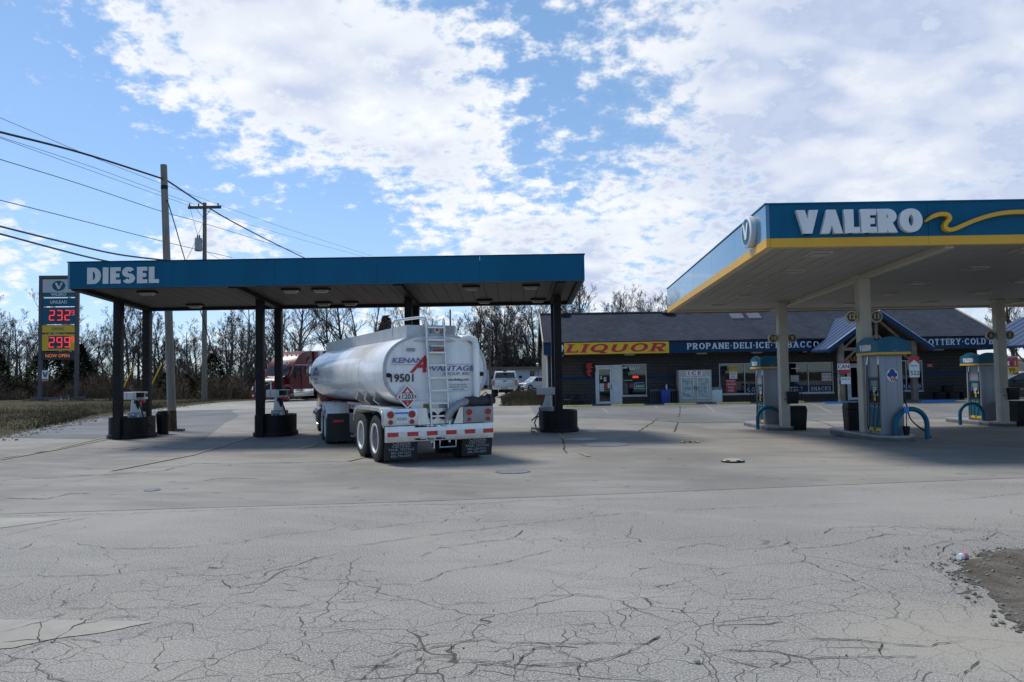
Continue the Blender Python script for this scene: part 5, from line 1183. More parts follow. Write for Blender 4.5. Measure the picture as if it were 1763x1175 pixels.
# rough grass bank and drain post at the left end of the store
# ------------------------------------------------------------------ tank truck
TANKW = mat('tank_white_aluminium', (.90, .90, .90), .2, metal=.0, var=.08, scale=1.2, dirt=.25, dcol=(.42, .42, .42), spec=.6, coat=.3)
TANKEND = mat('tank_end_white', (.86, .86, .86), .35, var=.06, scale=1.5, dirt=.35, dcol=(.48, .47, .46), stretch=(3, 1, .35))
DARKMET = mat('dark_chassis', (.03, .03, .032), .6, var=.3, dirt=.4, dcol=(.07, .065, .06))
REFLR = mat('reflective_red', (.55, .03, .03), .35); REFLW = mat('reflective_white', (.75, .76, .78), .35)
RIMW = mat('wheel_white', (.70, .71, .72), .4, metal=.0, var=.08, dirt=.3, dcol=(.4, .39, .37))
TREAD = {}
def wheel(parent, x, y, r, wd, side, rim_m, rz=0., spokes=True, M=None):
    """wheel on the x axis, outer face towards side"""
    key = (r, wd, side)
    if key not in TREAD:
        h = wd / 2
        pr_ = [(r * .58, -h * .8), (r * .66, -h), (r * .90, -h), (r * .985, -h * .82), (r, -h * .6), (r * .99, -h * .32), (r * .972, -h * .3), (r * .972, -h * .24), (r, -h * .22), (r, h * .22), (r * .972, h * .24), (r * .972, h * .3), (r * .99, h * .32), (r, h * .6), (r * .985, h * .82), (r * .90, h), (r * .66, h), (r * .58, h * .8)]
        t_ = MB().lathe(pr_ + [pr_[0]], axis='x', n=30).mesh('wheel', smooth=True)
        s_ = side
        rp = [(r * .64, s_ * h * .80), (r * .64, s_ * h * 1.04), (r * .57, s_ * h * 1.04), (r * .54, s_ * h * .62), (r * .50, s_ * h * .40), (r * .30, s_ * h * .25), (r * .26, s_ * h * .3), (r * .24, s_ * h * .55), (r * .10, s_ * h * .5), (0, s_ * h * .5)]
        mb = MB().lathe(rp, axis='x', n=30)
        r_ = mb.mesh('rim', smooth=True)
        nb_ = MB()
        for k in range(8):
            a = 2 * PI * k / 8; nb_.cyl((s_ * h * .12, r * .33 * math.cos(a), r * .33 * math.sin(a)), (s_ * h * .32, r * .33 * math.cos(a), r * .33 * math.sin(a)), r * .035, 6)
        TREAD[key] = (t_, r_, nb_.mesh('wheel_nut'))
    t_, r_, n_ = TREAD[key]
    w_ = link('wheel', t_, RUBBER, parent); w_.location = (x, y, r); w_.rotation_euler = (0, 0, rz)
    q = link('rim', r_, rim_m, w_); link('wheel_nuts', n_, GREY, q) if False else link('wheel_nuts', n_, GREY, w_)
    return w_
tk = thing('tank_truck', 'white fuel tank trailer with red tractor parked under the diesel canopy', 'tank truck', (-1.5, 16.6, 0), R(24.5))
def sup(a, c, e, n=40, cz_=1.95, cx_=0., y=0.):
    out = []
    for k in range(n):
        t = 2 * PI * k / n; ct, sn = math.cos(t), math.sin(t)
        out.append((cx_ + a * math.copysign(abs(ct) ** (2 / e), ct), y, cz_ + c * math.copysign(abs(sn) ** (2 / e), sn)))
    return out
TH = .79; TWd = 1.16
secs = [sup(TWd * f, TH * g_, 2.35, y=y) for y, f, g_ in ((.34, .975, .97), (.38, 1, 1), (2.5, 1, 1), (5, 1, 1), (8.6, 1, 1), (9.0, .985, .98), (9.25, .93, .92), (9.42, .80, .78), (9.5, .5, .5), (9.52, .05, .05))]
tank = MB().loft(secs, caps=False).build('tank', TANKW, tk, smooth=True, ang=50)
es = [sup(TWd * f, TH * g_, 2.35, y=y) for y, f, g_ in ((.345, .955, .95), (.40, .90, .88), (.36, .80, .78), (.33, .5, .48), (.322, .02, .02))]
MB().loft(es).build('tank_end', TANKEND, tk, smooth=True, ang=60)
rg = MB().loft([sup(TWd * f, TH * f, 2.35, y=y) for y, f in ((.41, 1.008), (.33, 1.012), (.33, .955), (.36, .955))], caps=False).build('end_ring', mat('tank_seam', (.42, .43, .44), .4, metal=.5, dirt=.6, dcol=(.08, .08, .08)), tk, smooth=True)
for y in (2.6, 4.7, 6.9):
    MB().loft([sup(TWd * 1.004, TH * 1.004, 2.35, y=y), sup(TWd * 1.004, TH * 1.004, 2.35, y=y + .05)], caps=False).build('tank_band', TANKW, tank, smooth=True)
# overturn trough along the top
tr_ = MB()
for x in (-.62, .46): tr_.box(x - .015, .42, 2.56, x + .015, 9.0, 2.93)
tr_.box(-.604, .42, 2.60, .444, .45, 2.93); tr_.box(-.604, 8.97, 2.6, .444, 9.0, 2.93)
tr_.build('overturn_rail', mat('rail_aluminium', (.50, .52, .54), .4, metal=.4, var=.08, dirt=.3, dcol=(.36, .36, .36)), tk)
for k, y in enumerate((1.8, 3.6, 5.4, 7.4)):
    MB().lathe([(.28, 2.70), (.28, 2.80), (.20, 2.84), (0, 2.85)], (-.08, y, 0), n=18).build('manhole_cover', ALU, tk, smooth=True)
# rear lamps bar at the top
lb_ = MB().box(-.10, .34, 2.72, .42, .415, 2.92).build('top_lamp_bar', GREY, tk)
for x in (.02, .17): 
    MB().disc((x, 2.82), .06, .06, .325, .014, 16).build('lamp_bezel', ALU, lb_); MB().disc((x, 2.82), .042, .042, .318, .006, 16).build('top_lamp', LAMP, lb_)
bl_ = MB().box(-.14, .25, 2.32, .16, .33, 2.44).build('brake_lamp_box', GREY, tk, bevel=.015); MB().box(-.10, .243, 2.345, .12, .249, 2.415).build('brake_lamp', LAMP, bl_)
MB().box(-.16, .20, 2.46, .18, .32, 2.48).build('lamp_shelf', ALU, tk)
# ladder and handrail
ld = MB(); 
for x0, x1, zt in ((-.20, -.24, 3.02), (.20, .16, 2.98)):
    ld.tube([(x0, .12, .42), (x0, .10, .8), (x0 * .9 + x1 * .1, .2, 1.6), (x1, .24, 2.5), (x1, .26, zt)], .028, 8)
lad = ld.build('ladder_rail', ALU, tk, smooth=True)
for k in range(8):
    z = .98 + k * .27; t = (z - .8) / 2.2; y = .10 + .15 * min(1, t * 1.1)
    MB().box(-.20 - .03 * t, y - .03, z - .018, .20 - .04 * t, y + .03, z + .018).build('ladder_rung', ALU, tk)
MB().tube([(-.24, .26, 3.0), (-.25, .30, 3.08), (-.32, .5, 3.10), (-.62, 1.3, 3.09), (-.64, 1.5, 3.0), (-.64, 1.5, 2.75)], .028, 8).build('handrail', ALU, tk, smooth=True)
MB().tube([(.16, .26, 2.96), (.17, .32, 3.06), (.24, .55, 3.0), (.26, .6, 2.72)], .024, 8).build('handrail', ALU, tk, smooth=True)
MB().tube([(-.55, .38, 2.58), (-.30, .30, 2.60), (.25, .30, 2.60), (.50, .38, 2.58)], .022, 8).build('cross_pipe', ALU, tk, smooth=True)
# vapour pipe at the right
MB().tube([(.48, .5, 2.60), (.60, .38, 2.64), (.76, .28, 2.66), (.86, .24, 2.60), (.89, .24, 2.46), (.89, .24, 1.9), (.89, .24, 1.12)], .075, 14).build('vapour_pipe', TANKW, tk, smooth=True)
MB().tube([(.14, .10, .92), (.24, .06, 1.10), (.40, .08, 1.22), (.60, .16, 1.26), (.86, .22, 1.26)], .085, 14).build('hose_elbow', GREY, tk, smooth=True)
hc = MB(); hc.cyl((.62, .20, 1.25), (1.14, .26, 1.27), .12, 16); hc.cyl((1.14, .26, 1.27), (1.22, .27, 1.27), .15, 16); hc.cyl((1.22, .27, 1.27), (1.32, .28, 1.27), .07, 12)
hcp = hc.build('hose_carrier', DARKMET, tk, smooth=True)
MB().tube([(.95, .2, 1.36), (1.05, .1, 1.46), (1.2, .2, 1.34), (1.3, .2, 1.3)], .012, 6).build('cable_loop', BLACK, hcp)
# rear frame, bumper, lamp boxes
MB().box(-1.20, .06, .47, 1.20, .18, .80).build('bumper', ALU, tk, bevel=.012)
for k in range(6):
    x = -1.17 + k * .425; MB().box(x, .052, .585, x + .235, .0585, .675).build('red_reflector', REFLR, tk)
    if k < 5: MB().box(x + .24, .052, .585, x + .42, .0585, .675).build('white_reflector', REFLW, tk)
sc = MB()
for k in range(26):
    x = RND.uniform(-.62, .05); z = RND.choice((.775, .79, .51, .525)); sc.box(x, .0535, z - .012, x + RND.uniform(.03, .16), .0588, z + RND.uniform(0, .014))
sc.build('scuff_mark', BLACK, tk)
for s_ in (-1, 1):
    x0, x1 = (-1.22, -.50) if s_ < 0 else (.52, 1.22)
    b_ = MB().box(x0, .10, .81, x1, .34, 1.16).build('lamp_box', GREY if s_ > 0 else ALU, tk, bevel=.012)
    for xx, zz_, r_ in ((x0 + .13, 1.04, .066), (x0 + .13, .885, .044), (x1 - .13, 1.04, .066), (x1 - .13, .885, .044)):
        MB().disc((xx, zz_), r_ * 1.25, r_ * 1.25, .088, .012, 20).build('lamp_bezel', GREY, b_); MB().disc((xx, zz_), r_, r_, .078, .011, 20).build('tail_lamp', LAMP, b_)
pl_ = MB().box(-.98, .090, .86, -.72, .099, 1.05).build('number_plate', REFLW, tk); text('P523053', .085, INKBLUE, pl_, (-.85, .088, .945), ext=.001, sx=.72); MB().box(-1.0, .092, 1.052, -.68, .099, 1.09).build('blue_scrawl', BLUEPAINT, pl_)
cp_ = MB()
cp_.box(-.46, .22, .81, .46, .26, 1.14); cp_.prism([(-.50, .81), (-.24, .81), (-.32, 1.16), (-.50, 1.16)], 'y', .10, .14); cp_.prism([(.30, .81), (.51, .81), (.51, 1.16), (.44, 1.16)], 'y', .10, .14)
cp_.build('rear_frame_plate', ALU, tk)
for x in (-.12, .12, .33): MB().disc((x - .02, .99), .10, .085, .215, .0045, 18).build('frame_hole', BLACK, tk)
MB().box(-.60, .26, 1.06, .62, .30, 1.30).build('rear_skirt', TANKEND, tk)
MB().box(-.33, .255, 1.14, -.20, .2595, 1.24).build('rating_plate', mat('plate_brown', (.22, .17, .06), .5), tk); MB().box(.02, .255, 1.12, .20, .2595, 1.24).build('rating_plate', GREY, tk)
st_ = MB(); st_.tube([(-.02, .1, .47), (-.02, .1, .32), (.34, .1, .32), (.34, .1, .47)], .018, 6); st_.tube([(-.15, .1, .47), (-.15, .1, .30)], .018, 6); st_.build('step', ALU, tk, smooth=True)
# placard
pcd = MB().prism([(-.68, 1.14), (-.92, 1.40), (-.68, 1.66), (-.44, 1.40)], 'y', .245, .252).build('placard_frame', ALU, tk)
pf = MB().prism([(-.68, 1.185), (-.885, 1.40), (-.68, 1.615), (-.475, 1.40)], 'y', .238, .2445).build('placard', SIGNRED, pcd)
MB().box(-.835, .2325, 1.33, -.525, .2375, 1.47).build('placard_band', PAPER, pf); text('1203', .14, INK, pf, (-.68, .231, 1.40), ext=.001, bold=.02)
MB().prism([(-.68, 1.57), (-.735, 1.49), (-.625, 1.49)], 'y', .2325, .2375).build('flame_mark', PAPER, pf); text('3', .09, PAPER, pf, (-.68, .236, 1.265), ext=.001)
# writing on the tank end
dz = lambda x, z, d=.0: (x, .312 - d, z)
DK = mat('decal_violet', (.16, .15, .33), .5); TAN = mat('decal_tan', (.32, .25, .2), .5)
text('KENAN', .155, DK, tk, (-.65, .318, 2.165), bold=.012, shear=.15, sx=1.30, ext=.004)
text('A', .50, SIGNRED, tk, (-.42, .310, 2.07), bold=.025, shear=.55, sx=.95, ext=.004)
text('DVANTAGE', .155, DK, tk, (.28, .318, 1.985), bold=.012, shear=.15, sx=1.40, ext=.004)
MB().box(-1.0, .312, 2.075, .76, .319, 2.083).build('decal_line', TAN, tk)
text('GROUP, INC.', .10, TAN, tk, (.48, .318, 1.87), sx=1.1, ext=.004); text('www.thekag.com', .075, INK, tk, (.48, .318, 1.745), ext=.004)
nt_ = MB().box(.25, .315, 1.50, .74, .320, 1.665).build('notice', PAPER, tk)
for k, s_ in enumerate(('IF YOU SEE DRIVER', 'EMERGENCY PHONE', '800 871 4581')): text(s_, .045, INK, nt_, (.495, .313, 1.63 - k * .05), ext=.001)
text('19501', .235, INK, tk, (-.77, .316, 1.79), bold=.012, sx=1.0, ext=.006)
MB().box(-.66, .312, 2.36, -.48, .319, 2.43).build('data_plate', GREY, tk)
for x in (-1.06, 1.04): MB().disc((x, 1.86), 0.048, 0.048, .30, .06, 14).build('marker_lamp', BLACK, tk)
# side decal
for s_, sz, z, m in (('KENAN', .13, 2.10, DK), ('ADVANTAGE', .17, 1.96, DK), ('GROUP, INC.', .09, 1.80, INKGREY), ('thekag.com', .08, 1.70, INKGREY)):
    text(s_, sz, m, tk, (-TWd - .012, 7.9, z), (PI / 2, 0, -PI / 2), bold=.01, ext=.003)
MB().box(-TWd - .014, 7.3, 2.045, -TWd - .008, 8.5, 2.055).build('decal_line', SIGNRED, tk); text('501', .15, INK, tk, (-TWd - .0, 8.95, 1.93), (PI / 2, 0, -PI / 2), ext=.003)
# running gear
fr_ = MB(); fr_.box(-.50, .18, .80, -.38, 8.8, 1.14); fr_.box(.38, .18, .80, .50, 8.8, 1.14)
for y in (.95, 2.2, 3.2, 5.0, 6.6): fr_.box(-.38, y - .05, .85, .38, y + .05, 1.05)
fr_.build('chassis_frame', DARKMET, tk)
sr = MB().box(-.62, 2.9, .98, -.53, 6.2, 1.16).build('side_rail', ALU, tk)
for k in range(8): MB().box(-.632, 3.0 + k * .4, 1.02, -.6205, 3.2 + k * .4, 1.09).build('red_reflector', REFLR, sr)
for k, y in enumerate((1.5, 2.35, 3.2)):
    MB().hexa([(-1.10, y, 1.32), (-1.06, y, 1.30), (-.52, y + .35, .95), (-.56, y + .35, .95)], [(-1.02, y, 1.62), (-.98, y, 1.6), (-.40, y + .35, 1.14), (-.44, y + .35, 1.14)]).build('tank_support', ALU, tk)
for s_ in (-1, 1):
    for y in (.95, 2.2):
        for x in (1.07, .75): wheel(tk, s_ * x, y, .51, .275, s_, RIMW)
    prf = [(.20, .84), (.22, .98), (.32, 1.10), (.48, 1.16), (.7, 1.175), (2.4, 1.175), (2.65, 1.14), (2.80, 1.03), (2.86, .86)]
    mb = MB(); n = len(prf)
    xo, xi = s_ * 1.23, s_ * .62
    for y, z in prf: mb.v += [(xo, y, z), (xo, y, z - .07), (xo - s_ * .03, y, z - .07), (xo - s_ * .03, y, z - .02), (xi, y, z - .02), (xi, y, z)]
    for i in range(n - 1):
        for e in range(6): e2 = (e + 1) % 6; mb.f.append((i * 6 + e, i * 6 + e2, i * 6 + 6 + e2, i * 6 + 6 + e))
    mb.build('fender', mat('fender_polished', (.68, .69, .71), .28, metal=.5, var=.06), tk, smooth=True)
    x0, x1 = sorted((s_ * 1.20, s_ * .50))
    mf = MB().hexa([(x0, .20, .09), (x1, .20, .09), (x1, .215, .09), (x0, .215, .09)], [(x0, .13, .47), (x1, .13, .47), (x1, .145, .47), (x0, .145, .47)]).build('mud_flap', mat('flap_rubber', (.020, .021, .026), .7, var=.2), tk)
    INKF = mat('flap_print', (.36, .37, .38), .7)
    for k, (s2, sz, bd) in enumerate((('Onsite', .095, .015), ('CERTIFIED', .075, .004), ('TANK TESTING', .07, .004), ('865-320-0231', .068, .004), ('606-794-0099', .068, .004))):
        text(s2, sz, INKF, mf, ((x0 + x1) / 2, .128 + .07 * ((k * .068 + .02) / .38) - .006, .445 - k * .068), (PI / 2 - .18, 0, 0), ext=.001, bold=bd, sx=1.15 if k else 1.5)
for y in (.95, 2.2): MB().cyl((-1.0, y, .51), (1.0, y, .51), .07, 10).build('axle', DARKMET, tk)
MB().box(-.95, 3.55, .42, -.35, 4.5, .92).build('equipment_box', DARKMET, tk, bevel=.02)
lgz = MB()
for s_ in (-1, 1): lgz.box(s_ * .62 - .06, 5.0, .30, s_ * .62 + .06, 5.14, 1.05); lgz.box(s_ * .62 - .14, 4.95, .26, s_ * .62 + .14, 5.2, .30)
lgz.box(-.56, 5.03, .6, .56, 5.10, .66); lgz.build('landing_gear', GREY, tk)
MB().box(-.30, 3.0, .55, .9, 5.4, .80).build('pipe_manifold', DARKMET, tk)
# tractor, steered slightly to the left of the trailer
KP = (.10, 7.0); TY = R(-7)
def trx(mb): return mb.xf(Matrix.Translation((KP[0], KP[1], 0)) @ Matrix.Rotation(TY, 4, 'Z'))
trf = MB(); trf.box(-.45, -1.5, .65, -.33, 6.3, .95); trf.box(.33, -1.5, .65, .45, 6.3, .95); trx(trf).build('tractor_frame', DARKMET, tk)
def twheel(x, y, r=.51, wd_=.275, s_=-1, m=CHROME):
    p = Matrix.Translation((KP[0], KP[1], 0)) @ Matrix.Rotation(TY, 4, 'Z') @ Vector((x, y, 0)); wheel(tk, p.x, p.y, r, wd_, s_, m, TY)
for s_ in (-1, 1):
    for y in (-.65, .65):
        for x in (1.07, .75): twheel(s_ * x, y, s_=s_, m=RIMW)
    twheel(s_ * .92, 5.0, wd_=.29, s_=s_)
    for y0, sg in ((-.65, -1), (.65, 1)):
        prf = [(y0 - .62 * 1, .80), (y0 - .52, 1.0), (y0 - .35, 1.11), (y0, 1.14), (y0 + .35, 1.13), (y0 + .60, 1.10)]
        mb = MB(); xo, xi = s_ * 1.23, s_ * .60
        for y, z in prf: mb.v += [(xo, y, z), (xo, y, z - .06), (xi, y, z - .03), (xi, y, z)]
        for i in range(len(prf) - 1):
            for e in range(4): e2 = (e + 1) % 4; mb.f.append((i * 4 + e, i * 4 + e2, i * 4 + 4 + e2, i * 4 + 4 + e))
        trx(mb).build('fender', mat('fender_polished', (.68, .69, .71), .28, metal=.5, var=.06), tk, smooth=True)
    x0, x1 = sorted((s_ * 1.20, s_ * .58)); trx(MB().box(x0, -1.34, .10, x1, -1.32, .86)).build('mud_flap', mat('flap_rubber', (.020, .021, .026), .7), tk)
    trx(MB().box(s_ * .9 - .14, -1.352, .62, s_ * .9 + .14, -1.345, .68)).build('red_reflector', REFLR, tk)
cab = MB(); cab.prism([(2.75, .55), (4.55, .55), (4.55, 1.75), (4.25, 2.62), (4.05, 2.74), (2.75, 2.72)], 'x', -1.12, 1.12); cab.v = [(x * (1 - .06 * max(0, z - 1.6)), y, z) for x, y, z in cab.v]
cabo = trx(cab).build('cab', RED, tk, bevel=.06)
hd = MB(); hd.prism([(4.56, .75), (6.3, .75), (6.4, 1.2), (6.2, 1.62), (4.56, 1.78)], 'x', -.85, .85); trx(hd).build('hood', RED, tk, bevel=.08)
trx(MB().box(-1.05, 6.25, .35, 1.05, 6.5, .72)).build('front_bumper', CHROME, tk, bevel=.03)
for s_ in (-1, 1):
    a, c = sorted((s_ * .80, s_ * 1.05)); trx(MB().prism([(4.35, .75), (4.5, 1.1), (4.8, 1.2), (5.3, 1.2), (5.7, 1.0), (5.95, .7), (5.75, .7), (5.5, .95), (5.0, 1.05), (4.6, .75)], 'x', a, c)).build('front_fender', RED, tk)
    a, c = sorted((s_ * 1.075, s_ * 1.125)); trx(MB().prism([(3.35, 1.78), (4.30, 1.78), (4.12, 2.40), (3.35, 2.40)], 'x', s_ * 1.085, s_ * 1.105)).build('side_window', GLASSD, cabo)
    trx(MB().cyl((s_ * 1.0, 2.3, .62), (s_ * 1.0, 3.9, .62), .30, 18)).build('fuel_tank', CHROME, tk, smooth=True)
    trx(MB().box(s_ * 1.3 - .07, 4.35, 1.65, s_ * 1.3 + .07, 4.45, 2.25)).build('mirror', CHROME, tk, bevel=.02)
trx(MB().box(-1.0, 2.735, 1.75, 1.0, 2.748, 2.3)).build('rear_window', GLASSD, cabo)
trx(MB().box(-.75, 2.9, 2.745, -.62, 3.05, 2.86)).build('amber_beacon', mat('amber_lamp', (.5, .16, .02), .3), cabo)
# ------------------------------------------------------------------ maroon semi truck behind the diesel canopy
sv = thing('semi_truck', 'maroon sleeper semi truck with white box trailer behind the diesel pumps', 'semi truck', (-20.35, 64.3, 0), PI - R(17))
sv.scale = (1.08, 1.08, 1.08)
def tap(mb, z0, k): mb.v = [(x * (1 - k * max(0, z - z0)), y, z) for x, y, z in mb.v]; return mb
hood = tap(MB().prism([(-1.65, .75), (0.0, .75), (.08, 1.1), (-.05, 1.55), (-.35, 1.80), (-1.65, 1.98)], 'x', -.98, .98), 1.2, .16).build('hood', MAROON, sv, bevel=.1)
cb = tap(MB().prism([(-5.1, .60), (-1.66, .60), (-1.66, 1.95), (-2.25, 2.78), (-2.42, 3.05), (-3.05, 3.62), (-3.9, 3.92), (-5.1, 4.0)], 'x', -1.22, 1.22), 2.2, .045).build('cab', MAROON, sv, bevel=.07)
MB().add([(-1.02, -1.715, 2.05), (1.02, -1.715, 2.05), (.96, -2.215, 2.74), (-.96, -2.215, 2.74)], [(0, 1, 2, 3)]).build('windscreen_seal', BLACK, cb)
wsn = MB().hexa([(-1.0, -1.62, 2.0), (1.0, -1.62, 2.0), (1.0, -1.75, 2.0), (-1.0, -1.75, 2.0)], [(-.94, -2.14, 2.74), (.94, -2.14, 2.74), (.94, -2.3, 2.74), (-.94, -2.3, 2.74)]).build('windscreen', GLASSD, cb)
MB().bar((0, -1.615, 2.0), (0, -2.135, 2.74), .03, .03).build('windscreen_bar', BLACK, cb)
text('VOLVO', .34, WHITE, sv, (0, -2.34, 2.95), (PI / 2 - .38, 0, PI), bold=.012, sx=1.15, ext=.02)
SIL = mat('silver_trim', (.55, .56, .58), .3, metal=.6)
MB().box(-1.215, -5.0, 2.80, 1.215, -2.35, 2.85).build('cab_stripe', SIL, cb)
for s_ in (-1, 1):
    X0, X1 = sorted((s_ * 1.19, s_ * 1.232))
    MB().prism([(-3.15, 2.0), (-2.0, 2.0), (-2.35, 2.68), (-3.15, 2.70)], 'x', X0, X1).build('side_window', GLASSD, cb)
    MB().box(X0, -4.4, 2.1, X1, -3.85, 2.72).build('sleeper_window', GLASSD, cb)
    MB().prism([(-4.7, 3.15), (-4.1, 3.10), (-4.25, 3.5), (-4.7, 3.55)], 'x', s_ * 1.13, s_ * 1.2).build('upper_window', GLASSD, cb)
    MB().box(X0, -3.22, .75, X1, -3.19, 2.75).build('door_seam', BLACK, cb)
    MB().tube([(s_ * 1.22, -1.9, 1.95), (s_ * 1.48, -1.85, 1.95)], .025, 6).build('mirror_arm', BLACK, sv)
    MB().box(s_ * 1.50 - .12, -1.95, 1.75, s_ * 1.50 + .12, -1.80, 2.45).build('mirror', BLACK, sv, bevel=.03)
    a, c = sorted((s_ * .80, s_ * 1.22))
    MB().prism([(-2.05, .62), (-1.95, 1.0), (-1.65, 1.28), (-1.2, 1.34), (-.75, 1.24), (-.35, 1.0), (.05, .92), (.05, .55), (-.45, .55), (-.62, .85), (-.95, 1.06), (-1.3, 1.10), (-1.62, 1.02), (-1.85, .8), (-1.90, .62)], 'x', a, c).build('front_fender', MAROON, sv, bevel=.03)
    MB().hexa([(s_ * .86, .04, .92), (s_ * 1.2, -.10, .92), (s_ * 1.2, -.4, .92), (s_ * .86, -.3, .92)], [(s_ * .90, -.02, 1.2), (s_ * 1.14, -.14, 1.2), (s_ * 1.14, -.45, 1.2), (s_ * .9, -.35, 1.2)]).build('headlamp', mat('headlamp_glass', (.6, .62, .65), .12, var=.1), sv)
    MB().box(s_ * 1.1 - .12, -5.0, .38, s_ * 1.1 + .12, -2.1, .92).build('side_fairing', CHROME if s_ else SIL, sv, bevel=.02)
    MB().box(s_ * 1.1 - .14, -5.0, .36, s_ * 1.1 + .14, -2.1, .44).build('side_step', SIL, sv)
    MB().box(s_ * 1.14 - .08, -5.75, .9, s_ * 1.14 + .08, -5.11, 3.95).build('side_extender', MAROON, sv, bevel=.02)
    wheel(sv, s_ * 1.05, -1.25, .52, .3, s_, CHROME)
    for y in (-7.2, -8.5):
        for x in (1.07, .75): wheel(sv, s_ * x, y, .51, .275, s_, RIMW)
    for y in (-18.2, -19.5):
        for x in (1.07, .75): wheel(sv, s_ * x, y, .51, .275, s_, RIMW)
g_ = MB().box(-.62, .06, .80, .62, .10, 1.52).build('grille', BLACK, sv); gs = MB(); gs.box(-.70, .05, .74, -.62, .12, 1.58); gs.box(.62, .05, .74, .70, .12, 1.58); gs.box(-.70, .04, 1.52, .70, .12, 1.66); gs.build('grille_surround', SIL, g_)
MB().bar((-.6, .115, 1.45), (.6, .115, .88), .04, .02).build('grille_slash', CHROME, g_)
MB().box(-1.18, -.1, .28, 1.18, .16, .74).build('bumper', MAROON, sv, bevel=.05); MB().box(-.5, .162, .36, .5, .17, .6).build('bumper_grille', BLACK, sv)
for x in (-.85, .85): MB().disc((x, .5), .09, .09, .158, .02, 14).build('fog_lamp', SIL, sv)
for k in range(5): MB().box(-.8 + k * .4 - .05, -3.1, 3.67, -.8 + k * .4 + .05, -2.98, 3.72).build('roof_marker', mat('amber_lamp', (.5, .16, .02), .3), cb)
MB().box(-.45, -9.2, .6, .45, -5.1, .95).build('truck_chassis', DARKMET, sv)
MB().box(-1.27, -20.5, 1.15, 1.27, -6.35, 4.05).build('trailer_box', WHITE, sv, bevel=.03)
MB().box(-.5, -6.345, 2.6, .5, -5.85, 3.7).build('reefer_unit', GREY, sv, bevel=.04)
MB().box(-1.0, -20.4, .8, 1.0, -8.0, 1.145).build('trailer_chassis', DARKMET, sv)
# ------------------------------------------------------------------ pickup and cars
SILV = mat('car_silver', (.50, .51, .53), .28, metal=.4, var=.05, coat=.4); CWHITE = mat('car_white', (.66, .68, .70), .25, var=.04, coat=.4); CBLACK = mat('car_black', (.012, .013, .015), .18, var=.1, coat=.6)
pk = thing('pickup_truck', 'lifted silver pickup seen from behind on the drive beside the store', 'pickup', (-.66, 65.6, 0), R(-2)); pk.scale = (1.13,) * 3
bd = tap(MB().prism([(0, .78), (0.05, 1.36), (1.7, 1.38), (3.4, 1.38), (5.2, 1.25), (5.35, .8), (5.2, .62), (.1, .62)], 'x', -.93, .93), 1.0, .05).build('body', SILV, pk, bevel=.06)
cbp = tap(MB().prism([(.25, 1.385), (.55, 1.92), (.85, 1.99), (2.9, 1.99), (3.75, 1.385)], 'x', -.86, .86), 1.38, .22).build('cab', SILV, pk, bevel=.05)
MB().hexa([(-.74, .285, 1.47), (.74, .285, 1.47), (.74, .36, 1.47), (-.74, .36, 1.47)], [(-.66, .475, 1.86), (.66, .475, 1.86), (.66, .6, 1.86), (-.66, .6, 1.86)]).build('rear_window', GLASSD, cbp)
MB().box(-.12, .20, 1.93, .12, .5, 2.0).build('brake_lamp', BLACK, cbp)
tgo = MB().box(-.74, -.025, .80, .74, .04, 1.36).build('tailgate', SILV, pk, bevel=.03); MB().box(-.13, -.034, 1.20, .13, -.02, 1.28).build('tailgate_handle', BLACK, tgo)
for s_ in (-1, 1):
    a, c = sorted((s_ * .77, s_ * .925)); MB().box(a, -.03, .92, c, .06, 1.34).build('tail_lamp', mat('tail_lamp_clear', (.45, .12, .10), .2, var=.3, scale=8), pk, bevel=.015)
    MB().box(s_ * 1.1 - .12, 2.85, 1.42, s_ * 1.1 + .12, 2.95, 1.62).build('mirror', BLACK, pk, bevel=.03)
    for y in (1.15, 4.35): wheel(pk, s_ * .90, y, .42, .30, s_, GREY)
    MB().lathe([(.46, -.06), (.54, -.06), (.54, .06), (.46, .06)], (s_ * .92, 1.15, .45), 'x', 16, 0, PI).build('wheel_arch', BLACK, pk)
rb = MB().box(-.88, -.14, .62, .88, -.02, .80).build('rear_bumper', SILV, pk, bevel=.03); MB().box(-.30, -.148, .63, .25, -.141, .77).build('number_plate', mat('plate_blue_white', (.25, .28, .42), .4, var=.3, scale=14), rb)
MB().box(-.5, .6, .42, .5, 4.6, .62).build('chassis', BLACK, pk); MB().lathe([(.0, -.16), (.13, -.1), (.15, 0), (.13, .1), (0, .16)], (0.05, 1.15, .42), 'y', 12).build('differential', BLACK, pk, smooth=True); MB().cyl((-.8, 1.15, .42), (.8, 1.15, .42), .05, 8).build('axle', BLACK, pk)
MB().box(-.06, -.2, .5, .06, .1, .58).build('tow_hitch', BLACK, pk)
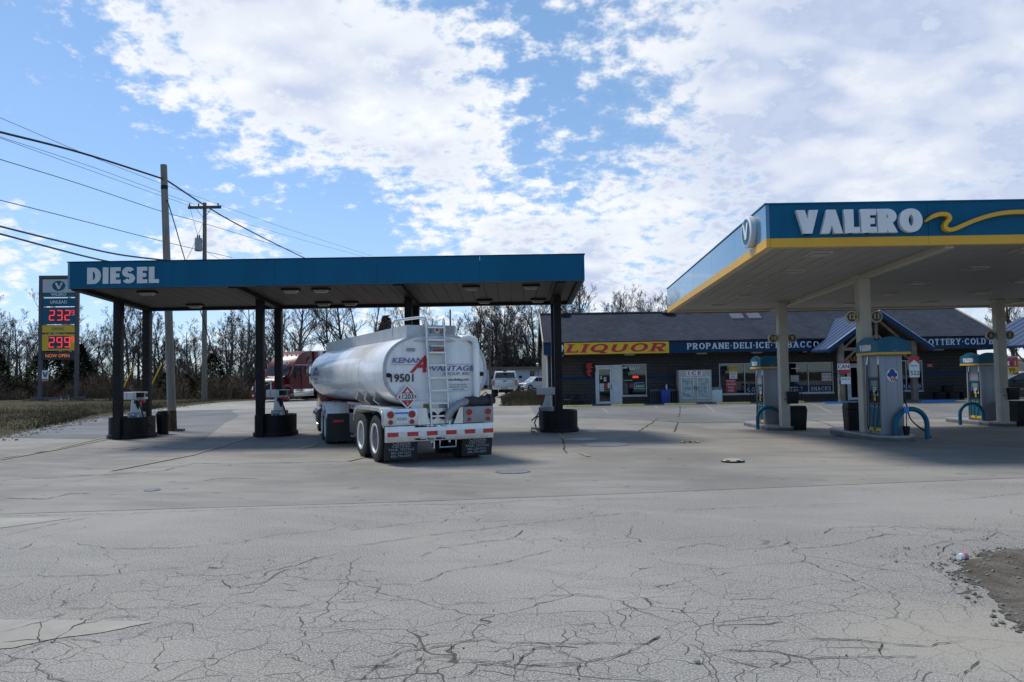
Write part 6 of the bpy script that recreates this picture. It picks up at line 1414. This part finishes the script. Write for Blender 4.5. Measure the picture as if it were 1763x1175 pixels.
def car(name, label, loc, rz, m, suv=True, sc=1.):
    t = thing(name, label, 'car', loc, rz); t.scale = (sc,) * 3; h = 1.66 if suv else 1.45
    b_ = tap(MB().prism([(0, .32), (0, .80), (.12, 1.0), (1.0, 1.03), (3.2, 1.0), (4.0, .88), (4.2, .70), (4.25, .40), (4.1, .25), (.1, .25)], 'x', -.87, .87), .8, .10).build('body', m, t, bevel=.07)
    c_ = tap(MB().prism([(.15, 1.01), (.45, h - .12), (.75, h), (2.3, h), (3.25, 1.0)], 'x', -.82, .82), 1.0, .26).build('cabin', m, t, bevel=.06)
    MB().hexa([(-.70, 3.24, 1.05), (.70, 3.24, 1.05), (.70, 3.0, 1.05), (-.70, 3.0, 1.05)], [(-.60, 2.44, h - .08), (.60, 2.44, h - .08), (.60, 2.2, h - .08), (-.60, 2.2, h - .08)]).build('windscreen', mat('windscreen_painted_sheen', (.30, .34, .38), .1, var=.3, scale=2), c_)  # lit sheen painted into the glass as a pale colour; other windows stay dark
    MB().hexa([(-.66, .16, 1.08), (.66, .16, 1.08), (.66, .3, 1.08), (-.66, .3, 1.08)], [(-.6, .40, h - .16), (.6, .40, h - .16), (.6, .6, h - .16), (-.6, .6, h - .16)]).build('rear_window', GLASSD, c_)
    for s_ in (-1, 1):
        for y0, y1 in ((.55, 1.15), (1.2, 2.0), (2.05, 2.75)):
            zt = h - .12; f = lambda y, z: (s_ * (.827 * (1 - .26 * (z - 1.0)) + .004), y, z)
            yt0, yt1 = (y0, y1) if y1 < 2.5 else (y0, 2.35)
            q = [f(y0, 1.07), f(y1 + (.2 if y1 > 2.5 else 0), 1.07), f(yt1, zt), f(yt0, zt)]
            MB().add(q + [(p[0] - s_ * .03, p[1], p[2]) for p in q], [(0, 1, 2, 3), (7, 6, 5, 4), (0, 4, 5, 1), (1, 5, 6, 2), (2, 6, 7, 3), (3, 7, 4, 0)]).build('side_window', GLASSD, c_)
        MB().box(s_ * .93 - .08, 2.72, 1.02, s_ * .93 + .08, 2.85, 1.15).build('mirror', m, t, bevel=.02)
        MB().box(s_ * .62 - .18, 4.17, .66, s_ * .62 + .18, 4.235, .80).build('headlamp', mat('headlamp_glass', (.6, .62, .65), .12, var=.1), t, bevel=.02)
        MB().box(s_ * .72 - .12, -.02, .75, s_ * .72 + .12, .05, .98).build('tail_lamp', LAMP, t)
        for y in (.80, 3.40):
            MB().lathe([(.30, -.09), (.385, -.09), (.385, .09), (.30, .09)], (s_ * .80, y, .34), 'x', 18, -.2, PI + .2).build('wheel_arch', BLACK, t)
            wheel(t, s_ * .80, y, .34, .22, s_, SIL)
    MB().box(-.42, 4.2, .60, .42, 4.262, .76).build('grille', BLACK, t); MB().box(-.6, 4.2, .32, .6, 4.258, .42).build('lower_grille', BLACK, t)
    MB().box(-.26, -.03, .60, .26, -.005, .74).build('number_plate', REFLW, t)
    return t
car('parked_suv', 'white compact SUV parked beside the mobile home', (4.6, 101.5, 0), R(124), CWHITE, True, 1.02)
car('parked_car', 'black car partly in frame at the right edge by the store', (29.6, 41.0, 0), R(70), CBLACK, False, 1.12)
# ------------------------------------------------------------------ price sign
SGREY = mat('sign_post_grey', (.075, .075, .085), .5, var=.1)
ps = thing('price_sign', 'tall roadside fuel price sign with red numbers on two grey posts', 'price sign', (-44.55, 77, 0), R(4)); ps['group'] = 'price sign'; del ps['group']
HW = 1.72
for s_ in (-1, 1): MB().box(s_ * HW - .16, -.16, .35, s_ * HW + .16, .16, 12.35).build('post', SGREY, ps)
MB().box(-HW - .16, -.17, 12.12, HW + .16, .17, 12.42).build('top_beam', SGREY, ps)
MB().box(-2.6, -.15, .28, 2.6, .15, .46).build('base_beam', SGREY, ps)
def cab_(z0, z1, m, name): 
    MB().box(-HW + .155, -.10, z0 + .03, HW - .155, .10, z1 - .03).build('panel_box', SGREY, ps)
    return MB().box(-HW + .18, -.13, z0 + .07, HW - .18, -.101, z1 - .07).build(name, m, ps)
cab_(10.25, 12.12, mat('sign_white_panel', (.50, .53, .55), .35, var=.05), 'brand_panel')
MB().box(-HW + .18, -.136, 10.36, HW - .18, -.1305, 10.74).build('blue_band', TEAL, ps); MB().box(-HW + .18, -.136, 10.32, HW - .18, -.131, 10.355).build('yellow_band', YSIGN, ps)
o = MB().disc((0, 11.40), .62, .50, -.145, .012, 32).build('emblem', TEAL, ps); strokes('V', .62, LET, o, (-.36, -.146, 11.08), W=.26, T=.2, depth=.008, fit=.74); text('V^LERO'.replace('^', 'A'), .40, LET, ps, (0, -.14, 10.55), bold=.02, ext=.003)
MB().prism([(-.02, 11.2), (.12, 11.3), (.06, 11.42), (.2, 11.58), (.26, 11.55), (.14, 11.42), (.2, 11.32), (.06, 11.17)], 'y', -.162, -.157).build('emblem_ribbon', YSIGN, o)
cab_(9.35, 10.22, TEAL, 'grade_panel'); text('UNLEAD', .42, LET, ps, (0, -.135, 9.78), bold=.018, ext=.003)
LEDR = emis('led_red', (1.0, .05, .08), .85)
pp = cab_(7.60, 9.32, TEAL, 'price_panel'); MB().box(-.92, -.137, 7.85, 1.05, -.131, 9.1).build('led_screen', mat('led_screen', (.03, .045, .06), .4), ps); seven_seg('2329', 1.02, LEDR, ps, (-.88, -.14, 7.98))
cab_(6.72, 7.57, YSIGN, 'grade_panel'); text('DIESEL', .40, mat('faded_sign_grey', (.10, .12, .12), .5), ps, (0, -.135, 7.14), bold=.018, ext=.003)
cab_(4.95, 6.69, YSIGN, 'price_panel'); MB().box(-.92, -.137, 5.2, 1.05, -.131, 6.45).build('led_screen', mat('led_screen', (.03, .045, .06), .4), ps); seven_seg('2999', 1.02, LEDR, ps, (-.88, -.14, 5.32))
cab_(4.10, 4.92, mat('led_screen_dark', (.012, .014, .03), .4), 'message_panel'); [text(w_, .46, emis('led_amber', (1.0, .25, .05), .42), ps, (x_, -.135, 4.50), ext=.003, bold=.006, sx=.9) for w_, x_ in (('NOW', -.66), ('OPEN', .55))]
for s_ in (-1, 1):
    f = thing('sign_footing', 'dark block footing under the %s end of the price sign' % ('left' if s_ < 0 else 'right'), 'footing', (-44.55 + s_ * 2.1, 77 + s_ * .15, 0), R(4)); f['group'] = 'price sign footings'
    for k in range(3): MB().box(-1.1 + k * .735, -.35, -.2, -1.1 + k * .735 + .72, .35, .22).build('block', DARKMET, f, bevel=.02)
    MB().box(-.2, -.14, .22, .2, .14, .30).build('bracket', SGREY, f)
bs = thing('small_banner', 'small white brand banner fixed to the left sign post', 'banner', (-45.95, 76.6, 2.05), R(4))
MB().add([(0, 0, 0), (.62, -.05, .03), (.66, -.03, 1.05), (.0, 0, 1.05), (0, .02, 0), (.62, -.03, .03), (.66, -.01, 1.05), (0, .02, 1.05)], [(0, 1, 2, 3), (7, 6, 5, 4), (0, 4, 5, 1), (1, 5, 6, 2), (2, 6, 7, 3), (3, 7, 4, 0)]).build('cloth', PAPER, bs)
strokes('V', .50, TEAL, bs, (.08, -.06, .38), W=.3, T=.2, depth=.004, fit=.5); MB().box(.02, -.055, .06, .60, -.052, .2).build('red_strip', SIGNRED, bs)
for x, lb in ((-44.2, 'white utility pipe under the price sign, left one'), (-43.5, 'white utility pipe under the price sign, right one')):
    t = thing('utility_pipe', lb, 'pipe', (x, 76.9, 0)); t['group'] = 'utility pipes under the price sign'
    MB().cyl((0, 0, -.1), (.03 if x > -44 else 0, 0, .42), .07, 10).build('pipe', WHITE, t); MB().box(-.2, -.12, .40, .2, .12, .62).build('box', SGREY, t)
# ------------------------------------------------------------------ utility poles and lines
u1 = thing('utility_pole', 'plain weathered wooden pole leaning left behind the diesel canopy', 'utility pole', (-12.35, 28.52, 0))
MB().tube([(0, 0, -.1), (-.13, 0, 3.5), (-.36, 0, 9.77)], [.155, .14, .115], 16).build('shaft', WOOD, u1, smooth=True)
MB().tube([(0, 0, 0), (-.03, 0, .75)], [.1565, .154], 16).build('rusty_base', mat('stained_pole_base', (.10, .05, .025), .9, var=.4, scale=6, dirt=.5, dcol=(.03, .02, .015)), u1, smooth=True)
MB().lathe([(.125, 8.85), (.125, 9.0)], (-.33, 0, 0), n=12).build('clamp', BLACK, u1); MB().box(.05, -.1, 0, .42, .1, .09).build('anchor_block', CONC, u1)
u2 = thing('utility_pole', 'tall wooden pole with crossarm and grey transformer beyond the diesel canopy', 'utility pole', (-25.52, 65.0, 0))
MB().tube([(0, 0, -.1), (0, 0, 8), (0, 0, 16.7)], [.22, .19, .15], 14).build('shaft', mat('pole_grey_brown', (.16, .145, .12), .85, var=.3, scale=2, stretch=(12, 12, .5), bump=.3), u2, smooth=True)
ca = MB().box(-1.3, -.28, 16.15, 1.45, -.16, 16.38).build('crossarm', DARKWOOD, u2)
for x in (-1.18, -.42, 1.2): MB().lathe([(.03, 16.38), (.07, 16.45), (.04, 16.52), (.07, 16.58), (0, 16.64)], (x, -.22, 0), n=10).build('insulator', BLACK, ca, smooth=True)
for s_ in (-1, 1): MB().bar((s_ * .62, -.22, 16.15), (s_ * .1, -.18, 15.45), .05, .03).build('arm_brace', DARKWOOD, u2)
tf = MB().lathe([(.26, 12.6), (.30, 12.65), (.30, 13.6), (.27, 13.68), (0, 13.72)], (-.42, -.25, 0), n=18).build('transformer', GREY, u2, smooth=True)
for x in (-.5, -.34): MB().lathe([(.05, 13.66), (.07, 13.8), (.04, 13.95), (0, 14.0)], (x, -.25, 0), n=8).build('bushing', BROWN, tf, smooth=True)
for z in (12.8, 13.4): MB().box(-.2, -.25, z, .0, -.1, z + .08).build('bracket', GREY, u2)
MB().tube([(-1.18, -.22, 16.45), (-.9, -.25, 15.4), (-.62, -.25, 14.4), (-.5, -.25, 13.98)], .015, 5).build('jumper_wire', WIRE, u2)
def catm(pts, n=8):
    out = []
    for i in range(len(pts) - 1):
        p0, p1_, p2, p3 = [Vector(pts[max(0, min(len(pts) - 1, i + d))]) for d in (-1, 0, 1, 2)]
        for k in range(n):
            t = k / n; out.append(.5 * ((2 * p1_) + (-p0 + p2) * t + (2 * p0 - 5 * p1_ + 4 * p2 - p3) * t * t + (-p0 + 3 * p1_ - 3 * p2 + p3) * t ** 3))
    out.append(Vector(pts[-1])); return out
WL = ['thick black cable sagging in from the left to the leaning pole', 'thick black cable running from the leaning pole to the right', 'topmost thin wire passing over the crossarm', 'thin wire ending on the left half of the crossarm', 'thin wire over the left tip of the crossarm',
      'thin wire passing below the transformer pole top', 'fine wire lower on the left sky', 'medium cable reaching the leaning pole just above the canopy', 'lowest cable at left with a coil of slack', 'steep guy wire dropping right of the leaning pole', 'thin guy wire slanting down from the crossarm pole', 'short service wire leaving the transformer pole',
      'distant wire crossing above the tanker toward the store', 'distant wire seen under the canopy behind the tanker']
for (k, r, pts), lb in zip(WIRES, WL):
    o = MB().tube(catm(pts), r * (.75 if k == 'thin' else 1), 5).build('overhead_wire', CABLE if k in ('thick', 'guy') else WIRE, smooth=True); tag(o, lb, 'wire')
for dx, lb in ((0, 'front yellow guy wire guard behind the left diesel island'), (-2.2, 'rear yellow guy wire guard behind the left diesel island')):
    t = thing('guy_guard', lb, 'guy guard', (-29.4 + dx, 64, 0)); MB().tube([(-.7, 0, .2), (.75, 0, 3.2)], .05, 6).build('sleeve', YSIGN, t)
dp = thing('distant_pole', 'thin distant pole rising behind the tank trailer ladder', 'utility pole', (-6.9, 88, 0)); MB().tube([(0, 0, -.1), (0, 0, 9.4)], [.12, .09], 8).build('shaft', DARKWOOD, dp, smooth=True)
dp = thing('distant_pole', 'short distant pole right of the tank trailer against the woods', 'utility pole', (-3.0, 105, 0)); MB().tube([(0, 0, -.1), (0, 0, 7.6)], [.14, .10], 8).build('shaft', DARKWOOD, dp, smooth=True)
# ------------------------------------------------------------------ mobile home
mh = thing('mobile_home', 'long white mobile home with brown roof edge behind the pickup', 'mobile home', (.6, 112, 0), R(-2))
SID = mat('pale_siding', (.46, .52, .60), .5, var=.06, stretch=(6, 1, 1), scale=1.5)
MB().box(-4.6, 0, .55, 9, 4, 2.75).build('body', SID, mh)
rb_ = MB(); 
for k in range(34): rb_.box(-4.55 + k * .4, -.03, .56, -4.52 + k * .4, -.001, 2.74)
rb_.build('siding_rib', SID, mh)
MB().box(-4.6, .1, 0, 9, 3.9, .549).build('skirting', BROWN, mh)
MB().prism([(-5.0, 2.75), (9.2, 2.75), (9.2, 2.95), (3.5, 3.12), (-4.8, 3.10), (-5.0, 2.95)], 'y', -.5, 4.3).build('roof', mat('roof_brown_edge', (.16, .115, .08), .7, var=.2, scale=2), mh)
for x0, x1 in ((-3.9, -2.3), (1.9, 3.1)):
    f = MB().box(x0, -.05, 1.55, x1, -.032, 2.5).build('window_frame', BROWN, mh); MB().box(x0 + .08, -.06, 1.62, (x0 + x1) / 2 - .03, -.051, 2.43).build('pane', GLASSD, f); MB().box((x0 + x1) / 2 + .03, -.06, 1.62, x1 - .08, -.051, 2.43).build('pane', FROST, f)
MB().box(-4.1, -.9, .9, -2.0, -.85, 1.0).build('porch_rail', WHITE, mh); MB().box(-4.1, -.9, 0.0, -4.0, -.8, 2.75).build('porch_post', WHITE, mh); MB().box(-2.9, -.6, 2.3, -2.0, -.5, 2.75).build('porch_panel', BROWN, mh)
MB().lathe([(.15, 3.1), (.15, 3.5), (.25, 3.5), (0, 3.7)], (3.0, 2, 0), n=10).build('flue', GREY, mh)
# ------------------------------------------------------------------ vegetation
BARK = mat('bare_bark', (.085, .070, .058), .9, var=.35, scale=3, stretch=(4, 4, .6))
TWIG = mat('bare_twig', (.085, .068, .056), .9, var=.3, scale=.5)
def bare_tree(seed, h, spread=.55, low=.25, dense=1.0, lean=0.):
    rr = random.Random(seed); tr = MB(); cr = MB()
    def br(p, d, L_, r, lev):
        n = 4 if lev < 2 else 3; pts = [p]; rs = [r]; dd = d.copy(); q = p.copy()
        for i in range(n):
            dd = (dd + Vector((rr.uniform(-.22, .22), rr.uniform(-.22, .22), rr.uniform(-.05, .20)))).normalized(); q = q + dd * L_ / n; pts.append(q.copy()); rs.append(max(.008, r * (1 - (i + 1) / n * .78)))
        cr.tube(pts, rs, 4 if lev == 1 else 3, caps=False)
        if lev >= 4: return
        m = {1: 7, 2: 5, 3: 4}[lev]; m = int(m * dense + rr.random())
        for k in range(m):
            t = rr.uniform(.25, 1.0); i = min(n - 1, int(t * n)); f = t * n - i; b0 = pts[i].lerp(pts[i + 1], min(1, f)); ax = (pts[i + 1] - pts[i]).normalized()
            o_ = ax.orthogonal().normalized(); o_.rotate(Matrix.Rotation(rr.uniform(0, 2 * PI), 3, ax)); nd = (ax + o_ * rr.uniform(.45, 1.0) + Vector((0, 0, .15))).normalized()
            br(b0, nd, L_ * rr.uniform(.38, .62) * (1.15 - .5 * t), max(.009, rs[i] * .55), lev + 1)
    pts = [Vector((0, 0, -.2))]; rs = [h * .021]; d = Vector((lean, 0, 1)).normalized(); q = pts[0]; n = 9
    for i in range(n):
        d = (d + Vector((rr.uniform(-.09, .09), rr.uniform(-.09, .09), .05))).normalized(); q = q + d * (h * .86) / n; pts.append(q.copy()); rs.append(h * .021 * (1 - (i + 1) / n * .85))
    tr.tube(pts, rs, 8)
    for k in range(int(13 * dense)):
        t = low + (1 - low) * (k + rr.random()) / (13 * dense); i = min(n - 1, int(t * n)); b0 = pts[i].lerp(pts[i + 1], t * n - i) if t * n - i <= 1 else pts[-1]
        a = rr.uniform(0, 2 * PI) + k * 2.4; up = rr.uniform(.45, 1.1) + (.5 if t > .8 else 0)
        br(b0, Vector((math.cos(a) * spread * 1.6, math.sin(a) * spread * 1.6, up)).normalized(), h * rr.uniform(.24, .38) * (1.15 - .6 * t), rs[i] * .55, 1)
    return tr.mesh('trunk', smooth=True, recalc=False), cr.mesh('crown', recalc=False)
PROT = [bare_tree(1, 10, .5, .22), bare_tree(2, 10, .42, .30, 1.05), bare_tree(3, 10, .6, .18, .95), bare_tree(4, 10, .38, .35, .95), bare_tree(5, 10, .55, .15, 1.1, .12), bare_tree(6, 10, .30, .40, .75)]
for a_, c_ in PROT: a_.materials.append(BARK); c_.materials.append(TWIG)
def tree(label, x, y, h, p, rz, group=None, sx=1.):
    t = thing('bare_tree', label, 'tree', (x, y, -.05), rz, group); t.scale = (h / 10 * sx, h / 10 * sx, h / 10)
    a_, c_ = PROT[p]; link('trunk', a_, None, t); link('crown', c_, None, t); return t
rr = random.Random(21)
for i in range(46):     # wood on the left, behind the price sign
    x = -70 + i * .93 + rr.uniform(-.6, .6); y = 92 + rr.uniform(-6, 10); h = rr.choice((7.5, 8.5, 9.5, 10.2, 11.8)) * rr.uniform(.93, 1.07) if x < -40 else rr.uniform(5.6, 9.0)
    tree('bare grey tree in the wood behind the price sign', x * y / 92, y, h * y / 92, rr.randrange(5), rr.uniform(0, 6.3), 'bare trees in the left wood', rr.uniform(.8, 1.1))
for i in range(22):
    x = -76 + i * 2.4 + rr.uniform(-.8, .8); y = 112 + rr.uniform(-5, 10)
    tree('bare grey tree in the wood behind the price sign', x * y / 92, y, rr.uniform(8.5, 11.5), rr.randrange(5), rr.uniform(0, 6.3), 'bare trees in the left wood')
for u, h, p, lb in ((-31.5, 10.5, 4, 'slender bare tree just right of the crossarm pole'), (-28.6, 11.5, 2, 'forked bare tree between the crossarm pole and the second diesel island'), (-24.8, 12.5, 0, 'bare tree seen between the two columns of the second diesel island'), (-22.9, 13, 1, 'thick dark bare tree rising behind the maroon truck cab'),
                    (-20.4, 12, 3, 'crooked bare tree behind the maroon truck sleeper'), (-18.2, 13, 1, 'straight bare tree above the white trailer front'), (-16.0, 11, 5, 'thin pale bare tree left of the dark cedar'), (-15.0, 11.5, 5, 'second thin pale bare tree nearer the dark cedar'), (-12.0, 11.5, 3, 'dark bare tree leaning over the tank trailer rail'), (-8.2, 9.5, 0, 'low bare tree behind the tank trailer top')):
    tree(lb, u * 84 / 85, 84 + rr.uniform(-3, 4), h, p, rr.uniform(0, 6.3))
for i in range(26):
    x = -5.5 + i * .56 + rr.uniform(-.4, .4); y = 128 + rr.uniform(-8, 12); tree('bare tree in the dense wood behind the mobile home', x * 1.45, y, rr.uniform(11, 16.5), rr.randrange(5), rr.uniform(0, 6.3), 'bare trees behind the mobile home', rr.uniform(.8, 1.1))
tree('tall bare tree rising behind the right end of the diesel canopy', 7.5, 84, 14.2, 4, 1.0); tree('bare tree with a leaning branch standing behind the store roof', 10.8, 84, 11.2, 3, 2.2)
for i in range(16): tree('bare bushy tree showing above the store roof ridge', 11.6 + i * .52 + rr.uniform(-.3, .3), 90 + rr.uniform(-5, 6), rr.uniform(9.6, 11.2), rr.choice((0, 2, 4, 1)), rr.uniform(0, 6.3), 'bare trees above the store roof', .8)
for x, y, h, p, lb in ((50, 78, 12.5, 2, 'spreading bare tree between the right cream column and the store gable'), (53.5, 80, 13, 4, 'bare tree right of the right cream column'), (57, 84, 12, 0, 'bare tree at the far right edge above the blue porch')): tree(lb, x, y, h, p, x)
# evergreens
def cedar(seed, h, r, n=2600, tip=.6):
    q = random.Random(seed); mb = MB()
    for i in range(n):
        t = q.random() ** .8; z = h * (.04 + .94 * t); rad = r * (1 - t ** 1.3) * (.55 + .45 * math.sqrt(q.random())) * (1 + .25 * math.sin(z * 3.1 + seed) * q.random()); a = q.uniform(0, 2 * PI)
        p = Vector((rad * math.cos(a), rad * math.sin(a), z)); s_ = h * q.uniform(.018, .042); o_ = Vector((math.cos(a), math.sin(a), q.uniform(-.1, .9))).normalized(); sd_ = o_.cross(Vector((q.uniform(-1, 1), q.uniform(-1, 1), 1))).normalized()
        mb.add([p - sd_ * s_ * .5, p + sd_ * s_ * .5, p + o_ * s_ * 1.5 + sd_ * s_ * .1], [(0, 1, 2)])
    return mb.mesh('crown', recalc=False)
EVER = mat('cedar_foliage', (.030, .038, .018), .9, var=.5, scale=.9, spec=.15); EVER2 = mat('juniper_foliage', (.024, .036, .014), .9, var=.5, scale=.9, spec=.15)
CED = [cedar(1, 5, 1.5), cedar(2, 5, 2.3), cedar(3, 5, 1.1)]
for k, c_ in enumerate(CED): c_.materials.append(EVER if k != 2 else EVER2)
for lb, x, y, h, k, sx in (('tall dark cedar rising behind the tank trailer', -13.5, 84, 8.6, 0, 1.05), ('smaller dark cedar left of the tall cedar behind the tanker', -17.0, 86, 5.8, 1, .8), ('round dark cedar right of the crossarm pole', -29.8, 78, 4.6, 1, 1.15), ('dark evergreen at the far left edge of the photo', -55.5, 84, 6.0, 1, 1.0),
                          ('dark evergreen mass left of the price sign', -51.0, 86, 6.6, 1, .95), ('dark evergreen directly behind the price sign', -48.0, 87, 6.2, 0, 1.3), ('low green bush between the two poles', -31.6, 76, 2.6, 1, 1.5), ('low green bush left of the crossarm pole', -34.5, 78, 2.8, 1, 1.3)):
    t = thing('evergreen', lb, 'tree', (x, y, -.05), x * 2.0); t.scale = (h / 5 * sx, h / 5 * sx, h / 5); link('crown', CED[k], None, t); MB().tube([(0, 0, 0), (0, 0, 4.4)], [.12, .02], 6).build('trunk', BARK, t)
# thickets and grass
def thicket(name, label, m, spots, n, hmin, hmax, seed, wd=.012):
    q = random.Random(seed); mb = MB()
    for i in range(n):
        x, y = spots(q); h = q.uniform(hmin, hmax) * q.choice((.5, .8, 1, 1)) * (.62 + .38 * math.sin(x * .9 + y * .31) * math.sin(x * .37 + 1.7) + .25 * math.sin(x * 2.3 + y)); h = max(h, hmin * .4); lx, ly = q.uniform(-.5, .5) * h, q.uniform(-.5, .5) * h; w_ = wd * q.uniform(.6, 1.6)
        a = q.uniform(0, PI); dx, dy = math.cos(a) * w_, math.sin(a) * w_; m_ = (x + lx * .35, y + ly * .35, h * .6)
        mb.add([(x - dx, y - dy, -.05), (x + dx, y + dy, -.05), (m_[0] + dx, m_[1] + dy, m_[2]), (m_[0] - dx, m_[1] - dy, m_[2]), (x + lx, y + ly, h * q.uniform(.7, 1))], [(0, 1, 2, 3), (3, 2, 4)])
        for k in range(2):
            e = (m_[0] + q.uniform(-.4, .4) * h, m_[1] + q.uniform(-.4, .4) * h, m_[2] + q.uniform(-.1, .4) * h); mb.add([(m_[0] - dx, m_[1] - dy, m_[2]), (m_[0] + dx, m_[1] + dy, m_[2]), e], [(0, 1, 2)])
    return tag(mb.build(name, m, recalc=False), label, 'brush', kind='stuff')
BRUSH = mat('brown_brush', (.125, .092, .066), .95, var=.4, scale=.35, spec=.1); BRUSH2 = mat('grey_brush', (.082, .068, .056), .95, var=.4, scale=.3, spec=.1)
thicket('brush', 'brown thicket of bare stems below the wood on the left', BRUSH, lambda q: (lambda x: (x, q.uniform(79.5 if x < -37 else 71, 89)))(q.uniform(-68, -20)), 17000, 1.0, 3.6, 4, .022)
thicket('undergrowth', 'grey undergrowth filling the foot of the left wood', BRUSH2, lambda q: (q.uniform(-80, -20), q.uniform(86, 112)), 13000, 2.2, 6.5, 6, .026)
def knoll(q):
    return (q.gauss(3.5, 6.5), q.uniform(119, 140))
thicket('undergrowth', 'dark tangled undergrowth rising behind the mobile home', BRUSH2, knoll, 12000, 2.5, 8.5, 8, .04)
thicket('undergrowth', 'low scrub behind the tank trailer', BRUSH2, lambda q: (q.uniform(-20, -4), q.uniform(90, 118)), 5000, 1.0, 3.0, 9, .03)
def vergept(q):
    y = q.uniform(24, 76); return lf(y) - .1 - abs(q.gauss(0, 1)) * 9, y
GRASS = mat('winter_grass', (.085, .078, .034), .95, var=.4, scale=.25, spec=.1); GRASS2 = mat('dry_grass', (.145, .115, .068), .95, var=.4, scale=.4, spec=.1)
def blades(name, label, m, spots, n, h0, h1, seed):
    q = random.Random(seed); mb = MB()
    for i in range(n):
        x, y = spots(q); h = q.uniform(h0, h1); a = q.uniform(0, 2 * PI); w_ = .02 * q.uniform(.6, 1.5); mb.add([(x - math.cos(a) * w_, y - math.sin(a) * w_, -.0), (x + math.cos(a) * w_, y + math.sin(a) * w_, -.0), (x + q.uniform(-.6, .6) * h, y + q.uniform(-.6, .6) * h, h + .05)], [(0, 1, 2)])
    return tag(mb.build(name, m, recalc=False), label, 'grass', kind='stuff')
blades('grass', 'short green winter grass on the left verge', GRASS, vergept, 32000, .05, .17, 3)
blades('dry_grass', 'dry tan grass along the left verge', GRASS2, lambda q: (lambda y: (lf(y) - .4 - abs(q.gauss(0, 1)) * 8, y))(q.uniform(36, 76)), 15000, .08, .34, 13)
thicket('weeds', 'dead brown weeds along the edge of the left verge', BRUSH, lambda q: (lambda y: (lf(y) - .3 - abs(q.gauss(0, 1)) * 3.5, y))(q.choice((q.uniform(25, 45), q.gauss(30, 2), q.gauss(37, 1.5)))), 3800, .15, .55, 31, .012)
rg_ = random.Random(41); mbs = MB()
for i in range(900):
    y = rg_.uniform(24, 60); rock(mbs, lf(y) + rg_.gauss(.25, .45), y, .012, rg_.choice((.02, .03, .045, .06)), rg_)
tag(mbs.build('shoulder_gravel', PEB, recalc=False), 'loose stones along the edge between verge and road', 'gravel', kind='stuff')
def mound(q):
    while True:
        x, y = q.uniform(-.9, 2.05), q.uniform(47.5, 60)
        if x > -.6 - .02 * (y - 47): return x, y
kn = MB(); nn = 14
for j in range(nn):
    for i in range(8):
        x = -.95 + i * .43; y = 47.3 + j * 1.0; e = min(1, i / 2.5) * min(1, j / 1.5); kn.v.append((x, y, -.05 + .42 * e + .05 * math.sin(x * 4 + y)))
for j in range(nn - 1):
    for i in range(7): kn.f.append((j * 8 + i, j * 8 + i + 1, j * 8 + 9 + i, j * 8 + 8 + i))
struct(kn.build('grass_mound', SOIL, smooth=True))
q_ = random.Random(17); mbg = MB()
for i in range(7000):
    x, y = mound(q_); e = min(1, (x + .95) / 1.1) * min(1, (y - 47.3) / 1.5); z0 = -.05 + .42 * max(0, e); h = q_.uniform(.12, .5); mbg.add([(x - .015, y, z0), (x + .015, y, z0), (x + q_.uniform(-.2, .2), y + q_.uniform(-.2, .2), z0 + h)], [(0, 1, 2)])
tag(mbg.build('tall_grass', GRASS2, recalc=False), 'uncut grass on the mound at the left end of the store', 'grass', kind='stuff')
# low wooded ridges far behind
def ridge(name, y, z, seed, m, x0=-500, x1=500):
    q = random.Random(seed); mb = MB(); n = 160; ph = [q.uniform(0, 6) for _ in range(5)]
    for i in range(n + 1):
        x = x0 + (x1 - x0) * i / n; hh = z * (.75 + .2 * math.sin(x * .013 + ph[0]) + .12 * math.sin(x * .05 + ph[1]) + .06 * math.sin(x * .21 + ph[2])) + q.uniform(-.12, .12) * z * .4
        mb.v += [(x, y, -1), (x, y + 10, hh * .8), (x, y + 40, hh), (x, y + 120, -1)]
    for i in range(n):
        for e in range(3): mb.f.append((i * 4 + e, i * 4 + 4 + e, i * 4 + 5 + e, i * 4 + 1 + e))
    return struct(mb.build(name, m, smooth=True))
ridge('wooded_hill', 230, 5.0, 2, mat('far_wood', (.085, .075, .068), .95, var=.35, scale=.12, bump=1., bscale=1.2))
